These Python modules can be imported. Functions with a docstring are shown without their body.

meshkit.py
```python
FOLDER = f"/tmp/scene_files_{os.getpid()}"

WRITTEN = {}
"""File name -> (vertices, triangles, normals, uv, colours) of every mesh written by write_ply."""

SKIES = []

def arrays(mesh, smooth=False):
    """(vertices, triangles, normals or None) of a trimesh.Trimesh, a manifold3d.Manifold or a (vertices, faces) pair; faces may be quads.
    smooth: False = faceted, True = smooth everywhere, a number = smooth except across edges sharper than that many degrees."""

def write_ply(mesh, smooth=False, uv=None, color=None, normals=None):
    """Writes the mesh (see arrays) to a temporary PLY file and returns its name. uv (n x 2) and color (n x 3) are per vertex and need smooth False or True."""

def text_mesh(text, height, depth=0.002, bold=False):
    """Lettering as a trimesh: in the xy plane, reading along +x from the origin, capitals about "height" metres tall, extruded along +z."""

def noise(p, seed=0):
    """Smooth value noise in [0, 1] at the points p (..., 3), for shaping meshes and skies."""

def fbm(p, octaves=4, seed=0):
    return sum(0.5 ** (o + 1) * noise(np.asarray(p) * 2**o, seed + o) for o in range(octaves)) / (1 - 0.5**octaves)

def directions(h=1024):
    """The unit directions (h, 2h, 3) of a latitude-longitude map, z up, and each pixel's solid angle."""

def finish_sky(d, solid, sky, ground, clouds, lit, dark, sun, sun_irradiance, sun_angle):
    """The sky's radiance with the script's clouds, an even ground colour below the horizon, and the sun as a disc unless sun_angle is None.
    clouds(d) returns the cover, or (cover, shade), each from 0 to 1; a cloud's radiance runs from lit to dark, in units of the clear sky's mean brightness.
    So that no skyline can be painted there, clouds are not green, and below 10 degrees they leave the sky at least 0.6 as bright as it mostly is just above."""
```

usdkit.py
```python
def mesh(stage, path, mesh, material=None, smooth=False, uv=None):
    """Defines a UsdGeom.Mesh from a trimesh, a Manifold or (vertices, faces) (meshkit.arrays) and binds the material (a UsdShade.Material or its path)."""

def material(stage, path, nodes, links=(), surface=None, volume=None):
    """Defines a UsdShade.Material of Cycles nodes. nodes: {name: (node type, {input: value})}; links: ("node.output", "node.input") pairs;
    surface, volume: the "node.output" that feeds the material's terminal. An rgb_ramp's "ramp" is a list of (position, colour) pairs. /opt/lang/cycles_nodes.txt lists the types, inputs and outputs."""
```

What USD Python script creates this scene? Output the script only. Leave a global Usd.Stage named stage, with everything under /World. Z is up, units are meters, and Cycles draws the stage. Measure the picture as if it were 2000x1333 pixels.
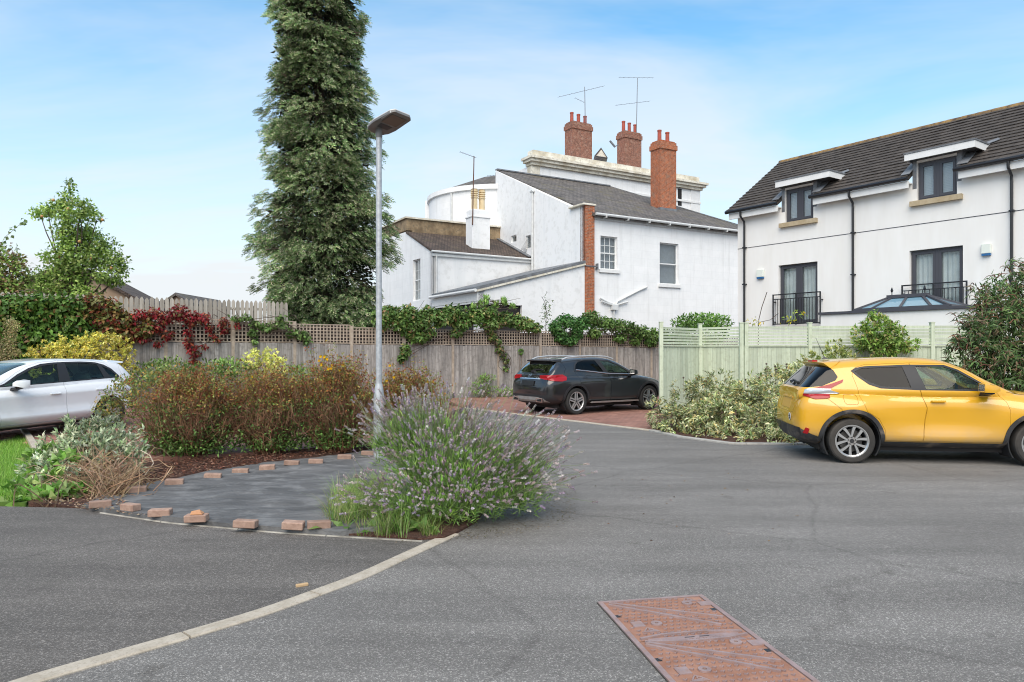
import math, numpy as np, trimesh, usdkit, meshkit
import manifold3d as m3
from scipy.interpolate import PchipInterpolator
from scipy.spatial import cKDTree
from shapely.geometry import Polygon, Point, LineString, box as sbox
from shapely.ops import unary_union
from pxr import Usd, UsdGeom, UsdLux, UsdShade, Gf, Sdf, Vt

stage = Usd.Stage.CreateInMemory()
UsdGeom.SetStageUpAxis(stage, 'Z'); UsdGeom.SetStageMetersPerUnit(stage, 1.0)
UsdGeom.Xform.Define(stage, '/World'); UsdGeom.Scope.Define(stage, '/World/Looks')

# ---------------------------------------------------------------- camera, sky, sun, exposure
F, CX, HY, EYE = 1400.0, 1000.0, 687.0, 1.65      # pixels of a 2000 wide frame, horizon row, eye height
cam = UsdGeom.Camera.Define(stage, '/World/camera')
cam.AddTranslateOp().Set(Gf.Vec3d(0, 0, EYE)); cam.AddRotateXOp().Set(90.0)
cam.CreateHorizontalApertureAttr(36.0); cam.CreateVerticalApertureAttr(36.0 * 682 / 1024)
cam.CreateFocalLengthAttr(36.0 * F / 2000); cam.CreateVerticalApertureOffsetAttr(36.0 * (HY - 666.5) / 2000)
cam.CreateFStopAttr(0.0); cam.CreateClippingRangeAttr(Gf.Vec2f(0.05, 5000))
cam.CreateExposureAttr(0.80)
SUN_AZ, SUN_EL = math.radians(191), math.radians(49)   # azimuth = atan2(x, y)
sd = np.array([math.sin(SUN_AZ) * math.cos(SUN_EL), math.cos(SUN_AZ) * math.cos(SUN_EL), math.sin(SUN_EL)])
sky = UsdLux.DomeLight.Define(stage, '/World/sky')
skymat = usdkit.material(stage, '/World/Looks/sky_look', {
    'sky': ('sky_texture', {'sky_type': 'single_scattering', 'sun_disc': False, 'sun_elevation': SUN_EL, 'sun_rotation': SUN_AZ, 'air_density': 1.0, 'aerosol_density': 0.25, 'ozone_density': 2.5}),
    'tc': ('texture_coordinate', {}), 'sep': ('separate_xyz', {}),
    'zz': ('math', {'math_type': 'add', 'value2': 0.22}), 'zm': ('math', {'math_type': 'maximum', 'value2': 0.12}),
    'dx': ('math', {'math_type': 'divide'}), 'dy': ('math', {'math_type': 'divide'}), 'pl': ('combine_xyz', {'z': 0.3}),
    'mp': ('mapping', {'rotation': (0, 0, 0.5), 'scale': (0.75, 1.5, 1.0), 'location': (0.35, 0.1, 0)}),
    'n1': ('noise_texture', {'scale': 1.1, 'detail': 7.0, 'roughness': 0.55, 'distortion': 0.5}),
    'r1': ('rgb_ramp', {'ramp': [(0.36, (0.0, 0.0, 0.0)), (0.66, (1, 1, 1))]}),
    'hz': ('map_range', {'range_type': 'smoothstep', 'from_min': 0.46, 'from_max': 0.0, 'to_min': 0.10, 'to_max': 0.80, 'clamp': True}),
    'cm': ('math', {'math_type': 'multiply', 'value2': 0.48}), 'ad': ('math', {'math_type': 'add', 'use_clamp': True}),
    'hs': ('hsv', {'hue': 0.483, 'saturation': 1.28, 'value': 1.02, 'fac': 1.0}), 'mx': ('mix_color', {'b': (3.48, 3.68, 3.82)}),
    'bg': ('background_shader', {'strength': 0.145})},
    [('tc.generated', 'sep.vector'), ('sep.z', 'zz.value1'), ('zz.value', 'zm.value1'), ('sep.x', 'dx.value1'), ('zm.value', 'dx.value2'), ('sep.y', 'dy.value1'), ('zm.value', 'dy.value2'),
     ('dx.value', 'pl.x'), ('dy.value', 'pl.y'), ('pl.vector', 'mp.vector'), ('mp.vector', 'n1.vector'), ('n1.fac', 'r1.fac'), ('r1.color', 'cm.value1'), ('sep.z', 'hz.value'),
     ('hz.result', 'ad.value1'), ('cm.value', 'ad.value2'), ('ad.value', 'mx.fac'), ('sky.color', 'hs.color'), ('hs.color', 'mx.a'), ('mx.result', 'bg.color')], surface='bg.background')
UsdShade.MaterialBindingAPI.Apply(sky.GetPrim()).Bind(skymat)
sky.GetPrim().SetCustomDataByKey('kind', 'structure')
sky.GetPrim().SetCustomDataByKey('label', 'pale blue sky with thin veils of white cloud'); sky.GetPrim().SetCustomDataByKey('category', 'sky')
sun = UsdLux.DistantLight.Define(stage, '/World/sun')
sun.CreateIntensityAttr(0.64); sun.CreateAngleAttr(60.0); sun.CreateNormalizeAttr(True); sun.CreateColorAttr(Gf.Vec3f(1.0, 0.885, 0.735))
_z = Gf.Vec3d(*map(float, sd)); _r = Gf.Rotation(Gf.Vec3d(0, 0, 1), _z)
sun.AddTransformOp().Set(Gf.Matrix4d().SetRotate(_r))

# ---------------------------------------------------------------- helpers
RNG = np.random.default_rng(7)
def g(px, py, z=0.0):                                # a point of the ground seen at that pixel
    Y = (EYE - z) * F / (py - HY); return np.array([(px - CX) / F * Y, Y, z])
def at(px, py, Y): return np.array([(px - CX) / F * Y, Y, EYE - (py - HY) / F * Y])
COUNT = {}
def path_for(parent, name):
    n = COUNT.get((parent, name), 0); COUNT[(parent, name)] = n + 1
    return f'{parent}/{name}' + (f'_{n:03d}' if n else '')
def tag(prim, label=None, cat=None, group=None, kind=None):
    for k, v in (('label', label), ('category', cat), ('group', group), ('kind', kind)):
        if v: prim.SetCustomDataByKey(k, v)
class Thing:
    def __init__(self, name, label=None, cat=None, loc=(0, 0, 0), rot=0.0, group=None, kind=None, pitch=0.0):
        self.path = path_for('/World', name); self.x = UsdGeom.Xform.Define(stage, self.path); self.loc = np.asarray(loc, float); self.rot = rot
        self.x.AddTranslateOp().Set(Gf.Vec3d(*map(float, self.loc)))
        if rot: self.x.AddRotateZOp().Set(math.degrees(rot))
        if pitch: self.x.AddRotateYOp().Set(math.degrees(pitch))
        self.local = bool(rot or pitch); self.base = self
        tag(self.x.GetPrim(), label, cat, group, kind)
    def tag(self, *a, **k): tag(self.x.GetPrim(), *a, **k); return self
class Part:
    def __init__(self, path, base): self.path, self.base = path, base
def arr(m):
    if hasattr(m, 'to_mesh'):
        q = m.to_mesh(); return np.array(q.vert_properties[:, :3], float), np.array(q.tri_verts, int)
    if isinstance(m, trimesh.Trimesh): return np.array(m.vertices), np.array(m.faces)
    v, f = m; v = np.asarray(v, float); f = np.asarray(f, int)
    if f.shape[1] == 4: f = np.vstack([f[:, [0, 1, 2]], f[:, [0, 2, 3]]])
    return v, f
def cat(*ms):
    vs, fs, n = [], [], 0
    for m in ms:
        v, f = arr(m); vs.append(v); fs.append(f + n); n += len(v)
    return np.vstack(vs), np.vstack(fs)
def write(path, v, f, mat, n=None, tint=None):
    m = UsdGeom.Mesh.Define(stage, path)
    m.CreatePointsAttr(Vt.Vec3fArray.FromNumpy(np.ascontiguousarray(v, np.float32)))
    m.CreateFaceVertexCountsAttr(Vt.IntArray.FromNumpy(np.full(len(f), 3, np.int32)))
    m.CreateFaceVertexIndicesAttr(Vt.IntArray.FromNumpy(np.ascontiguousarray(f, np.int32).ravel()))
    m.CreateSubdivisionSchemeAttr('none'); m.CreateDoubleSidedAttr(True)
    if n is not None:
        m.CreateNormalsAttr(Vt.Vec3fArray.FromNumpy(np.ascontiguousarray(n, np.float32))); m.SetNormalsInterpolation('vertex')
    if tint is not None:
        pv = UsdGeom.PrimvarsAPI(m).CreatePrimvar('tint', Sdf.ValueTypeNames.Color3fArray, 'vertex')
        pv.Set(Vt.Vec3fArray.FromNumpy(np.ascontiguousarray(tint, np.float32)))
    UsdShade.MaterialBindingAPI.Apply(m.GetPrim()).Bind(mat)
    return m
def part(parent, name, mesh, mat, smooth=False, tint=None, normals=None, label=None, kind=None):
    v, f = arr(mesh); n = normals
    if smooth is not False: v, f, n = meshkit.arrays((v, f), smooth)
    b = parent.base
    if not b.local: v = v - b.loc
    p = path_for(parent.path, name); m = write(p, v, f, mat, n, tint); tag(m.GetPrim(), label, None, None, kind)
    return Part(p, b)
def lone(name, mesh, mat, label, cat=None, group=None, kind=None, smooth=False, tint=None):
    v, f = arr(mesh); n = None
    if smooth is not False: v, f, n = meshkit.arrays((v, f), smooth)
    p = path_for('/World', name); m = write(p, v, f, mat, n, tint); tag(m.GetPrim(), label, cat, group, kind)
    r = Part(p, None); r.base = type('B', (), {'local': True, 'loc': np.zeros(3)})(); return r
def M3(m):
    v, f = arr(m); return m3.Manifold(m3.Mesh(np.ascontiguousarray(v, np.float32), np.ascontiguousarray(f, np.uint32)))
def unit(v): v = np.asarray(v, float); return v / (np.linalg.norm(v, axis=-1, keepdims=True) + 1e-12)
_B = np.array([[x, y, z] for x in (-.5, .5) for y in (-.5, .5) for z in (-.5, .5)])
_BF = np.array([[0, 1, 3], [0, 3, 2], [4, 6, 7], [4, 7, 5], [0, 4, 5], [0, 5, 1], [2, 3, 7], [2, 7, 6], [0, 2, 6], [0, 6, 4], [1, 5, 7], [1, 7, 3]])
def obox(c, ax, ay, az, sx, sy, sz):
    M = np.array([ax, ay, az], float); f = _BF if np.linalg.det(M) * sx * sy * sz > 0 else _BF[:, ::-1]
    return np.asarray(c, float) + (_B * [sx, sy, sz]) @ M, f
X3, Y3, Z3 = np.eye(3)
def bx(x0, x1, y0, y1, z0, z1): return obox(((x0 + x1) / 2, (y0 + y1) / 2, (z0 + z1) / 2), X3, Y3, Z3, x1 - x0, y1 - y0, z1 - z0)
def cbox(c, ax, ay, az, sx, sy, sz, ch):              # a box with chamfered edges
    pts = []
    for a in (-1, 1):
        for b in (-1, 1):
            for d in (-1, 1):
                h = np.array([a * sx / 2, b * sy / 2, d * sz / 2]); s = np.array([a, b, d])
                for k in range(3):
                    q = h - s * ch; q[k] = h[k]; pts.append(q)
    P = np.array(pts) @ np.array([ax, ay, az], float) + np.asarray(c, float)
    return m3.Manifold.hull_points(np.ascontiguousarray(P, np.float32))
def frame_of(t):
    t = unit(t); a = np.cross(t, np.where(np.abs(t[..., 2:]) < .9, [0, 0, 1.], [1., 0, 0])); a = unit(a); return a, np.cross(t, a)
def tubes(P, R, sides=4):                             # P (n,k,3) polylines, R (n,k) or (k,)
    P = np.asarray(P, float); n, k, _ = P.shape; R = np.broadcast_to(R, (n, k))
    a, b = frame_of(np.gradient(P, axis=1)); an = np.arange(sides) * 2 * np.pi / sides
    v = P[:, :, None] + R[:, :, None, None] * (np.cos(an)[:, None] * a[:, :, None] + np.sin(an)[:, None] * b[:, :, None])
    i, j = np.meshgrid(np.arange(k - 1), np.arange(sides), indexing='ij'); j2 = (j + 1) % sides
    q = np.stack([i * sides + j, i * sides + j2, (i + 1) * sides + j2, (i + 1) * sides + j], -1).reshape(-1, 4)
    q = (np.arange(n)[:, None, None] * k * sides + q).reshape(-1, 4)
    v = v.reshape(-1, 3); f = np.vstack([q[:, [0, 1, 2]], q[:, [0, 2, 3]]])
    caps = []
    for e in (0, k - 1):
        for j in range(1, sides - 1):
            base = np.arange(n) * k * sides + e * sides; caps.append(np.stack([base, base + j, base + j + 1], 1))
    return v, np.vstack([f] + caps)
def tube(pts, r, sides=8):
    pts = np.asarray(pts, float); return tubes(pts[None], np.broadcast_to(r, (1, len(pts))), sides)
def bar(a, b, w, h=None, up=(0, 0, 1)):               # a square bar from a to b
    a, b = np.asarray(a, float), np.asarray(b, float); t = unit(b - a); s = unit(np.cross(t, up)); u = np.cross(s, t)
    return obox((a + b) / 2, t, s, u, np.linalg.norm(b - a), w, h or w)
def lathe(prof, n=32, axis='z'):                      # prof: (r, h) pairs
    p = np.asarray(prof, float); an = np.arange(n) * 2 * np.pi / n
    v = np.stack([p[:, None, 0] * np.cos(an), p[:, None, 0] * np.sin(an), np.broadcast_to(p[:, None, 1], (len(p), n))], -1).reshape(-1, 3)
    i, j = np.meshgrid(np.arange(len(p) - 1), np.arange(n), indexing='ij'); j2 = (j + 1) % n
    q = np.stack([i * n + j, i * n + j2, (i + 1) * n + j2, (i + 1) * n + j], -1).reshape(-1, 4)
    if axis == 'y': v = v[:, [0, 2, 1]] * [1, 1, -1]
    return v, np.vstack([q[:, [0, 1, 2]], q[:, [0, 2, 3]]])
def contours(poly):
    out = []
    for p in getattr(poly, 'geoms', [poly]):
        if p.is_empty or p.geom_type != 'Polygon': continue
        out.append(np.array(p.exterior.coords)[:-1]); out += [np.array(h.coords)[:-1] for h in p.interiors]
    return out
def extr(poly, h0, h1):                                # a shapely polygon or points, extruded along z
    if not hasattr(poly, 'geom_type'): poly = Polygon(poly)
    return m3.CrossSection([np.ascontiguousarray(c) for c in contours(poly)], m3.FillRule.EvenOdd).extrude(h1 - h0).translate((0, 0, h0))
class Pl:                                              # a vertical plane: s runs along d, z up, o out along n (towards the viewer)
    def __init__(s, P, d, n): s.P = np.array([P[0], P[1], 0.]); s.d = np.array([d[0], d[1], 0.]); s.n = np.array([n[0], n[1], 0.])
    def s_(s, px): k = (px - CX) / F; return (k * s.P[1] - s.P[0]) / (s.d[0] - k * s.d[1])
    def sz(s, px, py): t = s.s_(px); Y = s.P[1] + s.d[1] * t; return (t, EYE - (py - HY) / F * Y)
    def w(s, a, z, o=0.): return s.P + s.d * a + s.n * o + np.array([0, 0, z])
    def at(s, px, py, o=0.): a, z = s.sz(px, py); return s.w(a, z, o)
    def off(s, o): q = s.P + s.n * o; return Pl(q[:2], s.d[:2], s.n[:2])
    def ext(s, poly, o0, o1):
        v, f = arr(extr(poly, o0, o1)); return s.P + v[:, :1] * s.d + v[:, 2:] * s.n + v[:, 1:2] * Z3, (f if np.cross(s.d, Z3) @ s.n > 0 else f[:, ::-1])
    def box(s, s0, s1, z0, z1, o0, o1): return obox(s.w((s0 + s1) / 2, (z0 + z1) / 2, (o0 + o1) / 2), s.d, s.n, Z3, s1 - s0, o1 - o0, z1 - z0)

# ---------------------------------------------------------------- materials
def lin(r, gg, b): return tuple(((c / 255) / 12.92 if c / 255 < .04045 else ((c / 255 + .055) / 1.055) ** 2.4) for c in (r, gg, b))
MATS = {}
def mt(name, c1, c2=None, sc=3.0, rough=.7, bump=0., bsc=40., bd=.01, metal=0., coat=0., spec=.5, c3=None, sc3=90., f3=.5, stretch=None, lo=.35, hi=.65, tint=False, transl=0.):
    N = {'geo': ('geometry', {}), 'mp': ('mapping', {'scale': stretch or (1, 1, 1)}), 'p': ('principled_bsdf', {'roughness': rough, 'metallic': metal, 'coat_weight': coat, 'coat_roughness': .04, 'specular_ior_level': spec, 'base_color': c1})}
    Lk = [('geo.position', 'mp.vector')]; src = None
    if c2 is not None:
        N['n'] = ('noise_texture', {'scale': sc, 'detail': 6., 'roughness': .6}); N['r'] = ('rgb_ramp', {'ramp': [(lo, c1), (hi, c2)]})
        Lk += [('mp.vector', 'n.vector'), ('n.fac', 'r.fac')]; src = 'r.color'
    if c3 is not None:
        N['n3'] = ('noise_texture', {'scale': sc3, 'detail': 3., 'roughness': .65}); N['r3'] = ('rgb_ramp', {'ramp': [(.5, (0, 0, 0)), (.66, (f3,) * 3)]}); N['m3'] = ('mix_color', {'a': c1, 'b': c3})
        Lk += [('geo.position', 'n3.vector'), ('n3.fac', 'r3.fac'), ('r3.color', 'm3.fac')]
        if src: Lk.append((src, 'm3.a'))
        src = 'm3.result'
    if tint:
        N['at'] = ('attribute', {'attribute': 'tint'}); src = 'at.color'
    if src: Lk.append((src, 'p.base_color'))
    if bump:
        N['nb'] = ('noise_texture', {'scale': bsc, 'detail': 5., 'roughness': .6}); N['b'] = ('bump', {'strength': bump, 'distance': bd})
        Lk += [('mp.vector', 'nb.vector'), ('nb.fac', 'b.height'), ('b.normal', 'p.normal')]
    out = 'p.BSDF'
    if transl:
        N['t'] = ('translucent_bsdf', {'color': c1}); N['mc'] = ('mix_closure', {'fac': transl}); Lk += [('p.BSDF', 'mc.closure1'), ('t.BSDF', 'mc.closure2')]
        if src: Lk.append((src, 't.color'))
        out = 'mc.closure'
    MATS[name] = usdkit.material(stage, f'/World/Looks/{name}', N, Lk, surface=out); return MATS[name]
def courses_mat(name, axis, c1, c2, mortar, bw, rh, ms, kz=1.0, rough=.85, bump=.6, bd=.02, moss=None, mossc=(0, 0, 0), var=((.55, .55, .55), (1.15, 1.12, 1.1)), vsc=1.7, ms3=(1, 1, 1), msc=.9):
    # courses of bricks or slates: along the horizontal axis and the height (scaled by kz)
    N = {'geo': ('geometry', {}), 'd': ('vector_math', {'math_type': 'dot_product', 'vector2': (*axis, 0)}), 'sp': ('separate_xyz', {}), 'k': ('math', {'math_type': 'multiply', 'value2': kz}), 'c': ('combine_xyz', {}),
         'b': ('brick_texture', {'color1': c1, 'color2': c2, 'mortar': mortar, 'scale': 1.0, 'mortar_size': ms, 'mortar_smooth': .2, 'brick_width': bw, 'row_height': rh}),
         'n': ('noise_texture', {'scale': vsc, 'detail': 7., 'roughness': .7}), 'nr': ('rgb_ramp', {'ramp': [(.35, var[0]), (.65, var[1])]}), 'mu': ('mix_color', {'blend_type': 'multiply', 'fac': 1.0}),
         'bp': ('bump', {'strength': bump, 'distance': bd, 'invert': True}), 'p': ('principled_bsdf', {'roughness': rough})}
    Lk = [('geo.position', 'd.vector1'), ('geo.position', 'sp.vector'), ('sp.z', 'k.value1'), ('d.value', 'c.x'), ('k.value', 'c.y'), ('c.vector', 'b.vector'), ('b.color', 'mu.a'), ('geo.position', 'n.vector'), ('n.fac', 'nr.fac'), ('nr.color', 'mu.b'),
          ('b.fac', 'bp.height'), ('bp.normal', 'p.normal')]
    src = 'mu.result'
    if moss:
        N['m2'] = ('mapping', {'scale': ms3}); N['n2'] = ('noise_texture', {'scale': msc, 'detail': 9., 'roughness': .75}); N['r2'] = ('rgb_ramp', {'ramp': [(.52, (0, 0, 0)), (.66, (moss,) * 3)]}); N['mm'] = ('mix_color', {'b': mossc})
        Lk += [('geo.position', 'm2.vector'), ('m2.vector', 'n2.vector'), ('n2.fac', 'r2.fac'), ('r2.color', 'mm.fac'), (src, 'mm.a')]; src = 'mm.result'
    Lk.append((src, 'p.base_color'))
    return usdkit.material(stage, f'/World/Looks/{name}', N, Lk, surface='p.BSDF')
def glass_mat(name, tint=(.75, .8, .8), ior=1.5, base=.04, rough=0.0):
    return usdkit.material(stage, f'/World/Looks/{name}', {'t': ('transparent_bsdf', {'color': tint}), 'gl': ('glossy_bsdf', {'color': (1, 1, 1), 'roughness': rough}), 'lw': ('layer_weight', {'blend': .5}), 'pw': ('math', {'math_type': 'power', 'value2': 4.0}), 'ml': ('math', {'math_type': 'multiply_add', 'value2': .85, 'value3': base, 'use_clamp': True}), 'm': ('mix_closure', {})},
        [('lw.facing', 'pw.value1'), ('pw.value', 'ml.value1'), ('ml.value', 'm.fac'), ('t.BSDF', 'm.closure1'), ('gl.BSDF', 'm.closure2')], surface='m.closure')
def asphalt_mat(name, dark, light, stone, tone, bd=.006):
    N = {'geo': ('geometry', {}), 'v': ('voronoi_texture', {'scale': 150.0, 'randomness': 1.0}), 'sv': ('separate_color', {}), 'rs': ('rgb_ramp', {'ramp': [(0, dark), (.5, light), (.82, stone), (1, tuple(min(1, 1.9 * c) for c in stone))]}),
         'n2': ('noise_texture', {'scale': 300.0, 'detail': 3., 'roughness': .7}), 'r2': ('rgb_ramp', {'ramp': [(.3, (.68,) * 3), (.7, (1.3,) * 3)]}), 'm2': ('mix_color', {'blend_type': 'multiply', 'fac': 1.0}),
         'n1': ('noise_texture', {'scale': .55, 'detail': 6., 'roughness': .62}), 'r1': ('rgb_ramp', {'ramp': [(.3, tone[0]), (.7, tone[1])]}), 'm1': ('mix_color', {'blend_type': 'multiply', 'fac': 1.0}),
         'mp4': ('mapping', {'scale': (.25, 1.8, 1.), 'rotation': (0, 0, .55)}), 'n4': ('noise_texture', {'scale': 1.2, 'detail': 5., 'roughness': .6}), 'r4': ('rgb_ramp', {'ramp': [(.38, (.84,) * 3), (.62, (1.07,) * 3)]}), 'm4': ('mix_color', {'blend_type': 'multiply', 'fac': 1.0}),
         'n5': ('noise_texture', {'scale': 2.3, 'detail': 3., 'roughness': .5}), 'r5': ('rgb_ramp', {'ramp': [(.66, (1, 1, 1)), (.74, (.74, .73, .72))]}), 'm5': ('mix_color', {'blend_type': 'multiply', 'fac': 1.0}),
         'n6': ('noise_texture', {'scale': 1.5, 'detail': 5., 'roughness': .6}), 'm6': ('mix_color', {'blend_type': 'mix', 'fac': .75, 'use_clamp_result': False}), 'v6': ('voronoi_texture', {'feature': 'distance_to_edge', 'scale': .42}), 'r6': ('rgb_ramp', {'ramp': [(0, (.62, .61, .6)), (.006, (.9, .9, .9)), (.014, (1, 1, 1))]}), 'm7': ('mix_color', {'blend_type': 'multiply', 'fac': .55}),
         'bp': ('bump', {'strength': .5, 'distance': bd}), 'p': ('principled_bsdf', {'roughness': .82, 'specular_ior_level': .35})}
    Lk = [('geo.position', 'v.vector'), ('v.color', 'sv.color'), ('sv.r', 'rs.fac'), ('geo.position', 'n2.vector'), ('n2.fac', 'r2.fac'), ('rs.color', 'm2.a'), ('r2.color', 'm2.b'), ('geo.position', 'n1.vector'), ('n1.fac', 'r1.fac'), ('m2.result', 'm1.a'), ('r1.color', 'm1.b'),
          ('geo.position', 'mp4.vector'), ('mp4.vector', 'n4.vector'), ('n4.fac', 'r4.fac'), ('m1.result', 'm4.a'), ('r4.color', 'm4.b'), ('geo.position', 'n5.vector'), ('n5.fac', 'r5.fac'), ('m4.result', 'm5.a'), ('r5.color', 'm5.b'), ('geo.position', 'n6.vector'), ('n6.color', 'm6.a'), ('geo.position', 'm6.b'), ('m6.result', 'v6.vector'), ('v6.distance', 'r6.fac'), ('m5.result', 'm7.a'), ('r6.color', 'm7.b'), ('m7.result', 'p.base_color'), ('v.distance', 'bp.height'), ('bp.normal', 'p.normal')]
    return usdkit.material(stage, f'/World/Looks/{name}', N, Lk, surface='p.BSDF')
LEAF = mt('leaf', (.1, .2, .05), tint=True, rough=.45, spec=.35, transl=.28)
LEAFM = mt('leaf_matt', (.1, .2, .05), tint=True, rough=.8, spec=.15, transl=.2)
TWIG = mt('twig', (.1, .06, .04), tint=True, rough=.85, spec=.2)
BARK = mt('bark', (.05, .035, .025), (.12, .09, .07), sc=8, rough=.95, bump=.6, bsc=30, stretch=(1, 1, .2))
# ---------------------------------------------------------------- ground, road, beds
UF = unit([math.sin(math.radians(59.74)), math.cos(math.radians(59.74))]); VF = np.array([-UF[1], UF[0]])
def grid(x0, x1, y0, y1, n, m, zf):
    x, y = np.meshgrid(np.linspace(x0, x1, n), np.linspace(y0, y1, m), indexing='ij'); z = zf(x, y)
    i, j = np.meshgrid(np.arange(n - 1), np.arange(m - 1), indexing='ij'); a = i * m + j
    q = np.stack([a, a + m, a + m + 1, a + 1], -1).reshape(-1, 4)
    return np.stack([x, y, z], -1).reshape(-1, 3), np.vstack([q[:, [0, 1, 2]], q[:, [0, 2, 3]]])
def inside(v, f, P):
    c = v[f].mean(1); import shapely
    k = shapely.contains_xy(P, c[:, 0], c[:, 1]); f = f[k]; u, inv = np.unique(f, return_inverse=True)
    return v[u], inv.reshape(-1, 3)
def draped(P, zf, cell=.2, thick=.25):
    m = extr(P, -thick, 0).refine_to_length(cell)
    def wf(v):
        v = np.array(v); top = v[:, 2] > -.01; v[top, 2] = zf(v[top, 0], v[top, 1]); return v
    return m.warp_batch(wf)
def P2(*pp): return [tuple(g(*p)[:2]) for p in pp]
SOIL = mt('soil', (.035, .02, .014), (.09, .05, .035), sc=5, rough=.95, bump=1., bsc=45, bd=.03)
MULCH = mt('mulch', (.045, .016, .010), (.11, .045, .028), sc=14, rough=.95, bump=1., bsc=60, bd=.04, c3=(.22, .15, .11), sc3=70, f3=.5)
ROAD = asphalt_mat('road_asphalt', (.126, .119, .111), (.160, .152, .143), (.205, .195, .183), ((.88, .87, .86), (1.10, 1.10, 1.10)))
DRIVE = asphalt_mat('drive_asphalt', (.093, .086, .080), (.122, .114, .106), (.158, .150, .140), ((.78, .76, .74), (1.10, 1.07, 1.05)))
LAWN = mt('lawn_base', (.05, .10, .012), (.09, .17, .02), sc=4, rough=.95)
lone('ground', grid(-500, 500, -60, 900, 60, 60, lambda x, y: 0 * x - .06), SOIL, 'dark earth ground stretching away beneath everything', 'ground', kind='structure')

kerb_line = np.array(P2((-60, 1372), (60, 1331), (190, 1293), (350, 1247), (515, 1197), (610, 1163), (703, 1128), (775, 1095), (838, 1066), (886, 1044)))
t = np.r_[0, np.cumsum(np.linalg.norm(np.diff(kerb_line, axis=0), axis=1))]
kx, ky = PchipInterpolator(t, kerb_line[:, 0]), PchipInterpolator(t, kerb_line[:, 1])
tt = np.linspace(0, t[-1], 60); KL = np.stack([kx(tt), ky(tt)], 1)
bed_edge = P2((886, 1044), (925, 1022), (955, 985), (965, 930), (950, 865), (915, 812), (905, 797))
edging_far = [tuple(g(905, 797)[:2] - 0), tuple(g(1290, 844)[:2])]
bush_kerb = P2((1272, 842), (1330, 855), (1430, 868), (1550, 869), (1700, 860), (2200, 850))
road_poly = [(-2.9, 3.0), (-6, -25), (60, -25), (60, 12)] + [tuple(p) for p in bush_kerb[::-1]] + [edging_far[1], edging_far[0]] + [tuple(p) for p in bed_edge[::-1]] + [tuple(p) for p in KL[::-1]]
lone('road', extr(Polygon(road_poly).buffer(0), -.3, 0.), ROAD, 'grey stone-chip asphalt road curving round to the parking bay', 'road', kind='structure')
front_edge = P2((-400, 975), (0, 990), (90, 992), (165, 994), (330, 1019), (540, 1038), (700, 1047), (820, 1055), (866, 1053))
drive_poly = [tuple(p) for p in KL] + front_edge[::-1] + [(-40, 8.2), (-40, -25), (-6, -25)]
lone('driveway', extr(Polygon(drive_poly).buffer(0), -.3, .004), DRIVE, 'dark asphalt driveway apron in front of the planting bed', 'driveway', kind='structure')

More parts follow.
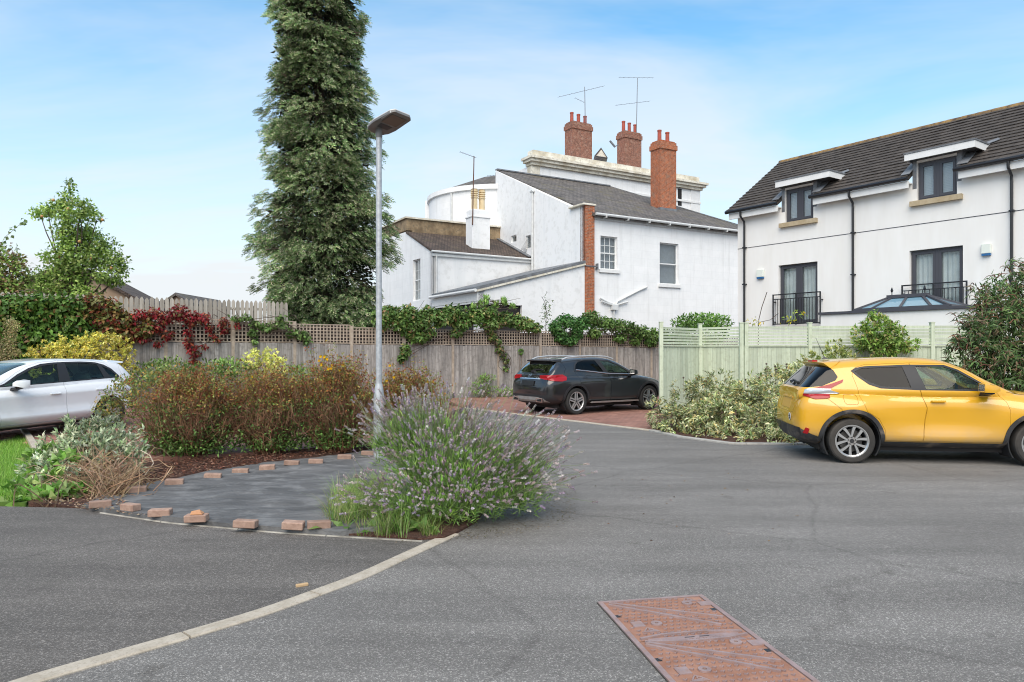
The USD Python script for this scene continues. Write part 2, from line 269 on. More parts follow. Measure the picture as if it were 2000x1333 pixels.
KERB = mt('kerb_concrete', (.36, .315, .25), (.46, .41, .34), sc=9, rough=.9, bump=.3, bsc=120, bd=.004, c3=(.2, .16, .12), sc3=60, f3=.4)
KERBG = mt('kerb_concrete_grey', (.30, .29, .27), (.42, .41, .38), sc=9, rough=.9, bump=.3, bsc=120, bd=.004, c3=(.2, .19, .17), sc3=60, f3=.4)
def strip_stones(thing, line, width, length, z0, z1, gap, mats, name='kerb_stone'):
    L = LineString(line); n = max(1, int(round(L.length / length)))
    for k in range(n):
        a, b = L.length * k / n + gap / 2, L.length * (k + 1) / n - gap / 2
        pts = np.array([L.interpolate(x).coords[0] for x in np.linspace(a, b, 7)])
        tn = unit(np.gradient(pts, axis=0)); nn = np.stack([-tn[:, 1], tn[:, 0]], 1)
        c = .008
        prof = [(-width / 2, z0), (-width / 2, z1 - c), (-width / 2 + c, z1), (width / 2 - c, z1), (width / 2, z1 - c), (width / 2, z0)]
        v = np.array([[*(p + q * nx), z] for p, q in zip(pts, nn) for nx, z in prof]); m = len(prof); f = []
        for i in range(len(pts) - 1):
            for j in range(m): f += [[i * m + j, i * m + (j + 1) % m, (i + 1) * m + (j + 1) % m], [i * m + j, (i + 1) * m + (j + 1) % m, (i + 1) * m + j]]
        for j in range(1, m - 1): f += [[0, j, j + 1], [(len(pts) - 1) * m, (len(pts) - 1) * m + j, (len(pts) - 1) * m + j + 1]]
        part(thing, name, (v, np.array(f)), mats[k] if isinstance(mats, list) else mats)
kt = Thing('kerb_edging', 'flush line of pale concrete edging stones curving between driveway and road', 'kerb', kind='structure')
strip_stones(kt, KL[2:], .118, .98, -.15, .014, .014, [KERBG, KERBG, KERBG, KERB, KERB, KERB, KERB][-int(round(LineString(KL[2:]).length / .98)):] if True else KERB)
kt2 = Thing('bay_edging', 'thin pale edging line between road and red paved bay', 'kerb', kind='structure')
strip_stones(kt2, np.array(edging_far), .13, .92, -.15, .02, .006, KERB)
kt3 = Thing('bed_edging', 'narrow concrete edging along the front of the membrane bed', 'kerb', kind='structure')
strip_stones(kt3, np.array(P2((196, 1003), (330, 1023), (540, 1042), (700, 1052), (826, 1059))), .030, .92, -.15, .012, .010, mt('dirty_edging', (.17, .155, .13), (.36, .34, .30), sc=5, rough=.95))
kt4 = Thing('bush_bed_kerb', 'low dark kerb under the silver leaved bush by the yellow car', 'kerb', kind='structure')
strip_stones(kt4, np.array(bush_kerb[:5]), .12, .9, -.15, .03, .006, KERBG)

bed_poly = Polygon(front_edge[3:] + bed_edge + P2((760, 862), (560, 888), (300, 905), (75, 908), (60, 985)))
mp_ = Polygon(P2((166, 993), (250, 1009), (330, 1020), (540, 1039), (660, 1047), (760, 1040), (800, 960), (760, 890), (724, 885), (672, 893), (616, 901), (570, 905), (520, 911), (470, 918), (415, 928), (340, 942), (268, 956), (215, 972))).buffer(.03)
bed_grid = draped(bed_poly.buffer(.02).difference(mp_.buffer(-.12)), lambda x, y: -.005 + .05 * meshkit.fbm(np.stack([x * 3, y * 3, 0 * x], -1), 4), .12)
lone('mulch_bed', bed_grid, MULCH, 'bark mulch bed under the shrubs and behind the membrane', 'mulch', kind='structure', smooth=40)
# scattered chips of bark on the bed
def rand_in(poly, n, rng):
    import shapely
    x0, y0, x1, y1 = poly.bounds; out = np.zeros((0, 2))
    while len(out) < n:
        q = rng.uniform((x0, y0), (x1, y1), (n * 2, 2)); out = np.vstack([out, q[shapely.contains_xy(poly, q[:, 0], q[:, 1])]])
    return out[:n]
# the red block paving: one bay under the black car, one court (rising a little) under the white car
def pave_mat(name):
    N = {'geo': ('geometry', {}), 'mp': ('mapping', {'rotation': (0, 0, -math.atan2(UF[1], UF[0]))}), 'b': ('brick_texture', {'color1': (.25, .115, .085), 'color2': (.34, .175, .135), 'mortar': (.12, .08, .065), 'scale': 1., 'mortar_size': .005, 'mortar_smooth': .2, 'brick_width': .2, 'row_height': .1}),
         'n': ('noise_texture', {'scale': 1.3, 'detail': 8., 'roughness': .7}), 'nr': ('rgb_ramp', {'ramp': [(.35, (.7, .7, .68)), (.65, (1.12, 1.12, 1.12))]}), 'mu': ('mix_color', {'blend_type': 'multiply', 'fac': 1.}), 'bp': ('bump', {'strength': .5, 'distance': .008, 'invert': True}), 'p': ('principled_bsdf', {'roughness': .85})}
    return usdkit.material(stage, f'/World/Looks/{name}', N, [('geo.position', 'mp.vector'), ('mp.vector', 'b.vector'), ('b.color', 'mu.a'), ('geo.position', 'n.vector'), ('n.fac', 'nr.fac'), ('nr.color', 'mu.b'), ('mu.result', 'p.base_color'), ('b.fac', 'bp.height'), ('bp.normal', 'p.normal')], surface='p.BSDF')
PAVE = pave_mat('red_block_paving')
BRK = [mt(f'paver_tone_{k}', c, tuple(1.3 * x for x in c), sc=30, rough=.9, bump=.4, bsc=150, bd=.003) for k, c in enumerate([(.25, .12, .09), (.29, .14, .105), (.22, .105, .085), (.32, .165, .125)])]
A1D = np.array([math.sin(math.radians(25)), math.cos(math.radians(25))]); A1P = np.array([-8.857, 12.4])
def zcourt(x, y):
    tt = (x - A1P[0]) * A1D[0] + (y - A1P[1]) * A1D[1]; return .012 + (np.clip(.075 + .020 * tt, .03, .17) - .012) * np.clip((-2.2 - x) / 3.5, 0, 1)
court = Polygon(P2((52, 850), (78, 906), (300, 904), (560, 887), (760, 861), (905, 797)) + [tuple(g(905, 797)[:2] + VF * 3.4)] + [tuple(g(947, 776)[:2] - UF * 19 - VF * .5), tuple(g(947, 776)[:2] - UF * 24 - VF * 9)])
bay = Polygon([edging_far[0], edging_far[1], tuple(g(1290, 838)[:2] + UF * 1.2), tuple(g(947, 776)[:2] + UF * 10), tuple(g(947, 776)[:2] - UF * 1.6)])
lawn_poly = Polygon(P2((-500, 895), (0, 870), (46, 856), (60, 878), (74, 905), (48, 985), (0, 985), (-500, 972)))
near_court = Polygon(P2((-20, 846), (-20, 880), (78, 908), (150, 905), (128, 838))).difference(lawn_poly)
lone('paved_court', draped(court.difference(near_court).buffer(0), zcourt, .6), PAVE, 'red block paved parking court beneath the white car', 'paving', kind='structure')
lone('paved_bay', extr(bay, -.2, .008), PAVE, 'red block paved parking bay beneath the black car', 'paving', kind='structure')
pc = Thing('paver_patch', 'weathered red pavers beside the lawn next to the white car', 'paving', kind='structure')
part(pc, 'sand_bed', draped(near_court.buffer(.06).difference(lawn_poly), lambda x, y: zcourt(x, y) - .012, .3), SOIL)
pu = unit([.29, .957]); pv = np.array([-pu[1], pu[0]]); npv = 0
import shapely
for i in range(-40, 40):
    for j in range(-60, 60):
        q = np.array(g(80, 870)[:2]) + pu * (i * .205 + (.1 if j % 2 else 0)) + pv * j * .104
        if npv < 290 and shapely.contains_xy(near_court, *q):
            z = float(zcourt(*q)); r = RNG.normal(size=3) * .004
            part(pc, 'paver', cbox((*q, z - .03 + r[0]), (*pu, .02 + r[1]), (*pv, r[2]), Z3, .197, .097, .06, .004), BRK[RNG.integers(4)]); npv += 1
# pale edging strip between lawn and pavers
kt5 = Thing('lawn_edging', 'pale concrete strip between lawn and red pavers', 'kerb', kind='structure')
strip_stones(kt5, np.array(P2((44, 848), (58, 868), (74, 896))), .10, .9, -.1, .14, .006, KERB)

# the lavender's and bush's soil, the lawn
bush_bed = Polygon(bush_kerb[:6] + [(30, 17), (30, 21.5), (4.2, 19.6), tuple(g(1290, 812)[:2])]).buffer(0)
lone('shrub_bed_soil', extr(bush_bed, -.2, .012), MULCH, 'bare soil bed along the foot of the pale green fence', 'soil', kind='structure')
lone('lawn', draped(lawn_poly.buffer(.02), lambda x, y: .008 + .035 * meshkit.fbm(np.stack([x, y, 0 * x], -1), 3), .3), LAWN, 'bright green lawn patch at the left edge', 'lawn', kind='structure', smooth=40)

# ---------------------------------------------------------------- leaves and stems
def leaves(P, D, N, L, W, col, fold=.25, curl=.2, fine=True, wpos=.42):
    n = len(P); D = unit(D); N = unit(N - D * (N * D).sum(1, keepdims=True)); S = np.cross(D, N)
    L = np.broadcast_to(L, n)[:, None]; W = np.broadcast_to(W, n)[:, None]
    mid = P + D * L * .5 + N * L * curl * .25; tip = P + D * L - N * L * curl
    lf = P + D * L * wpos + S * W / 2 + N * W * fold; rt = P + D * L * wpos - S * W / 2 + N * W * fold
    if fine:
        v = np.stack([P, lf, mid, rt, tip], 1).reshape(-1, 3); T = np.array([[0, 2, 1], [0, 3, 2], [1, 2, 4], [2, 3, 4]]); k = 5
    else:
        v = np.stack([P, lf, rt, tip], 1).reshape(-1, 3); T = np.array([[0, 2, 1], [1, 2, 3]]); k = 4
    f = (np.arange(n)[:, None, None] * k + T).reshape(-1, 3)
    return (v, f), np.repeat(np.broadcast_to(col, (n, 3)), k, axis=0)
def mixc(cols, n, rng, var=.18, p=None, gain=1.0):
    cols = np.asarray(cols, float) * gain; c = cols[rng.choice(len(cols), n, p=p)]; return np.clip(c * np.exp(rng.normal(size=(n, 1)) * var) * np.exp(rng.normal(size=(n, 3)) * .05), 0, 1)
def rdir(n, rng): return unit(rng.normal(size=(n, 3)))
def blob(c, r, n, rng, shell=.5):
    d = rdir(n, rng); k = (shell + (1 - shell) * rng.random(n)) [:, None]; return np.asarray(c) + d * k * np.asarray(r), unit(d / np.asarray(r))
def joined(parts):
    ms, ts = zip(*parts); return cat(*ms), np.vstack(ts)
def tinted(m, col): v, f = arr(m); return (v, f), np.broadcast_to(np.asarray(col, float), (len(v), 3)).copy()
def curve_tubes(A, B, sag, r0, r1, k=5, sides=3, rng=None, wob=0.):
    tt = np.linspace(0, 1, k)[None, :, None]; P = A[:, None] * (1 - tt) + B[:, None] * tt + (4 * tt * (1 - tt)) * sag[:, None]
    if wob: P[:, 1:] += rng.normal(size=P[:, 1:].shape) * wob
    R = r0[:, None] * (1 - np.linspace(0, 1, k)) + r1[:, None] * np.linspace(0, 1, k)
    return tubes(P, R, sides), P
# ---------------------------------------------------------------- the old white house
STUCCO = courses_mat('white_stucco', tuple(UF + VF), (.82, .82, .82), (.80, .805, .805), (.70, .71, .71), 1.3, .42, .004, rough=.8, bump=.12, bd=.006, moss=.30, mossc=(.50, .50, .48), var=((.955,) * 3, (1.03,) * 3), ms3=(2.2, 2.2, .14), msc=1.6)
STAIN = mt('stained_stucco', (.72, .73, .735), (.80, .80, .80), sc=1.6, rough=.85, bump=.15, bsc=14, bd=.01, c3=(.40, .39, .36), sc3=3, f3=.22, stretch=(1, 1, .16), lo=.28, hi=.5)
CREAM = mt('cream_stone', (.42, .36, .25), (.74, .70, .60), sc=1.5, rough=.9, bump=.3, bsc=10, bd=.02, c3=(.14, .12, .09), sc3=6, f3=.4, lo=.3, hi=.55)
RENDERB = mt('brown_render', (.16, .11, .065), (.34, .25, .15), sc=2.2, rough=.95, bump=.4, bsc=14, bd=.02, c3=(.12, .11, .08), sc3=7, f3=.6)
BRICK = courses_mat('old_brick', tuple(UF + VF), (.42, .11, .035), (.30, .085, .035), (.34, .26, .19), .225, .075, .008, bump=.6, bd=.012, moss=.75, mossc=(.26, .17, .12), var=((.62, .60, .60), (1.4, 1.35, 1.3)), vsc=7., msc=3.)
BRICKD = courses_mat('old_brick_dark', tuple(UF + VF), (.27, .095, .055), (.20, .075, .05), (.25, .19, .15), .225, .075, .008, bump=.6, bd=.012, moss=.8, mossc=(.36, .24, .18), var=((.6, .6, .6), (1.45, 1.4, 1.35)), vsc=7., msc=3.5)
SLATE = courses_mat('slate_roof', tuple(UF), (.115, .105, .10), (.17, .155, .145), (.05, .045, .045), .28, .2, .012, kz=2.3, bump=.8, bd=.02, moss=.55, mossc=(.14, .12, .055))
TILE = courses_mat('plain_tile_roof', tuple(UF), (.085, .060, .048), (.13, .095, .075), (.03, .022, .02), .18, .16, .016, kz=2.1, bump=.9, bd=.03, moss=.3, mossc=(.13, .11, .05))
LEAD = mt('lead', (.10, .105, .115), (.20, .21, .225), sc=3, rough=.55, bump=.1, bsc=8, bd=.01)
WHITE = mt('white_paint', (.76, .76, .75), (.70, .70, .69), sc=5, rough=.5)
WPIPE = mt('white_pipe', (.66, .67, .66), (.54, .55, .55), sc=4, rough=.45)
TERRA = mt('terracotta', (.40, .085, .055), (.30, .07, .05), sc=6, rough=.8)
BUFF = mt('buff_clay', (.74, .60, .38), (.62, .48, .28), sc=6, rough=.8)
STEEL = mt('aerial_metal', (.20, .19, .19), rough=.5, metal=.6)
RUST = mt('rusty_pole', (.10, .06, .05), (.16, .09, .07), sc=9, rough=.9)
DARKP = mt('dark_void', (.02, .018, .018), rough=.9)
PANE = glass_mat('window_pane', (.84, .87, .88), 1.5, .05)
BLIND = mt('grey_blind', (.30, .31, .33), (.36, .37, .39), sc=3, rough=.9)
C0 = at(1143, 613, 37.0); A = Pl(C0, UF, -VF); B = Pl(C0, VF, -UF)
ho = Thing('white_house', 'large old white stucco house with slate roof, brick pillar and tall brick chimneys', 'house', loc=(C0[0], C0[1], 0))
def sash(parent, pl, s0, s1, z0, z1, cols, rows, rec=.13, blind=BLIND, fm=WHITE, fw=.06, mid=True, gb=.025):
    fr = [pl.box(s0, s0 + fw, z0, z1, -rec - .06, -rec), pl.box(s1 - fw, s1, z0, z1, -rec - .06, -rec), pl.box(s0 + fw, s1 - fw, z1 - fw, z1, -rec - .06, -rec), pl.box(s0 + fw, s1 - fw, z0, z0 + fw * 1.3, -rec - .06, -rec)]
    zm = (z0 + z1) / 2
    if mid: fr.append(pl.box(s0 + fw, s1 - fw, zm - .03, zm + .03, -rec - .06, -rec + .02))
    w = part(parent, 'window', cat(*fr), fm)
    for k in range(1, cols):
        s = s0 + fw + (s1 - s0 - 2 * fw) * k / cols; part(w, 'glazing_bar', pl.box(s - gb / 2, s + gb / 2, z0 + fw * 1.3, z1 - fw, -rec - .045, -rec - .012), fm)
    for k in range(1, rows):
        z = z0 + fw + (z1 - z0 - 2 * fw) * k / rows
        if not mid or abs(z - zm) > .06: part(w, 'glazing_bar', pl.box(s0 + fw, s1 - fw, z - gb / 2, z + gb / 2, -rec - .048, -rec - .015), fm)
    part(w, 'pane', pl.box(s0 + fw * .5, s1 - fw * .5, z0 + fw * .5, z1 - fw * .5, -rec - .038, -rec - .030), PANE)
    part(w, 'blind', pl.box(s0 + .01, s1 - .01, z0 + .01, z1 - .01, -rec - .20, -rec - .16), blind)
    return w
def rect(a, b, c, d): return sbox(min(a, b), min(c, d), max(a, b), max(c, d))
# front wall W1 with two sash windows
s0, zt0 = A.sz(1160, 419); s1, zt1 = A.sz(1500, 458); ze = A.sz(1162, 419)[1]
w1 = (A.s_(1175.5), A.s_(1208.5), A.sz(1190, 527)[1], A.sz(1190, 461.5)[1]); w2 = (A.s_(1291.5), A.s_(1328), A.sz(1310, 556)[1], A.sz(1310, 475)[1])
W1 = rect(s0 - .1, s1, 0, ze + .05).difference(rect(w1[0], w1[1], w1[2], w1[3])).difference(rect(w2[0], w2[1], w2[2], w2[3]))
part(ho, 'front_wall', A.off(-.12).ext(W1, -.4, 0), STUCCO); A1 = A.off(-.12)
sash(ho, A1, *w1, 3, 4); sash(ho, A1, *w2, 1, 2)
for w, y0 in ((w1, 0), (w2, 0)):
    part(ho, 'window_sill', A1.box(w[0] - .12, w[1] + .12, w[2] - .16, w[2] + .01, -.12, .1), WHITE)
# brick pillar at the corner, corbel stone, iron tie
sp = A.s_(1160.5); zp = A.sz(1150, 402)[1]; zb = A.sz(1150, 613)[1]
part(ho, 'brick_pillar', A.box(.0, sp, zb, zp, -.45, .03), BRICK)
part(ho, 'pillar_corbel', A.box(.0, sp + .05, zb - .16, zb, -.45, .08), RENDERB)
part(ho, 'pillar_coping', cbox(A.w(sp / 2 - .05, zp + .05, -.6), A.d, A.n, Z3, sp + .25, 1.4, .1, .02), CREAM)
zi = A.sz(1150, 520)[1]; part(ho, 'iron_tie', cat(A.box(.0, sp + .2, zi - .03, zi + .03, .033, .07), A.box(sp + .17, sp + .24, zi - .16, zi + .16, -.1, .06)), LEAD)
# side wall B with the sloping top
T = lambda px, py: B.sz(px, py)
sB = B.s_(968); zB = B.sz(969, 333)[1]
tb = [(0.02, 0), (sB, 0), (sB, zB), T(1120, 406), T(1133, 402), (0.02, zp)]
wb = [(B.s_(998), B.s_(1008.7), B.sz(1003, 474)[1], B.sz(1003, 460)[1]), (B.s_(1026.8), B.s_(1036.6), B.sz(1032, 486)[1], B.sz(1032, 460)[1])]
WB = Polygon(tb)
for w in wb: WB = WB.difference(rect(*w))
part(ho, 'side_wall', B.ext(WB, -.4, 0), STAIN)
for w in wb:
    a, b = sorted(w[:2]); sash(ho, B, a, b, w[2], w[3], 1, 1, rec=.1, mid=False, fw=.05)
# roof of the front range
zr = zB - .05
Dp = B.w(sB, 0)[:2]; D = Pl(Dp, UF, -VF)
E1 = A.w(sp - .15, ze + .02, .18); E2 = A.w(A.s_(1490), ze + .02, .18); T1 = np.array([*D.w(.05, zr)[:2], zr + .1]); T2 = np.array([*D.w(D.s_(1190), 0)[:2], zr + .1])
rf = np.array([E1, E2, T2, T1]); roof = part(ho, 'roof', m3.Manifold.hull_points(np.float32(np.vstack([rf, rf - [0, 0, .16]]))), SLATE)
vg = np.array([B.at(1122, 405, -.3), B.w(sB, zr + .1, -.3)]); part(roof, 'lead_ridge', cat(bar(T1 + [0, 0, .02], T2 + [0, 0, .02], .3, .08), bar(T2, E2 + [0, 0, .05], .2, .06)), LEAD)
part(roof, 'valley_gutter', bar(B.at(1121, 407, -.5), B.at(1133, 402, -.5), .5, .12), CREAM)
gz = ze - .02; gp = np.array([A1.w(s0 - .05, gz, .38), A1.w((s0 + s1) / 2, gz - .01, .38), A1.w(s1, gz, .38)])
part(ho, 'gutter', cat(tube(gp, .07, 8), A1.box(s0 - .05, s1, gz - .22, gz - .02, .003, .1)), WPIPE)
for k in range(9): s = s0 + (s1 - s0) * (k + .4) / 9; part(ho, 'gutter_bracket', A1.box(s - .02, s + .02, gz - .16, gz + .06, .1, .46), WPIPE)
# waste pipes on the front wall
def px_tube(pl, pts, r, o, sides=8): return tube(np.array([pl.at(x, y, o) for x, y in pts]), r, sides)
part(ho, 'waste_pipe', px_tube(A1, [(1262, 561), (1240, 571), (1215, 584), (1205, 589), (1201, 596)], .05, .07), WPIPE)
part(ho, 'waste_pipe', px_tube(A1, [(1170, 583), (1185, 591), (1199, 596)], .045, .09), WPIPE); part(ho, 'waste_pipe', px_tube(A1, [(1224, 590), (1210, 594), (1200, 597)], .045, .1), WPIPE)
part(ho, 'waste_pipe', px_tube(A1, [(1172, 589), (1188, 595), (1199, 597)], .04, .12), WPIPE)
part(ho, 'pipe_hopper', cat(A1.box(A1.s_(1192), A1.s_(1203), A1.sz(1197, 606)[1], A1.sz(1197, 596)[1], .003, .22), px_tube(A1, [(1197, 604), (1197, 640), (1197, 690)], .05, .1)), WPIPE)
# drain pipe on the side wall
part(ho, 'down_pipe', cat(px_tube(B, [(1042, 371), (1042, 450), (1042, 533)], .06, .09), px_tube(B, [(1044, 372), (1040, 376)], .1, .1)), WPIPE)
cb = []
for k in range(6): cb.append(px_tube(B, [(1037 - k * .8, 468), (1030 - k * 2, 486 + k), (1026 + k * 2, 500)], .012, .03 + .02 * k, 4))
part(ho, 'cables', cat(*cb), LEAD)
# main block behind: wall, cornice and parapet
zpt = D.sz(1040, 293)[1]; sl, sr = D.s_(1036), D.s_(1366)
part(ho, 'main_block', D.box(sl + .1, sr, 6, zpt - 1.0, -9, 0), STUCCO)
part(ho, 'parapet', D.box(sl + .15, sr - .05, zpt - 1.0, zpt, -.6, .06), CREAM)
part(ho, 'cornice', cat(D.box(sl - .25, sr + .45, zpt - .62, zpt - .46, -.8, .52), D.box(sl - .15, sr + .33, zpt - .80, zpt - .62, -.7, .38), D.box(sl, sr + .15, zpt - 1.0, zpt - .80, -.6, .2)), CREAM)
part(ho, 'string_moulding', D.box(sl + .04, sr + .08, zpt - 2.0, zpt - 1.85, -.1, .09), WHITE)
part(ho, 'corner_pilaster', D.box(sr - .9, sr + .03, 6, zpt - 1.0, -.5, .05), WHITE)
part(ho, 'corner_pilaster', D.box(sl + .06, sl + .7, 6, zpt - 1.0, -.5, .05), CREAM)
part(ho, 'window', D.box(D.s_(1324), D.s_(1331), D.sz(1327, 402)[1], D.sz(1327, 369)[1], -.1, .03), DARKP)
dm = D.off(-4); da, db_, dc = dm.at(1161, 306), dm.at(1174, 290), dm.at(1187, 310); bk = np.array([*UF, 0]) * 1.5 - np.array([*VF, 0]) * 0 + np.array([0, 0, -.15]); q_ = np.array([da, db_, dc]); q_b = q_ + np.array([*UF, 0]) * 1.0 + np.array([*VF, 0]) * 1.6
part(ho, 'dormer_roof', m3.Manifold.hull_points(np.float32(np.vstack([q_ + [0, 0, .06], q_b + [0, 0, -.12]]))), SLATE); qc = q_.mean(0); part(ho, 'dormer_gable', m3.Manifold.hull_points(np.float32(np.vstack([qc + (q_ - qc) * .72 - np.array([*VF, 0]) * .06, qc + (q_ - qc) * .72 + np.array([*VF, 0]) * .2]))), CREAM)
# chimneys
def pot(c, h, r, mat, par, louvre=False):
    pr = [(r * .8, 0), (r * .95, .02), (r * .9, h * .3), (r * .85, h * .9), (r, h * .9), (r, h), (r * .7, h), (r * .7, h * .6)]
    if louvre: pr = [(r * .9, 0), (r * .85, h * .55)] + [q for k in range(4) for q in ((r * 1.05, h * (.58 + k * .1)), (r * 1.05, h * (.63 + k * .1)), (r * .8, h * (.63 + k * .1)), (r * .8, h * (.67 + k * .1)))] + [(r, h), (0.01, h)]
    v, f = lathe(pr, 16); part(par, 'chimney_pot', (v + c, f), mat, smooth=40)
def chimney(pl, xl, xc, xr, yt, yb, mat, npots, ypot, potmat=TERRA, pr=.14, louvre=False, cap=True):
    a, zt = pl.sz(xc, yt); b = pl.s_(xr); zb = pl.sz(xc, yb)[1]; cr = Pl(pl.w(a, 0)[:2], VF, -UF); dep = abs(cr.s_(xl))
    bands = [pl.box(a + .06, b - .06, zb, zt - .55, -dep + .06, -.06)]
    if cap: bands += [pl.box(a, b, zt - .55, zt - .25, -dep, 0), pl.box(a + .05, b - .05, zt - .25, zt - .08, -dep + .05, -.05), pl.box(a + .12, b - .12, zt - .08, zt, -dep + .12, -.12)]
    ch = part(ho, 'chimney', cat(*bands), mat)
    zpot = pl.sz(xc, ypot)[1]
    for k in range(npots):
        s = a + (b - a) * (k + .6) / (npots + .2); pot(pl.w(s, zt - .02, -dep * .5), zpot - zt - .04 * k, pr, potmat, ch, louvre)
    return ch, a, b, zt, dep
D2 = D.off(-2.2)
ch1 = chimney(D2, 1101, 1117, 1158.5, 234, 318, BRICKD, 3, 214); ch2 = chimney(D2, 1203, 1219, 1255, 253, 345, BRICKD, 3, 232)
nrm = unit(np.cross(rf[1] - rf[0], rf[3] - rf[0])); ray = np.array([(1300 - CX) / F, 1, -(411 - HY) / F]); tt_ = ((rf[0] - [0, 0, EYE]) @ nrm) / (ray @ nrm); hit = ray * tt_ + [0, 0, EYE]
G3 = Pl(hit[:2], UF, -VF); ch3 = chimney(G3, 1268, 1289.5, 1323.5, 271, 440, BRICK, 2, 248)
part(ch3[0], 'lead_flashing', G3.box(ch3[1] + .02, ch3[2] - .02, G3.sz(1300, 415)[1] - .1, G3.sz(1300, 406)[1], -ch3[4] + .04, -.02), LEAD)
# middle wing with tiled roof
sE = B.s_(1037); Ep = B.w(sE, 0)[:2]; E = Pl(Ep, UF, -VF); sw, zw = E.sz(844, 491)
part(ho, 'wing_wall', E.box(sw, -.01, 0, zw, -.35, 0), STAIN)
Wg = Pl(E.w(sw, 0)[:2], VF, -UF); tg = Wg.s_(794); zg = Wg.sz(794, 453)[1]; te = Wg.s_(740)
ww = (Wg.s_(821), Wg.s_(806.5), Wg.sz(813, 588)[1], Wg.sz(813, 507)[1])
part(ho, 'wing_gable', Wg.ext(Polygon([(0, 0), (te, 0), (te, zg + .1), (tg, zg), (0, zw)]).difference(rect(*ww)), -.35, 0), STUCCO)
sash(ho, Wg, min(ww[:2]), max(ww[:2]), ww[2], ww[3], 2, 4, rec=.12)
q0, q1, q2, q3 = E.w(sw - .05, zw + .02, .15), E.w(.0, zw + .02, .15), E.w(.0, zg + .02, -tg), E.w(sw - .05, zg + .02, -tg)
wr = part(ho, 'wing_roof', m3.Manifold.hull_points(np.float32(np.vstack([[q0, q1, q2, q3], np.array([q0, q1, q2, q3]) - [0, 0, .12]]))), TILE)
part(wr, 'lead_flashing', bar(q1 + [0, 0, .06] - UF[0] * X3 * .1 - UF[1] * Y3 * .1, q2 + [0, 0, .06] - UF[0] * X3 * .1 - UF[1] * Y3 * .1, .3, .05), LEAD)
zpp = Wg.sz(794, 427)[1]; part(ho, 'wing_parapet', E.box(sw + .36, -.01, zg - 1, zpp, -tg - .4, -tg), RENDERB); part(ho, 'gable_parapet', Wg.box(tg, te, zg + .10, zpp, -.36, .006), RENDERB); part(ho, 'parapet_coping', cat(E.box(sw + .46, -.01, zpp + .003, zpp + .1, -tg - .5, -tg + .1), Wg.box(tg - .1, te, zpp + .003, zpp + .1, -.45, .1)), CREAM)
part(ho, 'wing_gutter', cat(tube(np.array([E.w(sw - .1, zw - .02, .18), E.w(-.1, zw - .06, .18)]), .06, 8), E.box(sw, -.01, zw - .26, zw - .06, .003, .12)), WPIPE)
part(ho, 'down_pipe', px_tube(E, [(851, 494), (851, 540), (851, 600)], .05, .1), WPIPE); part(ho, 'corner_cable', px_tube(E, [(846, 500), (846, 560), (846, 610)], .015, .03, 4), LEAD)
# white chimney stack of the wing
hpl = E.off(-tg * .28); a_, zt_ = hpl.sz(922, 408); b_ = hpl.s_(957); zb_ = zw; crn = Pl(hpl.w(a_, 0)[:2], VF, -UF); dep = abs(crn.s_(910))
wc = part(ho, 'chimney', cat(hpl.box(a_, b_, zb_, zt_ - .45, -dep, 0), hpl.box(a_ - .05, b_ + .05, zt_ - .45, zt_ - .38, -dep - .05, .05), hpl.box(a_ + .02, b_ - .02, zt_ - .38, zt_ - .05, -dep + .02, -.02), hpl.box(a_ + .1, b_ - .1, zt_ - .05, zt_ + .03, -dep + .1, -.1)), STAIN)
for k in (0.3, .72): pot(hpl.w(a_ + (b_ - a_) * k, zt_, -dep * .5), hpl.sz(930, 367)[1] - zt_, .2, BUFF, wc, True)
part(wc, 'lead_flashing', hpl.box(a_ - .03, b_ + .03, zb_ + .0, zb_ + .42, -dep - .04, .03), LEAD)
# lean-to in the corner
sL = A.s_(934.5); zl0 = A.sz(934, 567)[1]; zl1 = A.sz(1138, 515)[1]; wing_d = sE
lw = Polygon([(sL, 0), (-.02, 0), (-.02, zl1), (sL, zl0)]).difference(rect(A.s_(945), A.s_(1020), 1.5, A.sz(1020, 597)[1]))
part(ho, 'lean_to_wall', A.ext(lw, -.3, -.02), STAIN); part(ho, 'lean_to_opening', A.box(A.s_(944), A.s_(1021), 1.4, A.sz(1020, 597)[1] + .02, -.27, -.2), DARKP)
Ls = Pl(A.w(sL, 0)[:2], VF, -UF); part(ho, 'lean_to_side_wall', Ls.box(.02, wing_d - .02, 0, zl0, -.3, .003), STAIN)
part(ho, 'lean_to_window', Ls.box(.5, wing_d - .5, 1.6, zl0 - .62, -.1, .02), DARKP)
f0, f1 = A.w(sL - .12, zl0 + .02, .08), A.w(-.03, zl1 + .02, .08); lr = np.array([f0, f1, f1 + np.array([*VF, 0]) * (wing_d - .1), f0 + np.array([*VF, 0]) * (wing_d - .1)])
part(ho, 'lean_to_roof', m3.Manifold.hull_points(np.float32(np.vstack([lr, lr + [0, 0, .14]]))), LEAD)
part(ho, 'lean_to_bargeboard', bar(f0 + [0, 0, -.06] , f1 + [0, 0, -.06], .04, .09), CREAM)
part(ho, 'lean_to_gutter', cat(tube(np.array([Ls.w(-.1, zl0 - .02, .2), Ls.w(wing_d - .05, zl0 - .02, .2)]), .08, 8), Ls.box(.0, wing_d - .05, zl0 - .5, zl0 - .1, .006, .06), Ls.box(0, wing_d - .05, zl0 - .62, zl0 - .55, .006, .1)), WHITE)
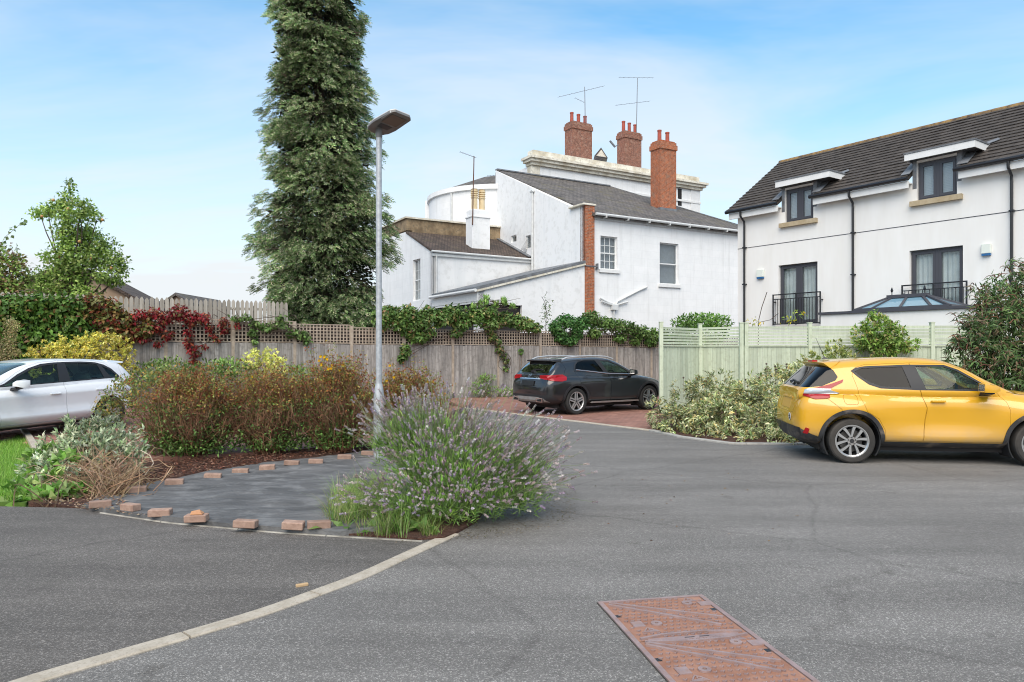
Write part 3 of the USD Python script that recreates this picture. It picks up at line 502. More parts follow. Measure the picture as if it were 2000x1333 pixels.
# round tower
Yt = 50.; ct = at(975, 500, Yt); zt2 = EYE + (HY - 392) * Yt / F; Rt = (975 - 839) / F * Yt
tw = part(ho, 'round_tower', (lambda vf: (vf[0] + [ct[0], ct[1] , 0], vf[1]))(lathe([(Rt, 0), (Rt, zt2 - .35), (Rt + .14, zt2 - .3), (Rt + .14, zt2), (Rt - .2, zt2)], 72)), STUCCO, smooth=30)
part(tw, 'tower_roof', (lambda vf: (vf[0] + [ct[0], ct[1], 0], vf[1]))(lathe([(Rt + .05, zt2 + .02), (Rt - 3.3, zt2 + 1.35), (.01, zt2 + 1.55)], 14)), SLATE)
part(tw, 'tower_pipe', tube(np.array([[ct[0] - Rt * .62, ct[1] - Rt * .80, z] for z in (5., zt2 - .2)]), .06), WPIPE)
part(tw, 'tower_pilaster', Pl((ct[0], ct[1]), (1, 0), (0, -1)).box(-Rt - .25, -Rt + .3, 0, zt2 - .1, -.4, .4), STUCCO)
# aerials
def aerial(name, label, base, top, booms, mat=STEEL, r=.03):
    t = Thing(name, label, 'aerial', loc=base, group='aerials on the old white house'); part(t, 'mast', tube(np.array([base, top]), [r, r * .8], 6), mat)
    for c, d, L, n, el in booms:
        d = unit(np.asarray(d, float)); c = np.asarray(c, float); bm = [tube(np.array([c - d * L * .5, c + d * L * .5]), .012, 4)]; cross = unit(np.cross(d, Z3)) if abs(d[2]) < .9 else X3
        for k in range(n): q = c + d * L * (k / max(1, n - 1) - .5); bm.append(tube(np.array([q - cross * el, q + cross * el]), .007, 3))
        part(t, 'boom', cat(*bm), mat)
    return t
u3, v3 = np.array([*UF, 0]), np.array([*VF, 0])
pl1 = D2.off(-.3); b1 = pl1.at(1143, 240); t1 = pl1.at(1142, 170); cc = pl1.at(1136, 179)
aerial('tv_aerial', 'long slanted television aerial on the left brick chimney', b1, t1, [(cc, pl1.at(1179, 168) - pl1.at(1092, 189), np.linalg.norm(pl1.at(1179, 168) - pl1.at(1092, 189)), 9, .16), (pl1.at(1132, 196), pl1.at(1142, 201) - pl1.at(1121, 191), .8, 4, .12)])
b2 = pl1.at(1243, 258); t2 = pl1.at(1245, 153)
aerial('tv_aerial', 'tall aerial with two level booms on the middle brick chimney', b2, t2, [(pl1.at(1243, 152), pl1.at(1276, 152) - pl1.at(1210, 151), np.linalg.norm(pl1.at(1276, 152) - pl1.at(1210, 151)), 8, .12), (pl1.at(1236, 202), pl1.at(1268, 198) - pl1.at(1203, 206), np.linalg.norm(pl1.at(1268, 198) - pl1.at(1203, 206)), 8, .12)])
b3 = hpl.at(922, 440, .05); t3 = hpl.at(925, 306, .05)
aerial('tv_aerial', 'rusty aerial pole strapped to the white chimney stack', b3, t3, [(hpl.at(913, 303, .05), hpl.at(927, 308) - hpl.at(899, 298), 1.0, 6, .12)], RUST, .04)
b4 = D.at(1012, 345, -3); aerial('tv_aerial', 'small distant aerial left of the parapet end', b4, D.at(1012, 318, -3), [(D.at(1010, 324, -3), (1, .2, .1), 1.0, 6, .2)])
dd = Thing('satellite_bracket', 'small dark dish bracket on the side of the middle chimney', 'dish bracket', loc=D2.at(1203, 290)); part(dd, 'arm', cat(bar(D2.at(1188, 277, .2), D2.at(1198, 289, .2), .12, .1), bar(D2.at(1198, 288, .2), D2.at(1206, 284, .1), .06)), LEAD)

# ---------------------------------------------------------------- the new white house on the right
RW = mt('ivory_render', (.735, .72, .69), (.785, .775, .755), sc=1.3, rough=.85, bump=.12, bsc=60, bd=.004, stretch=(1.6, 1.6, .3))
GREYF = mt('anthracite_frame', (.055, .055, .066), rough=.4)
RTILE = mt('concrete_tile', (.036, .029, .025), (.070, .058, .050), sc=4, rough=.8, bump=.5, bsc=20, bd=.02, c3=(.12, .105, .09), sc3=12, f3=.35)
BLACKP = mt('black_plastic', (.014, .014, .016), rough=.35)
STONE = mt('sandstone', (.36, .28, .17), (.46, .38, .26), sc=5, rough=.9, bump=.3, bsc=50, bd=.005)
CURT = mt('pale_curtain', (.62, .65, .63), (.74, .76, .74), sc=3, rough=.9)
SLAT = mt('white_blind', (.78, .80, .83), rough=.6)
LICH = mt('lichen_ridge', (.07, .05, .04), (.30, .19, .07), sc=5, rough=.9, bump=.4, bsc=20, bd=.02)
dR = np.array([math.cos(math.radians(54.14)), -math.sin(math.radians(54.14))]); nR = np.array([dR[1], -dR[0]])
K0 = np.array([(1509 - CX) / F * 26.5, 26.5]); R = Pl(K0, dR, nR)
hr = Thing('modern_house', 'newer ivory rendered house with dark tiled roof, dormers and grey windows', 'house', loc=(*K0, 0))
sk = R.s_(1441); sEnd = R.s_(2000) + 2.2
Rg = R.off(.36); zgut = np.mean([Rg.sz(1650, 372)[1], Rg.sz(1460, 409)[1], Rg.sz(1950, 312)[1]])
zeav = zgut - .12
d1 = dict(w=(R.s_(1533), R.s_(1588.4)), z=(R.sz(1560, 432)[1], R.sz(1560, 366)[1]), f=(1515, 1620.7, 351)); d2 = dict(w=(R.s_(1790.7), R.s_(1869)), z=(R.sz(1830, 387)[1], R.sz(1830, 310.5)[1]), f=(1767, 1905, 295))
door = [dict(w=(R.s_(1520.6), R.s_(1596.6)), zt=R.sz(1558, 515)[1]), dict(w=(R.s_(1776.3), R.s_(1880.7)), zt=R.sz(1828, 485)[1])]
zfl = np.mean([d['zt'] for d in door]) - 2.15
wall = rect(sk, sEnd, 0, zeav)
for d in (d1, d2): wall = wall.union(rect(d['w'][0] - .12, d['w'][1] + .12, zeav - .1, d['z'][1] + .06)).difference(rect(*d['w'], *d['z']))
for d in door: wall = wall.difference(rect(*d['w'], zfl, d['zt']))
part(hr, 'front_wall', R.ext(wall, -.32, 0), RW); part(hr, 'gable_wall', R.box(sk, sk + .3, 0, zeav, -7.6, -.32), RW)
zs0 = R.sz(1441, 487)[1]; part(hr, 'movement_joint', R.box(sk, sEnd, zs0 - .012, zs0 + .012, .001, .006), GREYF)
def casement(par, pl, s0, s1, z0, z1, name, rec=.1, fw=.07, back=SLAT, wavy=False, slats=False):
    m = (s0 + s1) / 2; bars = [pl.box(s0, s0 + fw, z0, z1, -rec - .07, -rec), pl.box(s1 - fw, s1, z0, z1, -rec - .07, -rec), pl.box(s0 + fw, s1 - fw, z1 - fw, z1, -rec - .07, -rec), pl.box(s0 + fw, s1 - fw, z0, z0 + fw, -rec - .07, -rec), pl.box(m - .05, m + .05, z0 + fw, z1 - fw, -rec - .07, -rec + .01)]
    w = part(par, name, cat(*bars), GREYF)
    for a, b in ((s0 + fw, m - .05), (m + .05, s1 - fw)):
        q = .075; part(w, 'casement', pl.ext(rect(a + .004, b - .004, z0 + fw + .004, z1 - fw - .004).difference(rect(a + q, b - q, z0 + fw + q, z1 - fw - q)), -rec - .05, -rec + .012), GREYF)
        part(w, 'pane', pl.box(a + q - .01, b - q + .01, z0 + fw + q - .01, z1 - fw - q + .01, -rec - .03, -rec - .022), PANE)
    if slats:
        sl_ = [pl.box(s0 + .02, s1 - .02, z, z + .022, -rec - .115, -rec - .095) for z in np.arange(z0 + .03, z1, .05)]; part(w, 'blind', cat(*sl_, pl.box(s0, s1, z0, z1, -rec - .17, -rec - .15)), back)
    else:
        n = 40; xs = np.linspace(s0 + .01, s1 - .01, n); oo = -rec - .125 + .025 * np.sin(np.arange(n) * 1.7) * wavy
        v = np.array([pl.w(x, z, o) for x, o in zip(xs, oo) for z in (z0, z1)]); f = np.array([[2 * i, 2 * i + 2, 2 * i + 3, 2 * i + 1] for i in range(n - 1)]); part(w, 'curtain', (v, f), back)
    return w
casement(hr, R, *d1['w'], *d1['z'], 'window', slats=True); casement(hr, R, *d2['w'], *d2['z'], 'window', slats=True)
for d in (d1, d2): part(hr, 'window_sill', R.box(d['w'][0] - .17, d['w'][1] + .17, d['z'][0] - .16, d['z'][0] - .003, -.1, .13), STONE)
for k, d in enumerate(door): casement(hr, R, *d['w'], zfl, d['zt'], 'french_door', rec=.12, fw=.06, back=CURT, wavy=True, slats=False)
# roof: courses of tiles, cut round the dormers
pit = math.tan(math.radians(35))
def ridge_w():
    for w in np.linspace(2, 7, 501):
        if abs(R.off(-w).sz(1569, 306)[1] - (zgut + .03 + pit * (w + .3))) < .02: return w
    return 3.9
rw = ridge_w(); zri = zgut + .03 + pit * (rw + .3); sv = sk - .32
print('right house ridge', rw, zri, 'eave', zgut)
up = unit(np.array([*(-nR), pit])); run = math.hypot(rw + .3, zri - zgut - .03); pn = unit(np.cross([*dR, 0], up)); pn = pn if pn[2] > 0 else -pn
base = R.w(0, zgut + .03, .3)
def rpt(s, t, h=0.): return base + np.array([*dR, 0]) * s + up * t + pn * h
NC = 17; gz_ = run / NC; slp = up[2]
for d in (d1, d2):
    Rf = R.off(.25); d['s0'], d['s1'] = d['w'][0] - .14, d['w'][1] + .14; d['fs'] = (Rf.s_(d['f'][0]), Rf.s_(d['f'][1])); d['zf'] = Rf.sz((d['f'][0] + d['f'][1]) / 2, d['f'][2])[1]
    d['t'] = (d['zf'] - zgut) / slp
und, cur = [], sv + .05
for d in (d1, d2): und += [(cur, d['s0'] - .02, .05), (d['s0'] - .02, d['s1'] + .02, d['t'] - .05)]; cur = d['s1'] + .02
und.append((cur, sEnd, .05))
rt = part(hr, 'roof', cat(*[m3.Manifold.hull_points(np.float32([rpt(s, t, h) for s in (a, b) for t in (t_, run) for h in (-.12, -.02)])) for a, b, t_ in und]), RTILE)
rng = np.random.default_rng(3)
for i in range(NC):
    t0, t1_ = i * gz_, (i + 1) * gz_ + .03
    iv = [(sv, sEnd)]
    for d in (d1, d2):
        if t0 < d['t'] - .05: iv = [q for a, b in iv for q in (((a, d['s0'] - .02), (d['s1'] + .02, b)) if a < d['s0'] and b > d['s1'] else ((a, b),))]
    for a, b in iv:
        st = .31; n = max(1, int((b - a) / st)); vs, fs = [], []
        o = .155 * (i % 2); ed = [a] + [x for x in np.arange(math.floor(a / st) * st + o, b, st) if x > a + .03 and x < b - .03] + [b]
        for x0, x1 in zip(ed[:-1], ed[1:]):
            h = .048 + rng.normal() * .004; P = np.array([rpt(x, t, hh) for x in (x0 + .003, x1 - .003) for t, hh in ((t0, h), (t0, h - .03), (t1_, .012), (t1_, -.01))])
            vs.append(P); fs.append(np.array([[0, 1, 5], [0, 5, 4], [0, 4, 6], [0, 6, 2], [1, 3, 7], [1, 7, 5], [0, 2, 3], [0, 3, 1], [4, 5, 7], [4, 7, 6]]))
        part(rt, 'tile_course', cat(*zip(vs, fs)), RTILE)
nr_ = int((sEnd - sv) / .45)
for k in range(nr_):
    a = sv + (sEnd - sv) * k / nr_; part(rt, 'ridge_tile', tube(np.array([rpt(a, run, -.05), rpt(a + (sEnd - sv) / nr_ - .012, run, -.05)]), [.13, .125], 10), LICH)
# dormers: flat roofs with white fascias, lead cheeks
for d in (d1, d2):
    zf = d['zf']; a, b = d['fs']
    part(hr, 'dormer_cheek', cat(R.box(d['s0'] + .01, d['w'][0] - .003, zgut - .3, zf - .04, -2.2, .004), R.box(d['w'][1] + .003, d['s1'] - .01, zgut - .3, zf - .04, -2.2, .004), R.box(d['w'][0], d['w'][1], d['z'][1] + .004, zf - .04, -2.2, -.02)), LEAD)
    dr = part(hr, 'dormer_roof', R.box(a + .02, b - .02, zf - .06, zf + .12, -2.6, .24), LEAD); part(dr, 'fascia', cat(R.box(a, b, zf - .1, zf + .1, .24, .28), R.box(a, a + .03, zf - .1, zf + .1, -.8, .237), R.box(b - .03, b, zf - .1, zf + .1, -.8, .237)), WHITE)
    part(dr, 'lead_edge', R.box(a - .02, b + .02, zf + .105, zf + .15, -2.6, .3), LEAD)
    part(rt, 'lead_flashing', cat(bar(rpt(d['s0'] - .1, .1, .07), rpt(d['s0'] - .1, d['t'], .07), .26, .02, up=pn), bar(rpt(d['s1'] + .1, .1, .07), rpt(d['s1'] + .1, d['t'] + .2, .07), .3, .02, up=pn), bar(rpt(d['s1'] - .1, d['t'] - .15, .09), rpt(d['s1'] + .65, d['t'] + .35, .075), .18, .015, up=pn)), LEAD)
# eaves: white fascia, black gutter and pipes, in the three stretches between the dormers
for a, b in ((sv, d1['s0']), (d1['s1'] - .1, d2['s0']), (d2['s1'] - .1, sEnd)):
    part(hr, 'fascia', cat(R.box(a + .1, b, zeav - .16, zeav + .06, .2, .26), R.box(a + .1, b, zeav - .02, zeav + .02, .003, .2)), WHITE)
    part(hr, 'gutter', tube(np.array([R.w(a, zgut, .33), R.w(b, zgut, .33)]), .065, 8), BLACKP)
for x in (1456, 1668, 1978):
    s = R.s_(x); part(hr, 'down_pipe', cat(tube(np.array([R.w(s, zgut - .05, .33), R.w(s, zgut - .22, .32), R.w(s, zgut - .42, .09), R.w(s, zgut - .6, .08), R.w(s, .1, .08)]), .04, 8), *[R.box(s - .06, s + .07, z, z + .04, .003, .13) for z in (1.2, 2.7, 4.2, 5.6)]), BLACKP)
for (xa, xb, ya, yb) in ((1480, 1493, 527, 545), (1918.5, 1937, 477, 500)):
    a, b = R.s_(xa), R.s_(xb); z1 = R.sz((xa + xb) / 2, ya)[1]; z0 = R.sz((xa + xb) / 2, yb)[1]
    t = Thing('alarm_box', 'white alarm box with blue base ' + ('left of the first french door' if xa < 1700 else 'right of the second french door'), 'alarm box', loc=R.w(a, z0), group='alarm boxes on the modern house'); part(t, 'cover', cbox(R.w((a + b) / 2, (z0 + z1) / 2 + .03, .05), R.d, R.n, Z3, b - a, .09, z1 - z0 - .06, .012), mt('alarm_white', (.68, .72, .66), rough=.4) if xa < 1700 else MATS['alarm_white']); part(t, 'base', R.box(a + .01, b - .01, z0, z0 + .065, .003, .085), mt('alarm_blue', (.02, .12, .30), rough=.4) if xa < 1700 else MATS['alarm_blue'])
# juliet balconies
for (xa, xb, lbl) in ((1509, 1603, 'first'), (1760.7, 1889.4, 'second')):
    Rb = R.off(.16); a, b = Rb.s_(xa), Rb.s_(xb); z0, z1 = zfl - .05, zfl + 1.08
    by = part(hr, 'balcony_rail', cat(Rb.box(a, b, z1 - .04, z1, -.02, .02), Rb.box(a + .04, b - .04, z1 - .2, z1 - .17, -.015, .015), Rb.box(a + .04, b - .04, z0 + .02, z0 + .06, -.015, .015), Rb.box(a, a + .04, z0, z1 - .04, -.02, .02), Rb.box(b - .04, b, z0, z1 - .04, -.02, .02), Rb.box((a + b) / 2 - .02, (a + b) / 2 + .02, z0, z1 - .04, -.02, .02), Rb.box(a, a + .04, z1 - .3, z1 - .26, -.16, -.02), Rb.box(b - .04, b, z1 - .3, z1 - .26, -.16, -.02), Rb.box(a, a + .04, z0 + .1, z0 + .14, -.16, -.02), Rb.box(b - .04, b, z0 + .1, z0 + .14, -.16, -.02)), BLACKP)
    n = 18
    for k in range(1, n):
        if k == n // 2: continue
        s = a + (b - a) * k / n; part(by, 'baluster', Rb.box(s - .008, s + .008, z0 + .06, z1 - .2, -.008, .008), BLACKP)
# orangery with a roof lantern
OF = 2.0; O = R.off(OF); so0, so1 = O.s_(1603), O.s_(1600) + 5.6; zo = np.mean([O.sz(1620, 610)[1], O.sz(1850, 599)[1]])
part(hr, 'orangery_wall', O.ext(rect(so0, so1, 0, zo - .08), -.3, 0), RW); part(hr, 'orangery_side_wall', R.box(so0, so0 + .3, 0, zo - .08, .003, OF - .3), RW)
part(hr, 'orangery_roof', O.box(so0 + .02, so1, zo - .3, zo - .07, -OF + .004, -.02), LEAD); part(hr, 'orangery_coping', O.box(so0 - .05, so1 + .05, zo - .075, zo, -.14, .06), GREYF)
la, lb = O.s_(1662), O.s_(1848); o0, o1 = -.22, -OF + .25; om = (o0 + o1) / 2; zl = zo + .03; Om = O.off(om); ra, rb = Om.s_(1742), Om.s_(1806); zt_l = zl + .40
LGL = usdkit.material(stage, '/World/Looks/lantern_glass', {'p': ('principled_bsdf', {'base_color': (.16, .28, .36), 'roughness': .05, 'specular_ior_level': .8})}, [], surface='p.BSDF')
cn = [O.w(la, zl, o0), O.w(lb, zl, o0), O.w(lb, zl, o1), O.w(la, zl, o1)]; rd = [O.w(ra, zt_l, om), O.w(rb, zt_l, om)]
ln = part(hr, 'roof_lantern', cat(bar(cn[0], cn[1], .1, .09), bar(cn[1], cn[2], .1, .09), bar(cn[2], cn[3], .1, .09), bar(cn[3], cn[0], .1, .09), bar(rd[0] - (rd[1] - rd[0]) * .1, rd[1] + (rd[1] - rd[0]) * .1, .3, .1)), GREYF)
for q in ((cn[0], rd[0]), (cn[3], rd[0]), (cn[1], rd[1]), (cn[2], rd[1])): part(ln, 'hip_bar', bar(*q, .09, .09), GREYF)
for k in (.18, .5, .82):
    a_ = cn[0] + (cn[1] - cn[0]) * k; b_ = rd[0] + (rd[1] - rd[0]) * max(0, min(1, (k - .1) / .8)); part(ln, 'glazing_bar', bar(a_, b_, .07, .08), GREYF)
part(ln, 'glass', (np.array(cn + rd), np.array([[0, 1, 5], [0, 5, 4], [2, 3, 4], [2, 4, 5], [1, 2, 5], [3, 0, 4]])), LGL)
for r_ in rd: part(ln, 'finial', (lambda vf: (vf[0] + r_ + [0, 0, .05], vf[1]))(lathe([(.015, 0), (.015, .08), (.045, .14), (.01, .24)], 6)), BLACKP)

# ---------------------------------------------------------------- houses glimpsed behind the picket fence
TAN = mt('tan_render', (.30, .215, .15), (.36, .26, .19), sc=2, rough=.95)
pg_ = at(140, 600, 33.); Hl = Pl(pg_, unit([.97, .24]), unit([.24, -.97]))
hl = Thing('tan_gable_house', 'low tan gabled house with dark verge behind the apple tree', 'house', loc=(pg_[0], pg_[1], 0))
gp = [Hl.sz(-70, 600), Hl.sz(135, 520), Hl.sz(300, 606)]; part(hl, 'gable_wall', Hl.ext(Polygon([(gp[0][0], 0), (gp[2][0], 0), gp[2], gp[1], gp[0]]), -.3, 0), TAN)
for a, b in ((gp[0], gp[1]), (gp[1], gp[2])):
    q = np.array([Hl.w(*a, .2), Hl.w(*b, .2), Hl.w(*b, -7), Hl.w(*a, -7)]); part(hl, 'roof', m3.Manifold.hull_points(np.float32(np.vstack([q + [0, 0, .02], q + [0, 0, .17]]))), TILE)
pg2 = at(346, 600, 60.); H2 = Pl(pg2, (1, 0), (0, -1)); h2 = Thing('distant_house', 'far grey roof peak showing just above the pickets', 'house', loc=(pg2[0], pg2[1], 0))
a, b, c = H2.sz(318, 597), H2.sz(346, 578), H2.sz(372, 597); part(h2, 'gable_wall', H2.ext(Polygon([(a[0], 0), (c[0], 0), c, b, a]), -8, 0), TAN)
for p_, q_ in ((a, b), (b, c)):
    q = np.array([H2.w(*p_, .3), H2.w(*q_, .3), H2.w(*q_, -8.3), H2.w(*p_, -8.3)]); part(h2, 'roof', m3.Manifold.hull_points(np.float32(np.vstack([q + [0, 0, .02], q + [0, 0, .25]]))), SLATE)

# ---------------------------------------------------------------- fences
def wood(name, c1, c2, c3=None): return mt(name, c1, c2, sc=5, rough=.9, bump=.35, bsc=30, bd=.006, stretch=(6, 6, .35), c3=c3, sc3=9, f3=.45)
GW = [wood(f'weathered_board_{k}', tuple(c * k_ for c in (.225, .208, .192)), tuple(c * k_ for c in (.40, .375, .35)), (.15, .135, .125)) for k, k_ in enumerate((.78, .92, 1.05, 1.18))]
TW = mt('trellis_wood', (.30, .245, .19), (.42, .35, .28), sc=7, rough=.9)
PW = [wood(f'picket_wood_{k}', tuple(c * k_ for c in (.28, .25, .21)), tuple(c * k_ for c in (.42, .385, .33))) for k, k_ in enumerate((.85, 1., 1.12))]
DW = mt('dark_timber', (.02, .014, .011), (.045, .032, .025), sc=6, rough=.95)
fp = g(947, 776); Fn = Pl(fp, UF, -VF)
tops = np.array([(-200, 668), (252, 668.6), (560, 670.6), (700, 674), (988, 675.5), (1184, 678.5), (1290, 680.5), (1440, 683)]); tz = np.array([Fn.sz(*q) for q in tops])
ttop = np.array([(-200, 618), (430, 623.5), (560, 628), (700, 639), (880, 645), (1100, 648), (1290, 654), (1440, 660)]); tt2 = np.array([Fn.sz(*q) for q in ttop])
zbt = lambda s: np.interp(s, tz[:, 0], tz[:, 1]); ztt = lambda s: np.interp(s, tt2[:, 0], tt2[:, 1])
fe = Thing('close_board_fence', 'long weathered grey board fence with square trellis along its top', 'fence', loc=fp)
sa, sb_ = Fn.s_(225), Fn.s_(1440); nb = 285; bw = (sb_ - sa) / nb; rng = np.random.default_rng(5)
for k in range(nb):
    s = sa + k * bw; z1 = float(zbt(s)) + rng.normal() * .006; t = rng.normal() * .004
    v = np.array([Fn.w(s + a, z, o) for a, o in ((0, .024 + t), (bw * 1.06, .010 + t), (bw * 1.06, .0), (0, .004)) for z in (.16, z1)])
    f = np.array([[0, 2, 3], [0, 3, 1], [2, 4, 5], [2, 5, 3], [4, 6, 7], [4, 7, 5], [6, 0, 1], [6, 1, 7], [1, 3, 5], [1, 5, 7]]); part(fe, 'board', (v, f), GW[rng.choice(4, p=[.2, .35, .3, .15])])
bb = []
for k in range(140): s = Fn.s_(-260) + (sa - Fn.s_(-260)) * k / 140; bb.append(Fn.box(s, s + (sa - Fn.s_(-260)) / 140 - .004, .16, float(zbt(s)), 0, .02))
part(fe, 'boards_behind_creeper', cat(*bb), GW[1], kind='stuff')
part(fe, 'gravel_board', Fn.box(Fn.s_(-260), sb_, 0, .16, -.02, .03), GW[0])
pst = np.arange(Fn.s_(-240), sb_, 1.83); sh = (Fn.s_(455) - pst[np.argmin(abs(pst - Fn.s_(455)))])
pst = pst + sh
for s in pst: part(fe, 'post', Fn.box(s - .045, s + .045, 0, float(ztt(s)) + .02, -.09, .03), TW)
for a, b in zip(pst[:-1], pst[1:]):
    a, b = a + .05, b - .05; z0, z1 = float(zbt((a + b) / 2)) + .015, float(ztt((a + b) / 2)); n = int((b - a) / .105); m = max(4, int((z1 - z0) / .098))
    fr = [Fn.box(a, b, z1 - .03, z1, -.02, .02), Fn.box(a, b, z0, z0 + .035, -.02, .02)] + [Fn.box(a + (b - a) * k / n - .018, a + (b - a) * k / n + .018, z0 + .036, z1 - .031, -.003, .014) for k in range(n + 1)] + [Fn.box(a, b, z0 + (z1 - z0) * k / m - .016, z0 + (z1 - z0) * k / m + .016, -.018, -.005) for k in range(1, m)]
    part(fe, 'trellis_panel', cat(*fr), TW)
db = Thing('dark_panel_fence', 'dark timber panel fence close behind the trellis', 'fence', loc=fp)
s = Fn.s_(430)
while s < Fn.s_(1300): part(db, 'panel', Fn.box(s, s + 1.8, .1, float(ztt(s + .9)) - .06, -.30, -.26), DW); part(db, 'post', Fn.box(s + 1.8, s + 1.9, 0, float(ztt(s + .9)), -.33, -.24), DW); s += 1.9
part(db, 'panel', Fn.box(Fn.s_(-260), Fn.s_(430) - .01, .1, 2.45, -.30, -.26), DW)
# picket fence
Pk = Fn.off(-.8); pk = Thing('picket_fence', 'tall grey picket fence with pointed tops behind the trellis', 'fence', loc=Pk.w(Pk.s_(300), 0))
n = 0; x0, x1 = Pk.s_(-60), Pk.s_(560); s = x0; rng = np.random.default_rng(9)
while s < x1:
    px = CX + F * Pk.w(s, 0)[0] / Pk.w(s, 0)[1]; yt = 572 + (px - 35) * .035 + rng.normal() * .8; zt = Pk.sz(px, yt)[1]; w = .108
    if not (283 < px < 288): part(pk, 'picket', Pk.ext([(s, 1.95), (s + w, 1.95), (s + w, zt - .07), (s + w * .62, zt), (s + w * .38, zt), (s, zt - .07)], 0, .02), PW[rng.integers(3)])
    s += .134
part(pk, 'rail', Pk.box(x0, x1, 2.15, 2.23, -.05, -.002), PW[0]); part(pk, 'rail', Pk.box(x0, x1, 2.95, 3.03, -.05, -.002), PW[0])
for s in np.arange(x0, x1, 2.4): part(pk, 'post', Pk.box(s, s + .09, 0, 3.1, -.15, -.055), PW[0])
# pale green fence
SG = [wood(f'sage_board_{k}', tuple(c * k_ for c in (.43, .49, .37)), tuple(c * k_ for c in (.53, .585, .455)), (.36, .39, .28)) for k, k_ in enumerate((.88, 1., 1.07))]
gf = Thing('sage_fence', 'pale sage green board fence topped with open horizontal slats', 'fence', loc=g(1291, 810))
nodes = [(1291, 19.1), (1367, 20.4), (1452, 19.6), (1581, 19.5), (1700, 19.4), (1820, 19.3), (1960, 19.2), (2110, 19.1)]
NP = [np.array([(x - CX) / F * Y, Y]) for x, Y in nodes]; rng = np.random.default_rng(4)
for k, (a, b) in enumerate(zip(NP[:-1], NP[1:])):
    d = unit(b - a); L = np.linalg.norm(b - a); q = Pl(a, d, np.array([d[1], -d[0]])); zt = 2.36 if k else 2.33; zb = 1.83
    n = max(1, int(round(L / .125)))
    for i in range(n): part(gf, 'board', q.box(L * i / n + .003, L * (i + 1) / n - .003, .08, zb - .02 + rng.normal() * .004, 0, .018 + rng.normal() * .002), SG[rng.choice(3, p=[.3, .5, .2])])
    for i in range(6): z = zb + .02 + (zt - zb - .02) * i / 6; part(gf, 'slat', q.box(.04, L - .04, z, z + .058 + (.012 if k > 2 else 0), .0, .022), SG[rng.integers(3)])
    part(gf, 'rail', q.box(.04, L - .04, zb - .045, zb, .022, .05), SG[1])
for k, p_ in enumerate(NP):
    o = [(-.06, 0), (.07, 0)] if k == 2 else [(0, 0)]
    for ox, _ in o: part(gf, 'post', cat(bx(p_[0] + ox - .048, p_[0] + ox + .048, p_[1] - .06, p_[1] + .05, 0, 2.42), bx(p_[0] + ox - .056, p_[0] + ox + .056, p_[1] - .068, p_[1] + .058, 2.42, 2.445)), SG[2])
# ---------------------------------------------------------------- cars
class Loft:
    def __init__(s, st, mod=None):                    # rows: x, z bottom, z top, half width, exponent
        a = np.array(st, float); s.x0, s.x1 = a[0, 0], a[-1, 0]; s.p = [PchipInterpolator(a[:, 0], a[:, k]) for k in range(1, 5)]; s.mod = mod
    def pts(s, o, nx, nt):
        t = np.linspace(0, 1, nx); u = .35 * t + .65 * (.5 - .5 * np.cos(np.pi * t)); xs = s.x0 - o + (s.x1 - s.x0 + 2 * o) * u; xc = np.clip(xs, s.x0, s.x1)
        zb, zt, W, n = (p(xc)[:, None] for p in s.p); zb, zt, W = zb - o, zt + o, W + o
        th = np.linspace(0, 2 * np.pi, nt, endpoint=False)[None]; c, sn = np.cos(th), np.sin(th)
        y = W * np.sign(c) * np.abs(c) ** (2 / n); z = (zb + zt) / 2 + (zt - zb) / 2 * np.sign(sn) * np.abs(sn) ** (2 / n); x = np.broadcast_to(xs[:, None], y.shape)
        if s.mod: y = s.mod(x, y, z)
        return np.stack([x, y, z], -1)
    def mesh(s, o=0., nx=72, nt=64):
        P = s.pts(o, nx, nt); v = np.vstack([P.reshape(-1, 3), P[0].mean(0), P[-1].mean(0)])
        i, j = np.meshgrid(np.arange(nx - 1), np.arange(nt), indexing='ij'); j2 = (j + 1) % nt; q = np.stack([i * nt + j, (i + 1) * nt + j, (i + 1) * nt + j2, i * nt + j2], -1).reshape(-1, 4)
        j = np.arange(nt); j2 = (j + 1) % nt; c = nx * nt
        f = np.vstack([q[:, [0, 1, 2]], q[:, [0, 2, 3]], np.stack([np.full(nt, c), j, j2], 1), np.stack([np.full(nt, c + 1), (nx - 1) * nt + j2, (nx - 1) * nt + j], 1)])
        m = M3((v, f))
        return m if m.volume() > 0 else M3((v, f[:, ::-1]))
    def samples(s, nx=200, nt=150):
        P = s.pts(0., nx, nt); du = np.gradient(P, axis=0); dv = np.roll(P, -1, 1) - np.roll(P, 1, 1); n = unit(np.cross(dv, du)); c = P - P.mean(1, keepdims=True)
        n = n * np.sign((n * c).sum(-1).mean()); return P.reshape(-1, 3), n.reshape(-1, 3)
def side_prism(pts, y0=-2., y1=2.):                   # polygon in (x, z), extruded across the car
    q = extr(pts if hasattr(pts, 'geom_type') else Polygon(pts).buffer(0), y0, y1); return q.transform(np.array([[1, 0, 0, 0], [0, 0, -1, 0], [0, 1, 0, 0]], float))
def sym(pts, y0, y1): return side_prism(pts, y0, y1) + side_prism(pts, -y1, -y0)
def top_prism(pts, z0=0., z1=3.): return extr(pts if hasattr(pts, 'geom_type') else Polygon(pts).buffer(0), z0, z1)
def rear_prism(pts, x0=-1., x1=1.): # polygon in (y, z)
    q = extr(pts if hasattr(pts, 'geom_type') else Polygon(pts).buffer(0), x0, x1); return q.transform(np.array([[0, 0, 1, 0], [1, 0, 0, 0], [0, 1, 0, 0]], float))
def rounded(pts, r): return Polygon(pts).buffer(-r).buffer(r * 2).buffer(-r)
PAINT = {'yellow': ((.76, .40, .012), .25), 'black': ((.008, .010, .014), .22), 'white': ((.72, .74, .76), .25)}
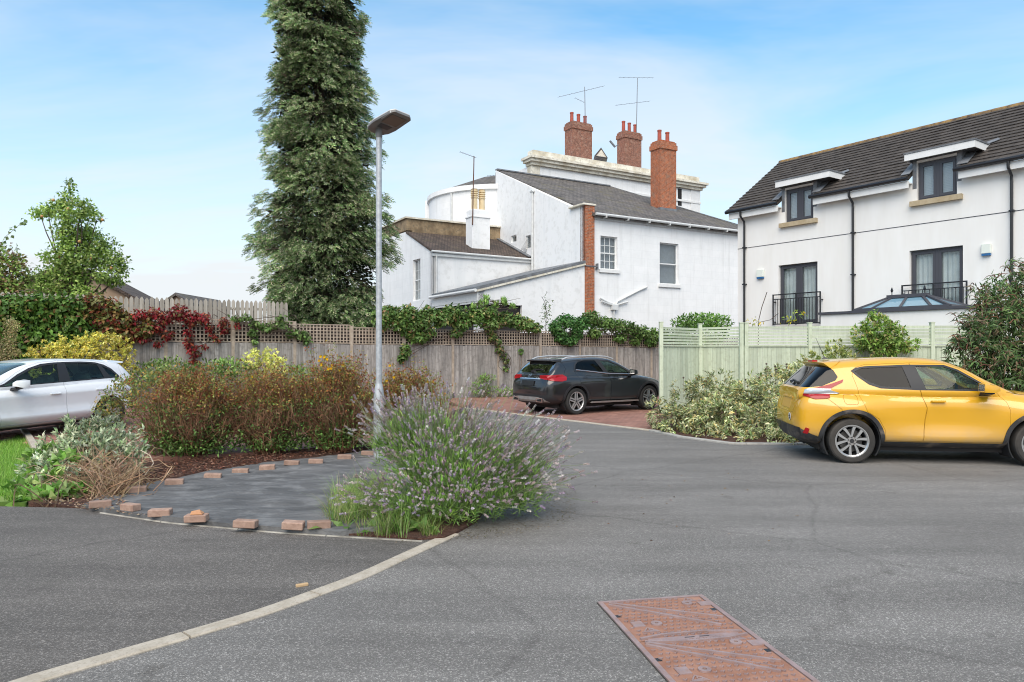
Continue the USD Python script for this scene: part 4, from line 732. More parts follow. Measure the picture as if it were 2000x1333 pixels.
def paint(name, c, dirt):
    N = {'geo': ('geometry', {}), 'tc': ('texture_coordinate', {}), 'sp': ('separate_xyz', {}), 'mr': ('map_range', {'from_min': .62, 'from_max': .26, 'to_min': 0., 'to_max': dirt, 'clamp': True}), 'n': ('noise_texture', {'scale': 6., 'detail': 6., 'roughness': .7}), 'mu': ('math', {'math_type': 'multiply'}), 'mx': ('mix_color', {'a': c, 'b': (.30, .25, .20)}), 'p': ('principled_bsdf', {'roughness': .32, 'coat_weight': 1., 'coat_roughness': .02, 'specular_ior_level': .5})}
    return usdkit.material(stage, f'/World/Looks/{name}', N, [('geo.position', 'sp.vector'), ('sp.z', 'mr.value'), ('geo.position', 'n.vector'), ('mr.result', 'mu.value1'), ('n.fac', 'mu.value2'), ('mu.value', 'mx.fac'), ('mx.result', 'p.base_color')], surface='p.BSDF')
PY, PB, PWH = paint('yellow_paint', (.64, .335, .012), .95), paint('black_paint', (.0075, .0075, .0085), .06), paint('white_car_paint', (.70, .72, .745), .6)
CLAD = mt('dark_cladding', (.024, .024, .026), (.034, .034, .036), sc=5, rough=.6, c3=(.24, .19, .15), sc3=4, f3=.45)
CLADC = mt('clean_cladding', (.016, .016, .018), rough=.5)
TYRE = mt('tyre_rubber', (.020, .019, .018), (.055, .048, .042), sc=3, rough=.85, bump=.3, bsc=60, bd=.004); TYREB = mt('tyre_black', (.014, .014, .014), (.024, .023, .022), sc=3, rough=.85)
ALLOY = mt('alloy', (.52, .51, .50), rough=.32, metal=.85); ALLOYD = mt('alloy_dark', (.035, .035, .037), rough=.45, metal=.3); CHROME = mt('chrome', (.75, .75, .76), rough=.12, metal=1.)
DULLS = mt('dull_silver', (.36, .35, .34), (.30, .27, .25), sc=8, rough=.45, metal=.6)
CARGL = glass_mat('car_glass', (.62, .72, .68), 1.5, .022); DARKGL = glass_mat('privacy_glass', (.11, .12, .14), 1.5, .018); SCREEN = glass_mat('tinted_screen', (.10, .11, .125), 1.5, .03)
LENS = usdkit.material(stage, '/World/Looks/red_lens', {'p': ('principled_bsdf', {'base_color': (.30, .006, .010), 'roughness': .22, 'coat_weight': .25, 'coat_roughness': .1, 'specular_ior_level': .35})}, [], surface='p.BSDF')
CLEARL = usdkit.material(stage, '/World/Looks/clear_lens', {'p': ('principled_bsdf', {'base_color': (.55, .56, .58), 'roughness': .15, 'metallic': .6, 'coat_weight': 1.})}, [], surface='p.BSDF')
SEAT = mt('seat_cloth', (.022, .022, .025), (.035, .035, .038), sc=20, rough=.9)
SEATG = mt('seat_grey', (.07, .075, .08), rough=.9)
PLATEB = mt('plate_dark', (.012, .012, .013), rough=.4); PLATEY = mt('plate_yellow', (.62, .36, .07), rough=.4)
class Car:
    def __init__(s, body, green, **kw):
        s.B, s.G = body, green; bp, bn = body.samples(); gp, gn = green.samples(); s.kd, s.nn = cKDTree(np.vstack([bp, gp])), np.vstack([bn, gn]); s.cache = {}
    def U(s, o):
        if o not in s.cache: s.cache[o] = s.B.mesh(o) + s.G.mesh(o)
        return s.cache[o]
    def Bm(s, o):
        k = ('b', o)
        if k not in s.cache: s.cache[k] = s.B.mesh(o)
        return s.cache[k]
    def Gm(s, o):
        k = ('g', o)
        if k not in s.cache: s.cache[k] = s.G.mesh(o)
        return s.cache[k]
    def put(s, par, name, man, mat, label=None):
        if man.is_empty(): return None
        v, f = arr(man); fn = np.cross(v[f[:, 1]] - v[f[:, 0]], v[f[:, 2]] - v[f[:, 0]]); A = np.linalg.norm(fn, axis=1); f, fn = f[A > 1e-12], unit(fn[A > 1e-12])
        d, i = s.kd.query(v, k=5); w = 1 / (d + .004) ** 2; vn = unit((s.nn[i] * w[..., None]).sum(1))
        cn = vn[f]; ok = (cn * fn[:, None]).sum(-1) > .72; cn = np.where(ok[..., None], cn, fn[:, None])
        key = np.c_[f.reshape(-1), np.round(cn.reshape(-1, 3) * 60)].astype(int); u, idx, inv = np.unique(key, axis=0, return_index=True, return_inverse=True)
        return part(par, name, (v[u[:, 0]], inv.reshape(-1, 3)), mat, normals=cn.reshape(-1, 3)[idx], label=label)
    def two(s, par, name, man, mat):                   # left and right piece as parts of their own
        for sg in (-1, 1): s.put(par, name, man ^ M3(bx(-2, 7, *((0.01, 3) if sg > 0 else (-3, -.01)), -1, 4)), mat)
def wheel(par, x, y, side, R, wid, rim, style, tyre):
    # side: -1 right, +1 left; the outer face looks along side*y
    def T(m): v, f = arr(m); return np.stack([v[:, 0] + x, v[:, 1] * side + y, v[:, 2] + R], 1), f
    w = wid / 2; prof = [(rim - .012, -w * .8), (R - .03, -w), (R - .008, -w * .9), (R, -w * .6), (R, w * .6), (R - .008, w * .86), (R - .028, w * .99), (rim + .02, w * .97), (rim, w * .9), (rim - .012, w * .8)]
    grooves = []
    ty = part(par, 'wheel', T(lathe([(r, h) for r, h in prof] + [prof[0]], 56, 'y')), tyre, smooth=35)
    lip = lathe([(rim - .030, w * .55), (rim - .026, w * .80), (rim - .012, w * .90), (rim + .004, w * .905), (rim + .004, w * .80), (rim - .012, -w * .7), (rim - .04, -w * .7), (rim - .03, w * .55)], 48, 'y')
    rm = part(ty, 'rim', T(lip), ALLOY, smooth=30)
    part(ty, 'brake_disc', T(lathe([(.01, w * .1), (rim - .07, w * .1), (rim - .07, -.01), (.01, -.01)], 32, 'y')), mt('disc_metal', (.10, .095, .09), rough=.5, metal=.7) if 'disc_metal' not in MATS else MATS['disc_metal'])
    part(ty, 'inner_barrel', T(lathe([(rim - .035, w * .5), (rim - .04, -w * .7), (.01, -w * .72)], 32, 'y')), ALLOYD)
    def flat(poly, h0, h1): q = extr(poly, h0, h1); v, f = arr(q); return np.stack([v[:, 0], v[:, 2], v[:, 1]], 1), f
    hub = flat(Point(0, 0).buffer(.062), w * .35, w * .80); r1 = rim - .02
    for k in range(5):
        th = 2 * math.pi * k / 5 + math.pi / 2 + (.18 if style == 'petal' else 0.)
        if style == 'star':
            for sg in (-1, 1):
                a = np.array([[math.cos(th) * .05 - sg * math.sin(th) * .030, math.sin(th) * .05 + sg * math.cos(th) * .030], [math.cos(th) * r1 - sg * math.sin(th) * .030, math.sin(th) * r1 + sg * math.cos(th) * .030]]); part(ty, 'spoke', T(flat(LineString(a).buffer(.0165, cap_style=2), w * .45, w * .80)), ALLOY)
            part(ty, 'spoke_web', T(flat(LineString([(math.cos(th) * .05, math.sin(th) * .05), (math.cos(th) * r1, math.sin(th) * r1)]).buffer(.018, cap_style=2), w * .4, w * .62)), ALLOYD)
        else:
            for sg in (-1, 1):
                tq = np.linspace(0, 1, 9); rr = .05 + (r1 - .05) * tq; aa = th + sg * (.06 + .30 * tq ** .55); L = np.stack([rr * np.cos(aa), rr * np.sin(aa)], 1); nn = unit(np.gradient(L, axis=0)) @ np.array([[0, 1], [-1, 0]]); hw = (.010 + .011 * tq)[:, None]
                part(ty, 'spoke', T(flat(Polygon(np.vstack([L + nn * hw, (L - nn * hw)[::-1]])).buffer(0), w * .45, w * .80)), ALLOY)
    part(ty, 'hub', T(hub), ALLOY if style != 'petal' else DULLS); part(ty, 'centre_cap', T(flat(Point(0, 0).buffer(.032), w * .80, w * .835)), ALLOYD)
    for k in range(5):
        th = 2 * math.pi * k / 5 + math.pi / 2; part(ty, 'wheel_bolt', T(flat(Point(math.cos(th) * .05, math.sin(th) * .05).buffer(.009), w * .79, w * .83)), ALLOYD)
def star_badge(r, t=.004):
    ring = Point(0, 0).buffer(r).difference(Point(0, 0).buffer(r * .86)); sp = [Polygon([np.array([math.cos(a + 2.3), math.sin(a + 2.3)]) * r * .16, np.array([math.cos(a), math.sin(a)]) * r * .93, np.array([math.cos(a - 2.3), math.sin(a - 2.3)]) * r * .16]) for a in (math.pi / 2, math.pi / 2 + 2.0944, math.pi / 2 - 2.0944)]
    return extr(unary_union([ring] + sp), 0, t)
def on_rear(m, x, y, z, tilt=0.):                      # a flat xy shape put on the tail, reading from behind
    v, f = arr(m); c, s_ = math.cos(tilt), math.sin(tilt); return np.stack([x - v[:, 2] * c + v[:, 1] * s_, y - v[:, 0], z + v[:, 1] * c + v[:, 2] * s_], 1), f
def seat(par, x, y, z0, h, mat):
    def hb(c, sx, sy, sz, r): return m3.Manifold.hull_points(np.float32(np.vstack([np.array(c) + d * (np.array([sx, sy, sz]) / 2 - r) + e * r for d in np.array([[a, b, q] for a in (-1, 1) for b in (-1, 1) for q in (-1, 1)]) for e in np.vstack([np.eye(3), -np.eye(3)])])))
    part(par, 'seat', cat(hb((x, y, z0 + h * .45), .16, .48, h * .95, .07), hb((x + .25, y, z0 + .02), .5, .5, .16, .06)), mat, smooth=50); part(par, 'headrest', hb((x - .03, y, z0 + h + .10), .10, .28, .2, .045), mat, smooth=50)
def build_car(root, car, c):
    U0 = car.U(0.); wr = c['wr']; shell_in = car.Gm(-.045); cav = shell_in + (car.Bm(-.07) ^ M3(bx(c['cx'][0], c['cx'][1], -2, 2, c['floor'], 2)))
    arch = Manifold_empty = m3.Manifold()
    for xw in c['wx']:
        cy = m3.Manifold.cylinder(1.2, c['ra'], c['ra'], 48).rotate((90, 0, 0)).translate((xw, 0, wr + .01)); arch = arch + cy.translate((0, 1.2 + .52, 0)) + cy.translate((0, -.52, 0))
    dlo = sym(Polygon(c['dlo']).buffer(0), .3, 2.); wins = m3.Manifold()
    for w in c['wins']: wins = wins + sym(w, .3, 2.)
    ws = top_prism(c['ws'], c['zw'], 3.); rs = c['rs'] if hasattr(c['rs'], 'to_mesh') else top_prism(c['rs'], c['zr'], 3.)
    body = U0 - cav - arch - dlo - (ws ^ (car.Gm(.05) - car.Gm(-.09))) - (rs ^ (car.Gm(.05) - car.Gm(-.09)))
    if 'cut' in c: body = body - c['cut']
    doors = []
    for poly in c['doors']:
        P = Polygon(poly).buffer(0); pr = sym(P.buffer(-.004), .3, 2.); doors.append((car.U(0.) - car.U(-.05)) ^ pr); body = body - (sym(P, .3, 2.) ^ (car.U(.05) - car.U(-.05)))
    for ln, wd in c.get('seams', []): body = body - (side_prism(LineString(ln).buffer(wd / 2, cap_style=2)) ^ (car.U(.03) - car.U(-.012)))
    for ln, wd in c.get('rear_seams', []): body = body - (rear_prism(LineString(ln).buffer(wd / 2, cap_style=2), -.6, c.get('rsx', .5)) ^ (car.U(.03) - car.U(-.012)))
    for ln, wd in c.get('top_seams', []): body = body - (top_prism(LineString(ln).buffer(wd / 2, cap_style=2), .9) ^ (car.U(.03) - car.U(-.012)))
    clad = m3.Manifold()
    for xw in c['wx']:
        ring = Point(xw, wr + .01).buffer(c['ra'] + c['clw'], 48).difference(Point(xw, wr + .01).buffer(c['ra'] - .004, 48)).intersection(sbox(xw - 1, c['clz'], xw + 1, 2)); clad = clad + ((car.U(.014) - car.U(-.04)) ^ sym(ring, .35, 2.))
    low = sum((side_prism(p) for p in c['low']), m3.Manifold()); lowm = ((car.U(.010) - car.U(-.05)) ^ low) - arch
    body = body - (low ^ (car.U(.05) - car.U(-.055)))
    for d in doors: 0
    pieces = []
    lampm = m3.Manifold()
    for nm, prism, mat, o in c['lamps']:
        pieces.append((nm, ((car.U(o) - car.U(-.05)) ^ prism), mat)); lampm = lampm + prism
    body = body - (lampm ^ (car.U(.05) - car.U(-.05)))
    bp = car.put(root, 'body', body, c['paint'])
    for k, d in enumerate(doors):
        d = d - arch - dlo - (low ^ car.U(.05)) - (clad if False else m3.Manifold())
        for sg in (-1, 1):
            dp = car.put(root, c['dnames'][k], d ^ M3(bx(-2, 7, *((0.01, 3) if sg > 0 else (-3, -.01)), -1, 4)), c['paint'])
            hx, hz = c['handles'][k] if k < len(c['handles']) and c['handles'][k] else (None, None)
            if hx is not None:
                yy = c['hy']; part(dp, 'handle', m3.Manifold.hull_points(np.float32([[hx + a, sg * (yy + b), hz + e] for a, b, e in ((-.10, .0, -.008), (-.10, .012, 0), (-.09, .03, .008), (.10, .0, -.008), (.10, .012, 0), (.09, .03, .008), (-.09, .03, -.008), (.09, .03, -.008), (-.10, .0, .014), (.10, .0, .014))])), c.get('hmat', c['paint']), smooth=40)
    trim = ((car.U(.002) - car.U(-.035)) ^ (dlo - wins)); car.two(root, 'window_trim', trim, CLADC)
    for k, w in enumerate(c['wins']): car.two(root, 'side_window', (car.U(-.006) - car.U(-.011)) ^ sym(w, .3, 2.), c['wmats'][k])
    car.put(root, 'windscreen', (car.Gm(-.004) - car.Gm(-.009)) ^ ws, CARGL); car.put(root, 'rear_window', (car.Gm(-.004) - car.Gm(-.009)) ^ rs, c.get('rmat', SCREEN))
    if c['clw'] > .01:
        for xw in c['wx']: car.two(root, 'wheel_arch_trim', clad ^ M3(bx(xw - 1, xw + 1, -2, 2, 0, 2)), c['clad'])
    car.put(root, 'lower_cladding', lowm - clad, c['lowmat'])
    for nm, m, mat in pieces: car.two(root, nm, m, mat)
    for xw in c['wx']:
        for sg in (-1, 1): ln_ = m3.Manifold.cylinder(.34, c['ra'] - .002, c['ra'] - .002, 40) - m3.Manifold.cylinder(1, c['ra'] - .02, c['ra'] - .02, 40).translate((0, 0, -.1)); part(root, 'wheel_liner', (ln_.rotate((90, 0, 0)).translate((xw, (.17 if sg < 0 else .17) , wr + .01)).translate((0, sg * .66, 0)) - M3(bx(-2, 7, -3, 3, -1, .12))), PLATEB)
    part(root, 'underbody', bx(.35, c['L'] - .4, -.62, .62, .17, .5), DARKP); part(root, 'axle', cat(*[tube(np.array([[x, -.75, wr], [x, .75, wr]]), .05) for x in c['wx']]), DARKP)
    for xs, ys in c['seats']: seat(root, xs, ys, c['zs'], c.get('sh', .62), c.get('smat', SEAT))
    part(root, 'dashboard', bx(c['dash'] - .35, c['dash'] + .1, -.62, .62, c['floor'], c['zw'] - .06), SEAT)
    wv, wf = lathe([(.17 + .018 * math.cos(a), .018 * math.sin(a)) for a in np.linspace(0, 2 * math.pi, 7)], 20); rot = trimesh.transformations.rotation_matrix(-1.1, [0, 1, 0])[:3, :3]; part(root, 'steering_wheel', (wv @ rot.T + [c['dash'] - .45, -.36, c['zw'] - .05], wf), SEAT, smooth=40)
    for k, xw in enumerate(c['wx']):
        for sg in (-1, 1): wheel(root, xw, sg * (c['wy'] - c['wt'] / 2), sg, wr, c['wt'], c['rim'], c['style'], c['tyre'])
    return bp
def mirror(root, x, y, z, sg, mat, L=.19):
    def q(m): return m
    sh = m3.Manifold.hull_points(np.float32([[x + a * L, sg * (y + b), z + e] for a, b, e in ((-.5, .07, -.05), (-.5, .27, -.05), (-.5, .27, .07), (-.5, .09, .08), (-.45, .05, .0), (.1, .06, -.06), (.1, .26, -.055), (.12, .25, .05), (.1, .08, .065), (.5, .1, -.03), (.5, .2, -.03), (.48, .2, .02), (.48, .1, .03), (-.2, .29, .0))]))
    m = part(root, 'door_mirror', sh, mat, smooth=55); part(m, 'mirror_glass', m3.Manifold.hull_points(np.float32([[x - L * .515, sg * (y + b), z + e] for b, e in ((.085, -.04), (.255, -.04), (.255, .055), (.1, .065))] + [[x - L * .50, sg * (y + b), z + e] for b, e in ((.085, -.04), (.255, -.04), (.255, .055), (.1, .065))])), CHROME)
    part(m, 'mirror_foot', m3.Manifold.hull_points(np.float32([[x + a, sg * (y + b), z + e] for a in (-.06, .07) for b, e in ((-.05, -.12), (.0, -.06), (.14, -.045), (.14, -.075))])), CLADC)
def antenna(root, x, z, L=.32, lean=.45):
    part(root, 'antenna', cat(tube(np.array([[x, 0, z], [x - L * lean, 0, z + L]]), [.006, .003], 5), m3.Manifold.hull_points(np.float32([[x + a, b, z + e] for a, b, e in ((-.05, -.02, 0), (-.05, .02, 0), (.06, -.015, 0), (.06, .015, 0), (-.02, 0, .035), (.0, 0, .03))]))), BLACKP)
def rotz(a): return np.array([math.cos(a), math.sin(a)])

# --- the yellow crossover
def fl(x, y, z):
    b = .10 * np.exp(-((x - .80) / .40) ** 2) * np.exp(-((z - .80) / .20) ** 2) + .085 * np.exp(-((x - 3.29) / .42) ** 2) * np.exp(-((z - .76) / .24) ** 2) - .05 * np.exp(-((x - 2.05) / .62) ** 2) * np.exp(-((z - .60) / .17) ** 2) + .02 * np.exp(-((x - 2.05) / .9) ** 2) * np.exp(-((z - .36) / .09) ** 2)
    return y * (1 + b / .86 * np.clip(np.abs(y) / .6, 0, 1)) * (1 - .16 * np.clip((.42 - z) / .3, 0, 1) ** 2)
JB = Loft([(.02, .44, .78, .62, 4.4), (.05, .36, .90, .73, 4.8), (.11, .30, 1.01, .79, 4.8), (.22, .26, 1.09, .82, 4.4), (.45, .22, 1.115, .84, 4.2), (.9, .20, 1.12, .845, 4.4), (1.6, .20, 1.095, .85, 4.6), (2.4, .20, 1.08, .85, 4.6), (2.85, .2, 1.09, .85, 4.4), (3.15, .2, 1.075, .85, 4.2), (3.6, .22, 1.0, .83, 4.), (3.9, .25, .90, .76, 3.6), (4.03, .3, .78, .64, 3.2), (4.06, .36, .66, .52, 3.)], fl)
def tum(zb, zt, k):
    return lambda x, y, z: y * (1 - k * np.clip((z - zb) / (zt - zb), 0, 1) ** 1.15)
JG = Loft([(.06, .9, 1.09, .66, 3.4), (.14, .9, 1.17, .72, 3.6), (.26, .9, 1.30, .76, 3.8), (.38, .9, 1.42, .78, 4.), (.46, .9, 1.485, .79, 4.2), (.6, .9, 1.515, .80, 4.6), (1.0, .9, 1.545, .815, 5.2), (1.5, .9, 1.565, .82, 5.6), (1.85, .9, 1.56, .82, 5.4), (2.12, .9, 1.53, .82, 5.), (2.38, .9, 1.44, .81, 4.6), (2.7, .9, 1.25, .79, 4.2), (3.0, .9, 1.09, .74, 3.8), (3.1, .9, 1.02, .70, 3.6)], tum(1.05, 1.56, .27))
jc = Car(JB, JG)
rw_, fw_ = [(.845, 1.35), (.95, 1.40), (1.52, 1.425), (1.60, 1.12), (1.20, 1.135), (1.05, 1.19), (.93, 1.27)], [(1.70, 1.43), (2.10, 1.425), (2.25, 1.37), (2.56, 1.175), (2.62, 1.10), (1.80, 1.10)]
jdlo = [(.79, 1.36), (.86, 1.405), (1.0, 1.43), (1.6, 1.455), (2.12, 1.45), (2.29, 1.385), (2.66, 1.14), (2.66, 1.075), (1.70, 1.085), (1.18, 1.105), (1.02, 1.16), (.88, 1.27)]
rd_ = [(.95, .77), (.875, .97), (.85, 1.12), (.80, 1.30), (.86, 1.41), (1.0, 1.455), (1.63, 1.482), (1.715, 1.08), (1.80, .82), (1.775, .62), (1.745, .335), (1.24, .335), (1.22, .50), (1.13, .66)]
fd_ = [(1.633, 1.482), (2.14, 1.475), (2.33, 1.40), (2.70, 1.125), (2.86, .93), (2.90, .80), (2.905, .55), (2.85, .33), (1.748, .335), (1.778, .62), (1.803, .82), (1.718, 1.08)]
lampw = [(.10, .99), (.13, 1.085), (.30, 1.115), (.48, 1.165), (.67, 1.235), (.655, 1.195), (.50, 1.115), (.47, 1.075), (.60, 1.035), (.42, .955), (.25, .945)]
jP = g(1665, 906); jpsi = math.radians(-8); jh = rotz(jpsi); jl = np.array([-jh[1], jh[0]]); jO = jP[:2] - .76 * jh + .87 * jl
jt = Thing('yellow_crossover', 'bright yellow crossover car with muddy sills, cut off at the right edge', 'car', loc=(*jO, 0), rot=jpsi)
side_out = lambda pts, r=.55: sym(pts, r, 2.)
cj = dict(L=4.05, wr=.33, wx=(.76, 3.29), ra=.41, cx=(1.0, 2.9), floor=.62, dlo=jdlo, wins=[rw_, fw_], wmats=[DARKGL, CARGL], ws=[(3.02, -.62), (3.02, .62), (2.28, .53), (2.28, -.53)], zw=1.06, rs=side_prism(rounded([(-.2, 1.10), (.20, 1.115), (.36, 1.13), (.56, 1.215), (.60, 1.27), (.55, 1.37), (.49, 1.42), (.40, 1.455), (.2, 1.50), (-.2, 1.5)], .02)), zr=1.05,
    doors=[rd_, fd_], dnames=['rear_door', 'front_door'], handles=[None, (1.95, .925)], hy=.845, paint=PY, clw=.052, clz=.30, clad=CLAD, lowmat=CLAD,
    low=[[(-.4, .0), (-.4, .56), (-.06, .545), (.05, .50), (.20, .42), (.33, .37), (.36, 0)], [(1.1, 0), (1.1, .325), (2.95, .315), (2.95, 0)]],
    lamps=[('tail_light', side_out(Polygon(lampw).intersection(sbox(0, .9, .46, 1.02)), .48), LENS, .012), ('tail_light_clear', side_out(Polygon(lampw).intersection(sbox(0, 1.02, .62, 1.095)), .46), CLEARL, .014), ('tail_light_blade', side_out(Polygon(lampw).intersection(sbox(0, 1.095, .8, 1.3)), .46), LENS, .012), ('headlight', side_out(rounded([(3.78, .70), (3.80, .82), (3.95, .80), (4.02, .70), (3.95, .66)], .02), .38), CLEARL, .012), ('rear_reflector', side_out(rounded([(.08, .43), (.12, .52), (.17, .50), (.15, .42)], .01), .45), LENS, .016)],
    seams=[([(.44, 1.52), (.52, 1.40), (.60, 1.26)], .007), ([(.42, .955), (.60, .80), (.62, .70)], .006), ([(2.9, 1.06), (3.3, 1.0), (3.7, .93), (3.95, .84)], .006), ([(.655, 1.01), (.80, 1.015), (.83, .99), (.83, .89), (.81, .87), (.67, .875), (.645, .90), (.64, .98), (.655, 1.01)], .006)],
    rear_seams=[([(-.53, 1.04), (-.52, .80), (-.44, .715), (.44, .715), (.52, .80), (.53, 1.04)], .008)], rsx=.3,
    seats=[(1.75, -.36), (1.75, .36), (.98, -.4), (.98, .4)], zs=.68, dash=2.75, wy=.87, wt=.225, rim=.238, style='petal', tyre=TYRE)
build_car(jt, jc, cj); mirror(jt, 2.58, .82, 1.12, -1, PY, .24); mirror(jt, 2.58, .82, 1.12, 1, PY, .24); antenna(jt, .62, 1.53, .34, .42)
part(jt, 'number_plate', on_rear(extr(sbox(-.27, -.075, .27, .075), 0, .012), .045, 0, .84, .22), PLATEY); part(jt, 'plate_recess_lip', on_rear(extr(sbox(-.31, .08, .31, .10), 0, .03), .055, 0, .845, .22), PY)
part(jt, 'badge', on_rear(extr(unary_union([Point(0, 0).buffer(.045).difference(Point(0, 0).buffer(.034)), sbox(-.058, -.010, .058, .010)]), 0, .008), .085, 0, .985, .4), CHROME)
part(jt, 'high_brake_light', m3.Manifold.hull_points(np.float32([[x, y, z] for x in (.39, .47) for y in (-.12, .12) for z in (1.487, 1.515)])), LENS)
part(jt, 'spoiler', m3.Manifold.hull_points(np.float32([[.37, y, 1.488] for y in (-.44, .44)] + [[.39, y, 1.455] for y in (-.46, .46)] + [[.70, y, 1.518] for y in (-.50, .50)] + [[.62, y, 1.46] for y in (-.595, .595)] + [[.44, y, 1.475] for y in (-.56, .56)] + [[.52, y, 1.40] for y in (-.635, .635)])), PY, smooth=50)
part(jt, 'rear_wiper', cat(bar((.14, .02, 1.20), (.13, -.30, 1.17), .03, .03), m3.Manifold.hull_points(np.float32([[.10 + a, b, 1.15 + c] for a, b, c in ((0, -.06, 0), (0, .06, 0), (.06, -.05, .06), (.06, .05, .06), (-.02, 0, .04))]))), BLACKP)
st = part(jt, 'round_sticker', on_rear(extr(Point(0, 0).buffer(.06), 0, .004), .008, -.30, .64, .0), WHITE); part(st, 'sticker_mark', on_rear(extr(unary_union([LineString([(-.02, -.035), (.01, .01), (.02, .035)]).buffer(.009), LineString([(.005, .0), (.03, -.03)]).buffer(.008), LineString([(-.03, .01), (.03, .012)]).buffer(.006)]), 0, .003), .003, -.30, .64, .0), PLATEB)
part(jt, 'small_badge', obox((.26, -.815, .80), X3, Y3, Z3, .07, .02, .02), CLADC)
jc.two(jt, 'bumper_grille', (jc.U(.014) - jc.U(-.02)) ^ sym(rounded([(-.10, .46), (-.08, .53), (.05, .51), (.11, .44), (-.0, .42)], .01), .3, .74), PLATEB)

# --- the black crossover
def flg(x, y, z):
    b = .03 * np.exp(-((x - .85) / .45) ** 2) * np.exp(-((z - .8) / .3) ** 2) + .03 * np.exp(-((x - 3.55) / .45) ** 2) * np.exp(-((z - .75) / .3) ** 2) - .03 * np.exp(-((x - 2.2) / .8) ** 2) * np.exp(-((z - .55) / .17) ** 2)
    return y * (1 + b / .88 * np.clip(np.abs(y) / .6, 0, 1)) * (1 - .14 * np.clip((.42 - z) / .3, 0, 1) ** 2)
GB = Loft([(-.08, .40, .76, .60, 3.4), (-.04, .34, .90, .72, 3.7), (.04, .30, .99, .80, 4.), (.18, .27, 1.04, .855, 4.3), (.45, .25, 1.07, .88, 4.5), (.9, .24, 1.09, .885, 4.6), (1.7, .23, 1.07, .885, 4.8), (2.6, .23, 1.04, .885, 4.8), (3.1, .23, 1.04, .88, 4.6), (3.4, .24, 1.0, .875, 4.4), (3.85, .26, .93, .86, 4.), (4.2, .28, .83, .78, 3.6), (4.36, .32, .72, .66, 3.2), (4.41, .38, .6, .54, 3.)], flg)
GG = Loft([(.02, .85, 1.03, .70, 3.6), (.12, .85, 1.12, .76, 3.8), (.24, .85, 1.25, .79, 4.), (.35, .85, 1.36, .80, 4.2), (.43, .85, 1.415, .805, 4.6), (.65, .85, 1.45, .81, 5.), (1.1, .85, 1.485, .82, 5.6), (1.7, .85, 1.50, .825, 5.8), (2.1, .85, 1.485, .825, 5.4), (2.4, .85, 1.43, .82, 5.), (2.75, .85, 1.28, .80, 4.6), (3.15, .85, 1.08, .76, 4.), (3.3, .85, .98, .72, 3.8)], tum(1.0, 1.49, .22))
gc = Car(GB, GG)
gr1 = [(.90, 1.185), (.95, 1.29), (1.06, 1.37), (1.30, 1.405), (1.66, 1.405), (1.88, 1.10), (1.62, 1.12)]; gr2 = [(1.85, 1.385), (2.16, 1.375), (2.45, 1.275), (2.80, 1.10), (2.84, 1.045), (2.04, 1.08)]
gdlo = [(.86, 1.17), (.92, 1.31), (1.05, 1.395), (1.3, 1.43), (1.75, 1.43), (2.2, 1.40), (2.5, 1.285), (2.88, 1.09), (2.92, 1.02), (1.95, 1.06), (1.2, 1.135)]
gP = g(1127, 811); gpsi = math.radians(36); gh = rotz(gpsi); gl = np.array([-gh[1], gh[0]]); gO = gP[:2] - .85 * gh + .89 * gl
gt = Thing('black_crossover', 'glossy black crossover car parked by the grey fence, roof rails silver', 'car', loc=(*gO, .008), rot=gpsi)
glmp = [(.00, .92), (.0, 1.03), (.25, 1.045), (.44, 1.05), (.54, .995), (.50, .905), (.36, .875), (.10, .89)]
cg = dict(L=4.4, wr=.347, wx=(.85, 3.55), ra=.40, cx=(.9, 3.0), floor=.60, dlo=gdlo, wins=[gr1, gr2], wmats=[DARKGL, CARGL], ws=[(3.2, -.66), (3.2, .66), (2.32, .55), (2.32, -.55)], zw=1.02, rs=[(.09, -.60), (.09, .60), (.25, .66), (.40, .58), (.40, -.58), (.25, -.66)], zr=1.0,
    doors=[[(.99, .76), (.92, 1.0), (.84, 1.17), (.90, 1.33), (1.04, 1.42), (1.3, 1.45), (1.78, 1.455), (2.03, 1.06), (2.10, .80), (2.09, .33), (1.40, .33), (1.34, .52), (1.22, .68)], [(1.785, 1.455), (2.22, 1.43), (2.53, 1.305), (2.93, 1.09), (3.13, .95), (3.16, .8), (3.12, .33), (2.095, .33), (2.105, .8), (2.035, 1.06)]], dnames=['rear_door', 'front_door'], handles=[(1.22, 1.0), (2.25, .95)], hy=.885, hmat=PB,
    paint=PB, clw=.055, clz=.30, clad=CLADC, lowmat=CLADC, low=[[(-.4, 0), (-.4, .52), (.0, .52), (.16, .46), (.40, .33), (.42, 0)], [(1.2, 0), (1.2, .33), (3.2, .33), (3.2, 0)]],
    lamps=[('tail_light', side_out(glmp, .40), LENS, .014)], seams=[([(.40, 1.44), (.52, 1.33), (.58, 1.20), (.50, 1.07)], .007)], rear_seams=[([(-.74, 1.0), (-.70, .72), (.70, .72), (.74, 1.0)], .008)], rsx=.3,
    seats=[(1.85, -.38), (1.85, .38), (1.05, -.4), (1.05, .4)], zs=.64, dash=2.95, wy=.895, wt=.235, rim=.25, style='star', tyre=TYREB, rmat=glass_mat('rear_screen_black_car', (.10, .11, .12), 1.7, .45))
build_car(gt, gc, cg); mirror(gt, 2.84, .85, 1.08, -1, PB, .22); mirror(gt, 2.84, .85, 1.08, 1, PB, .22)
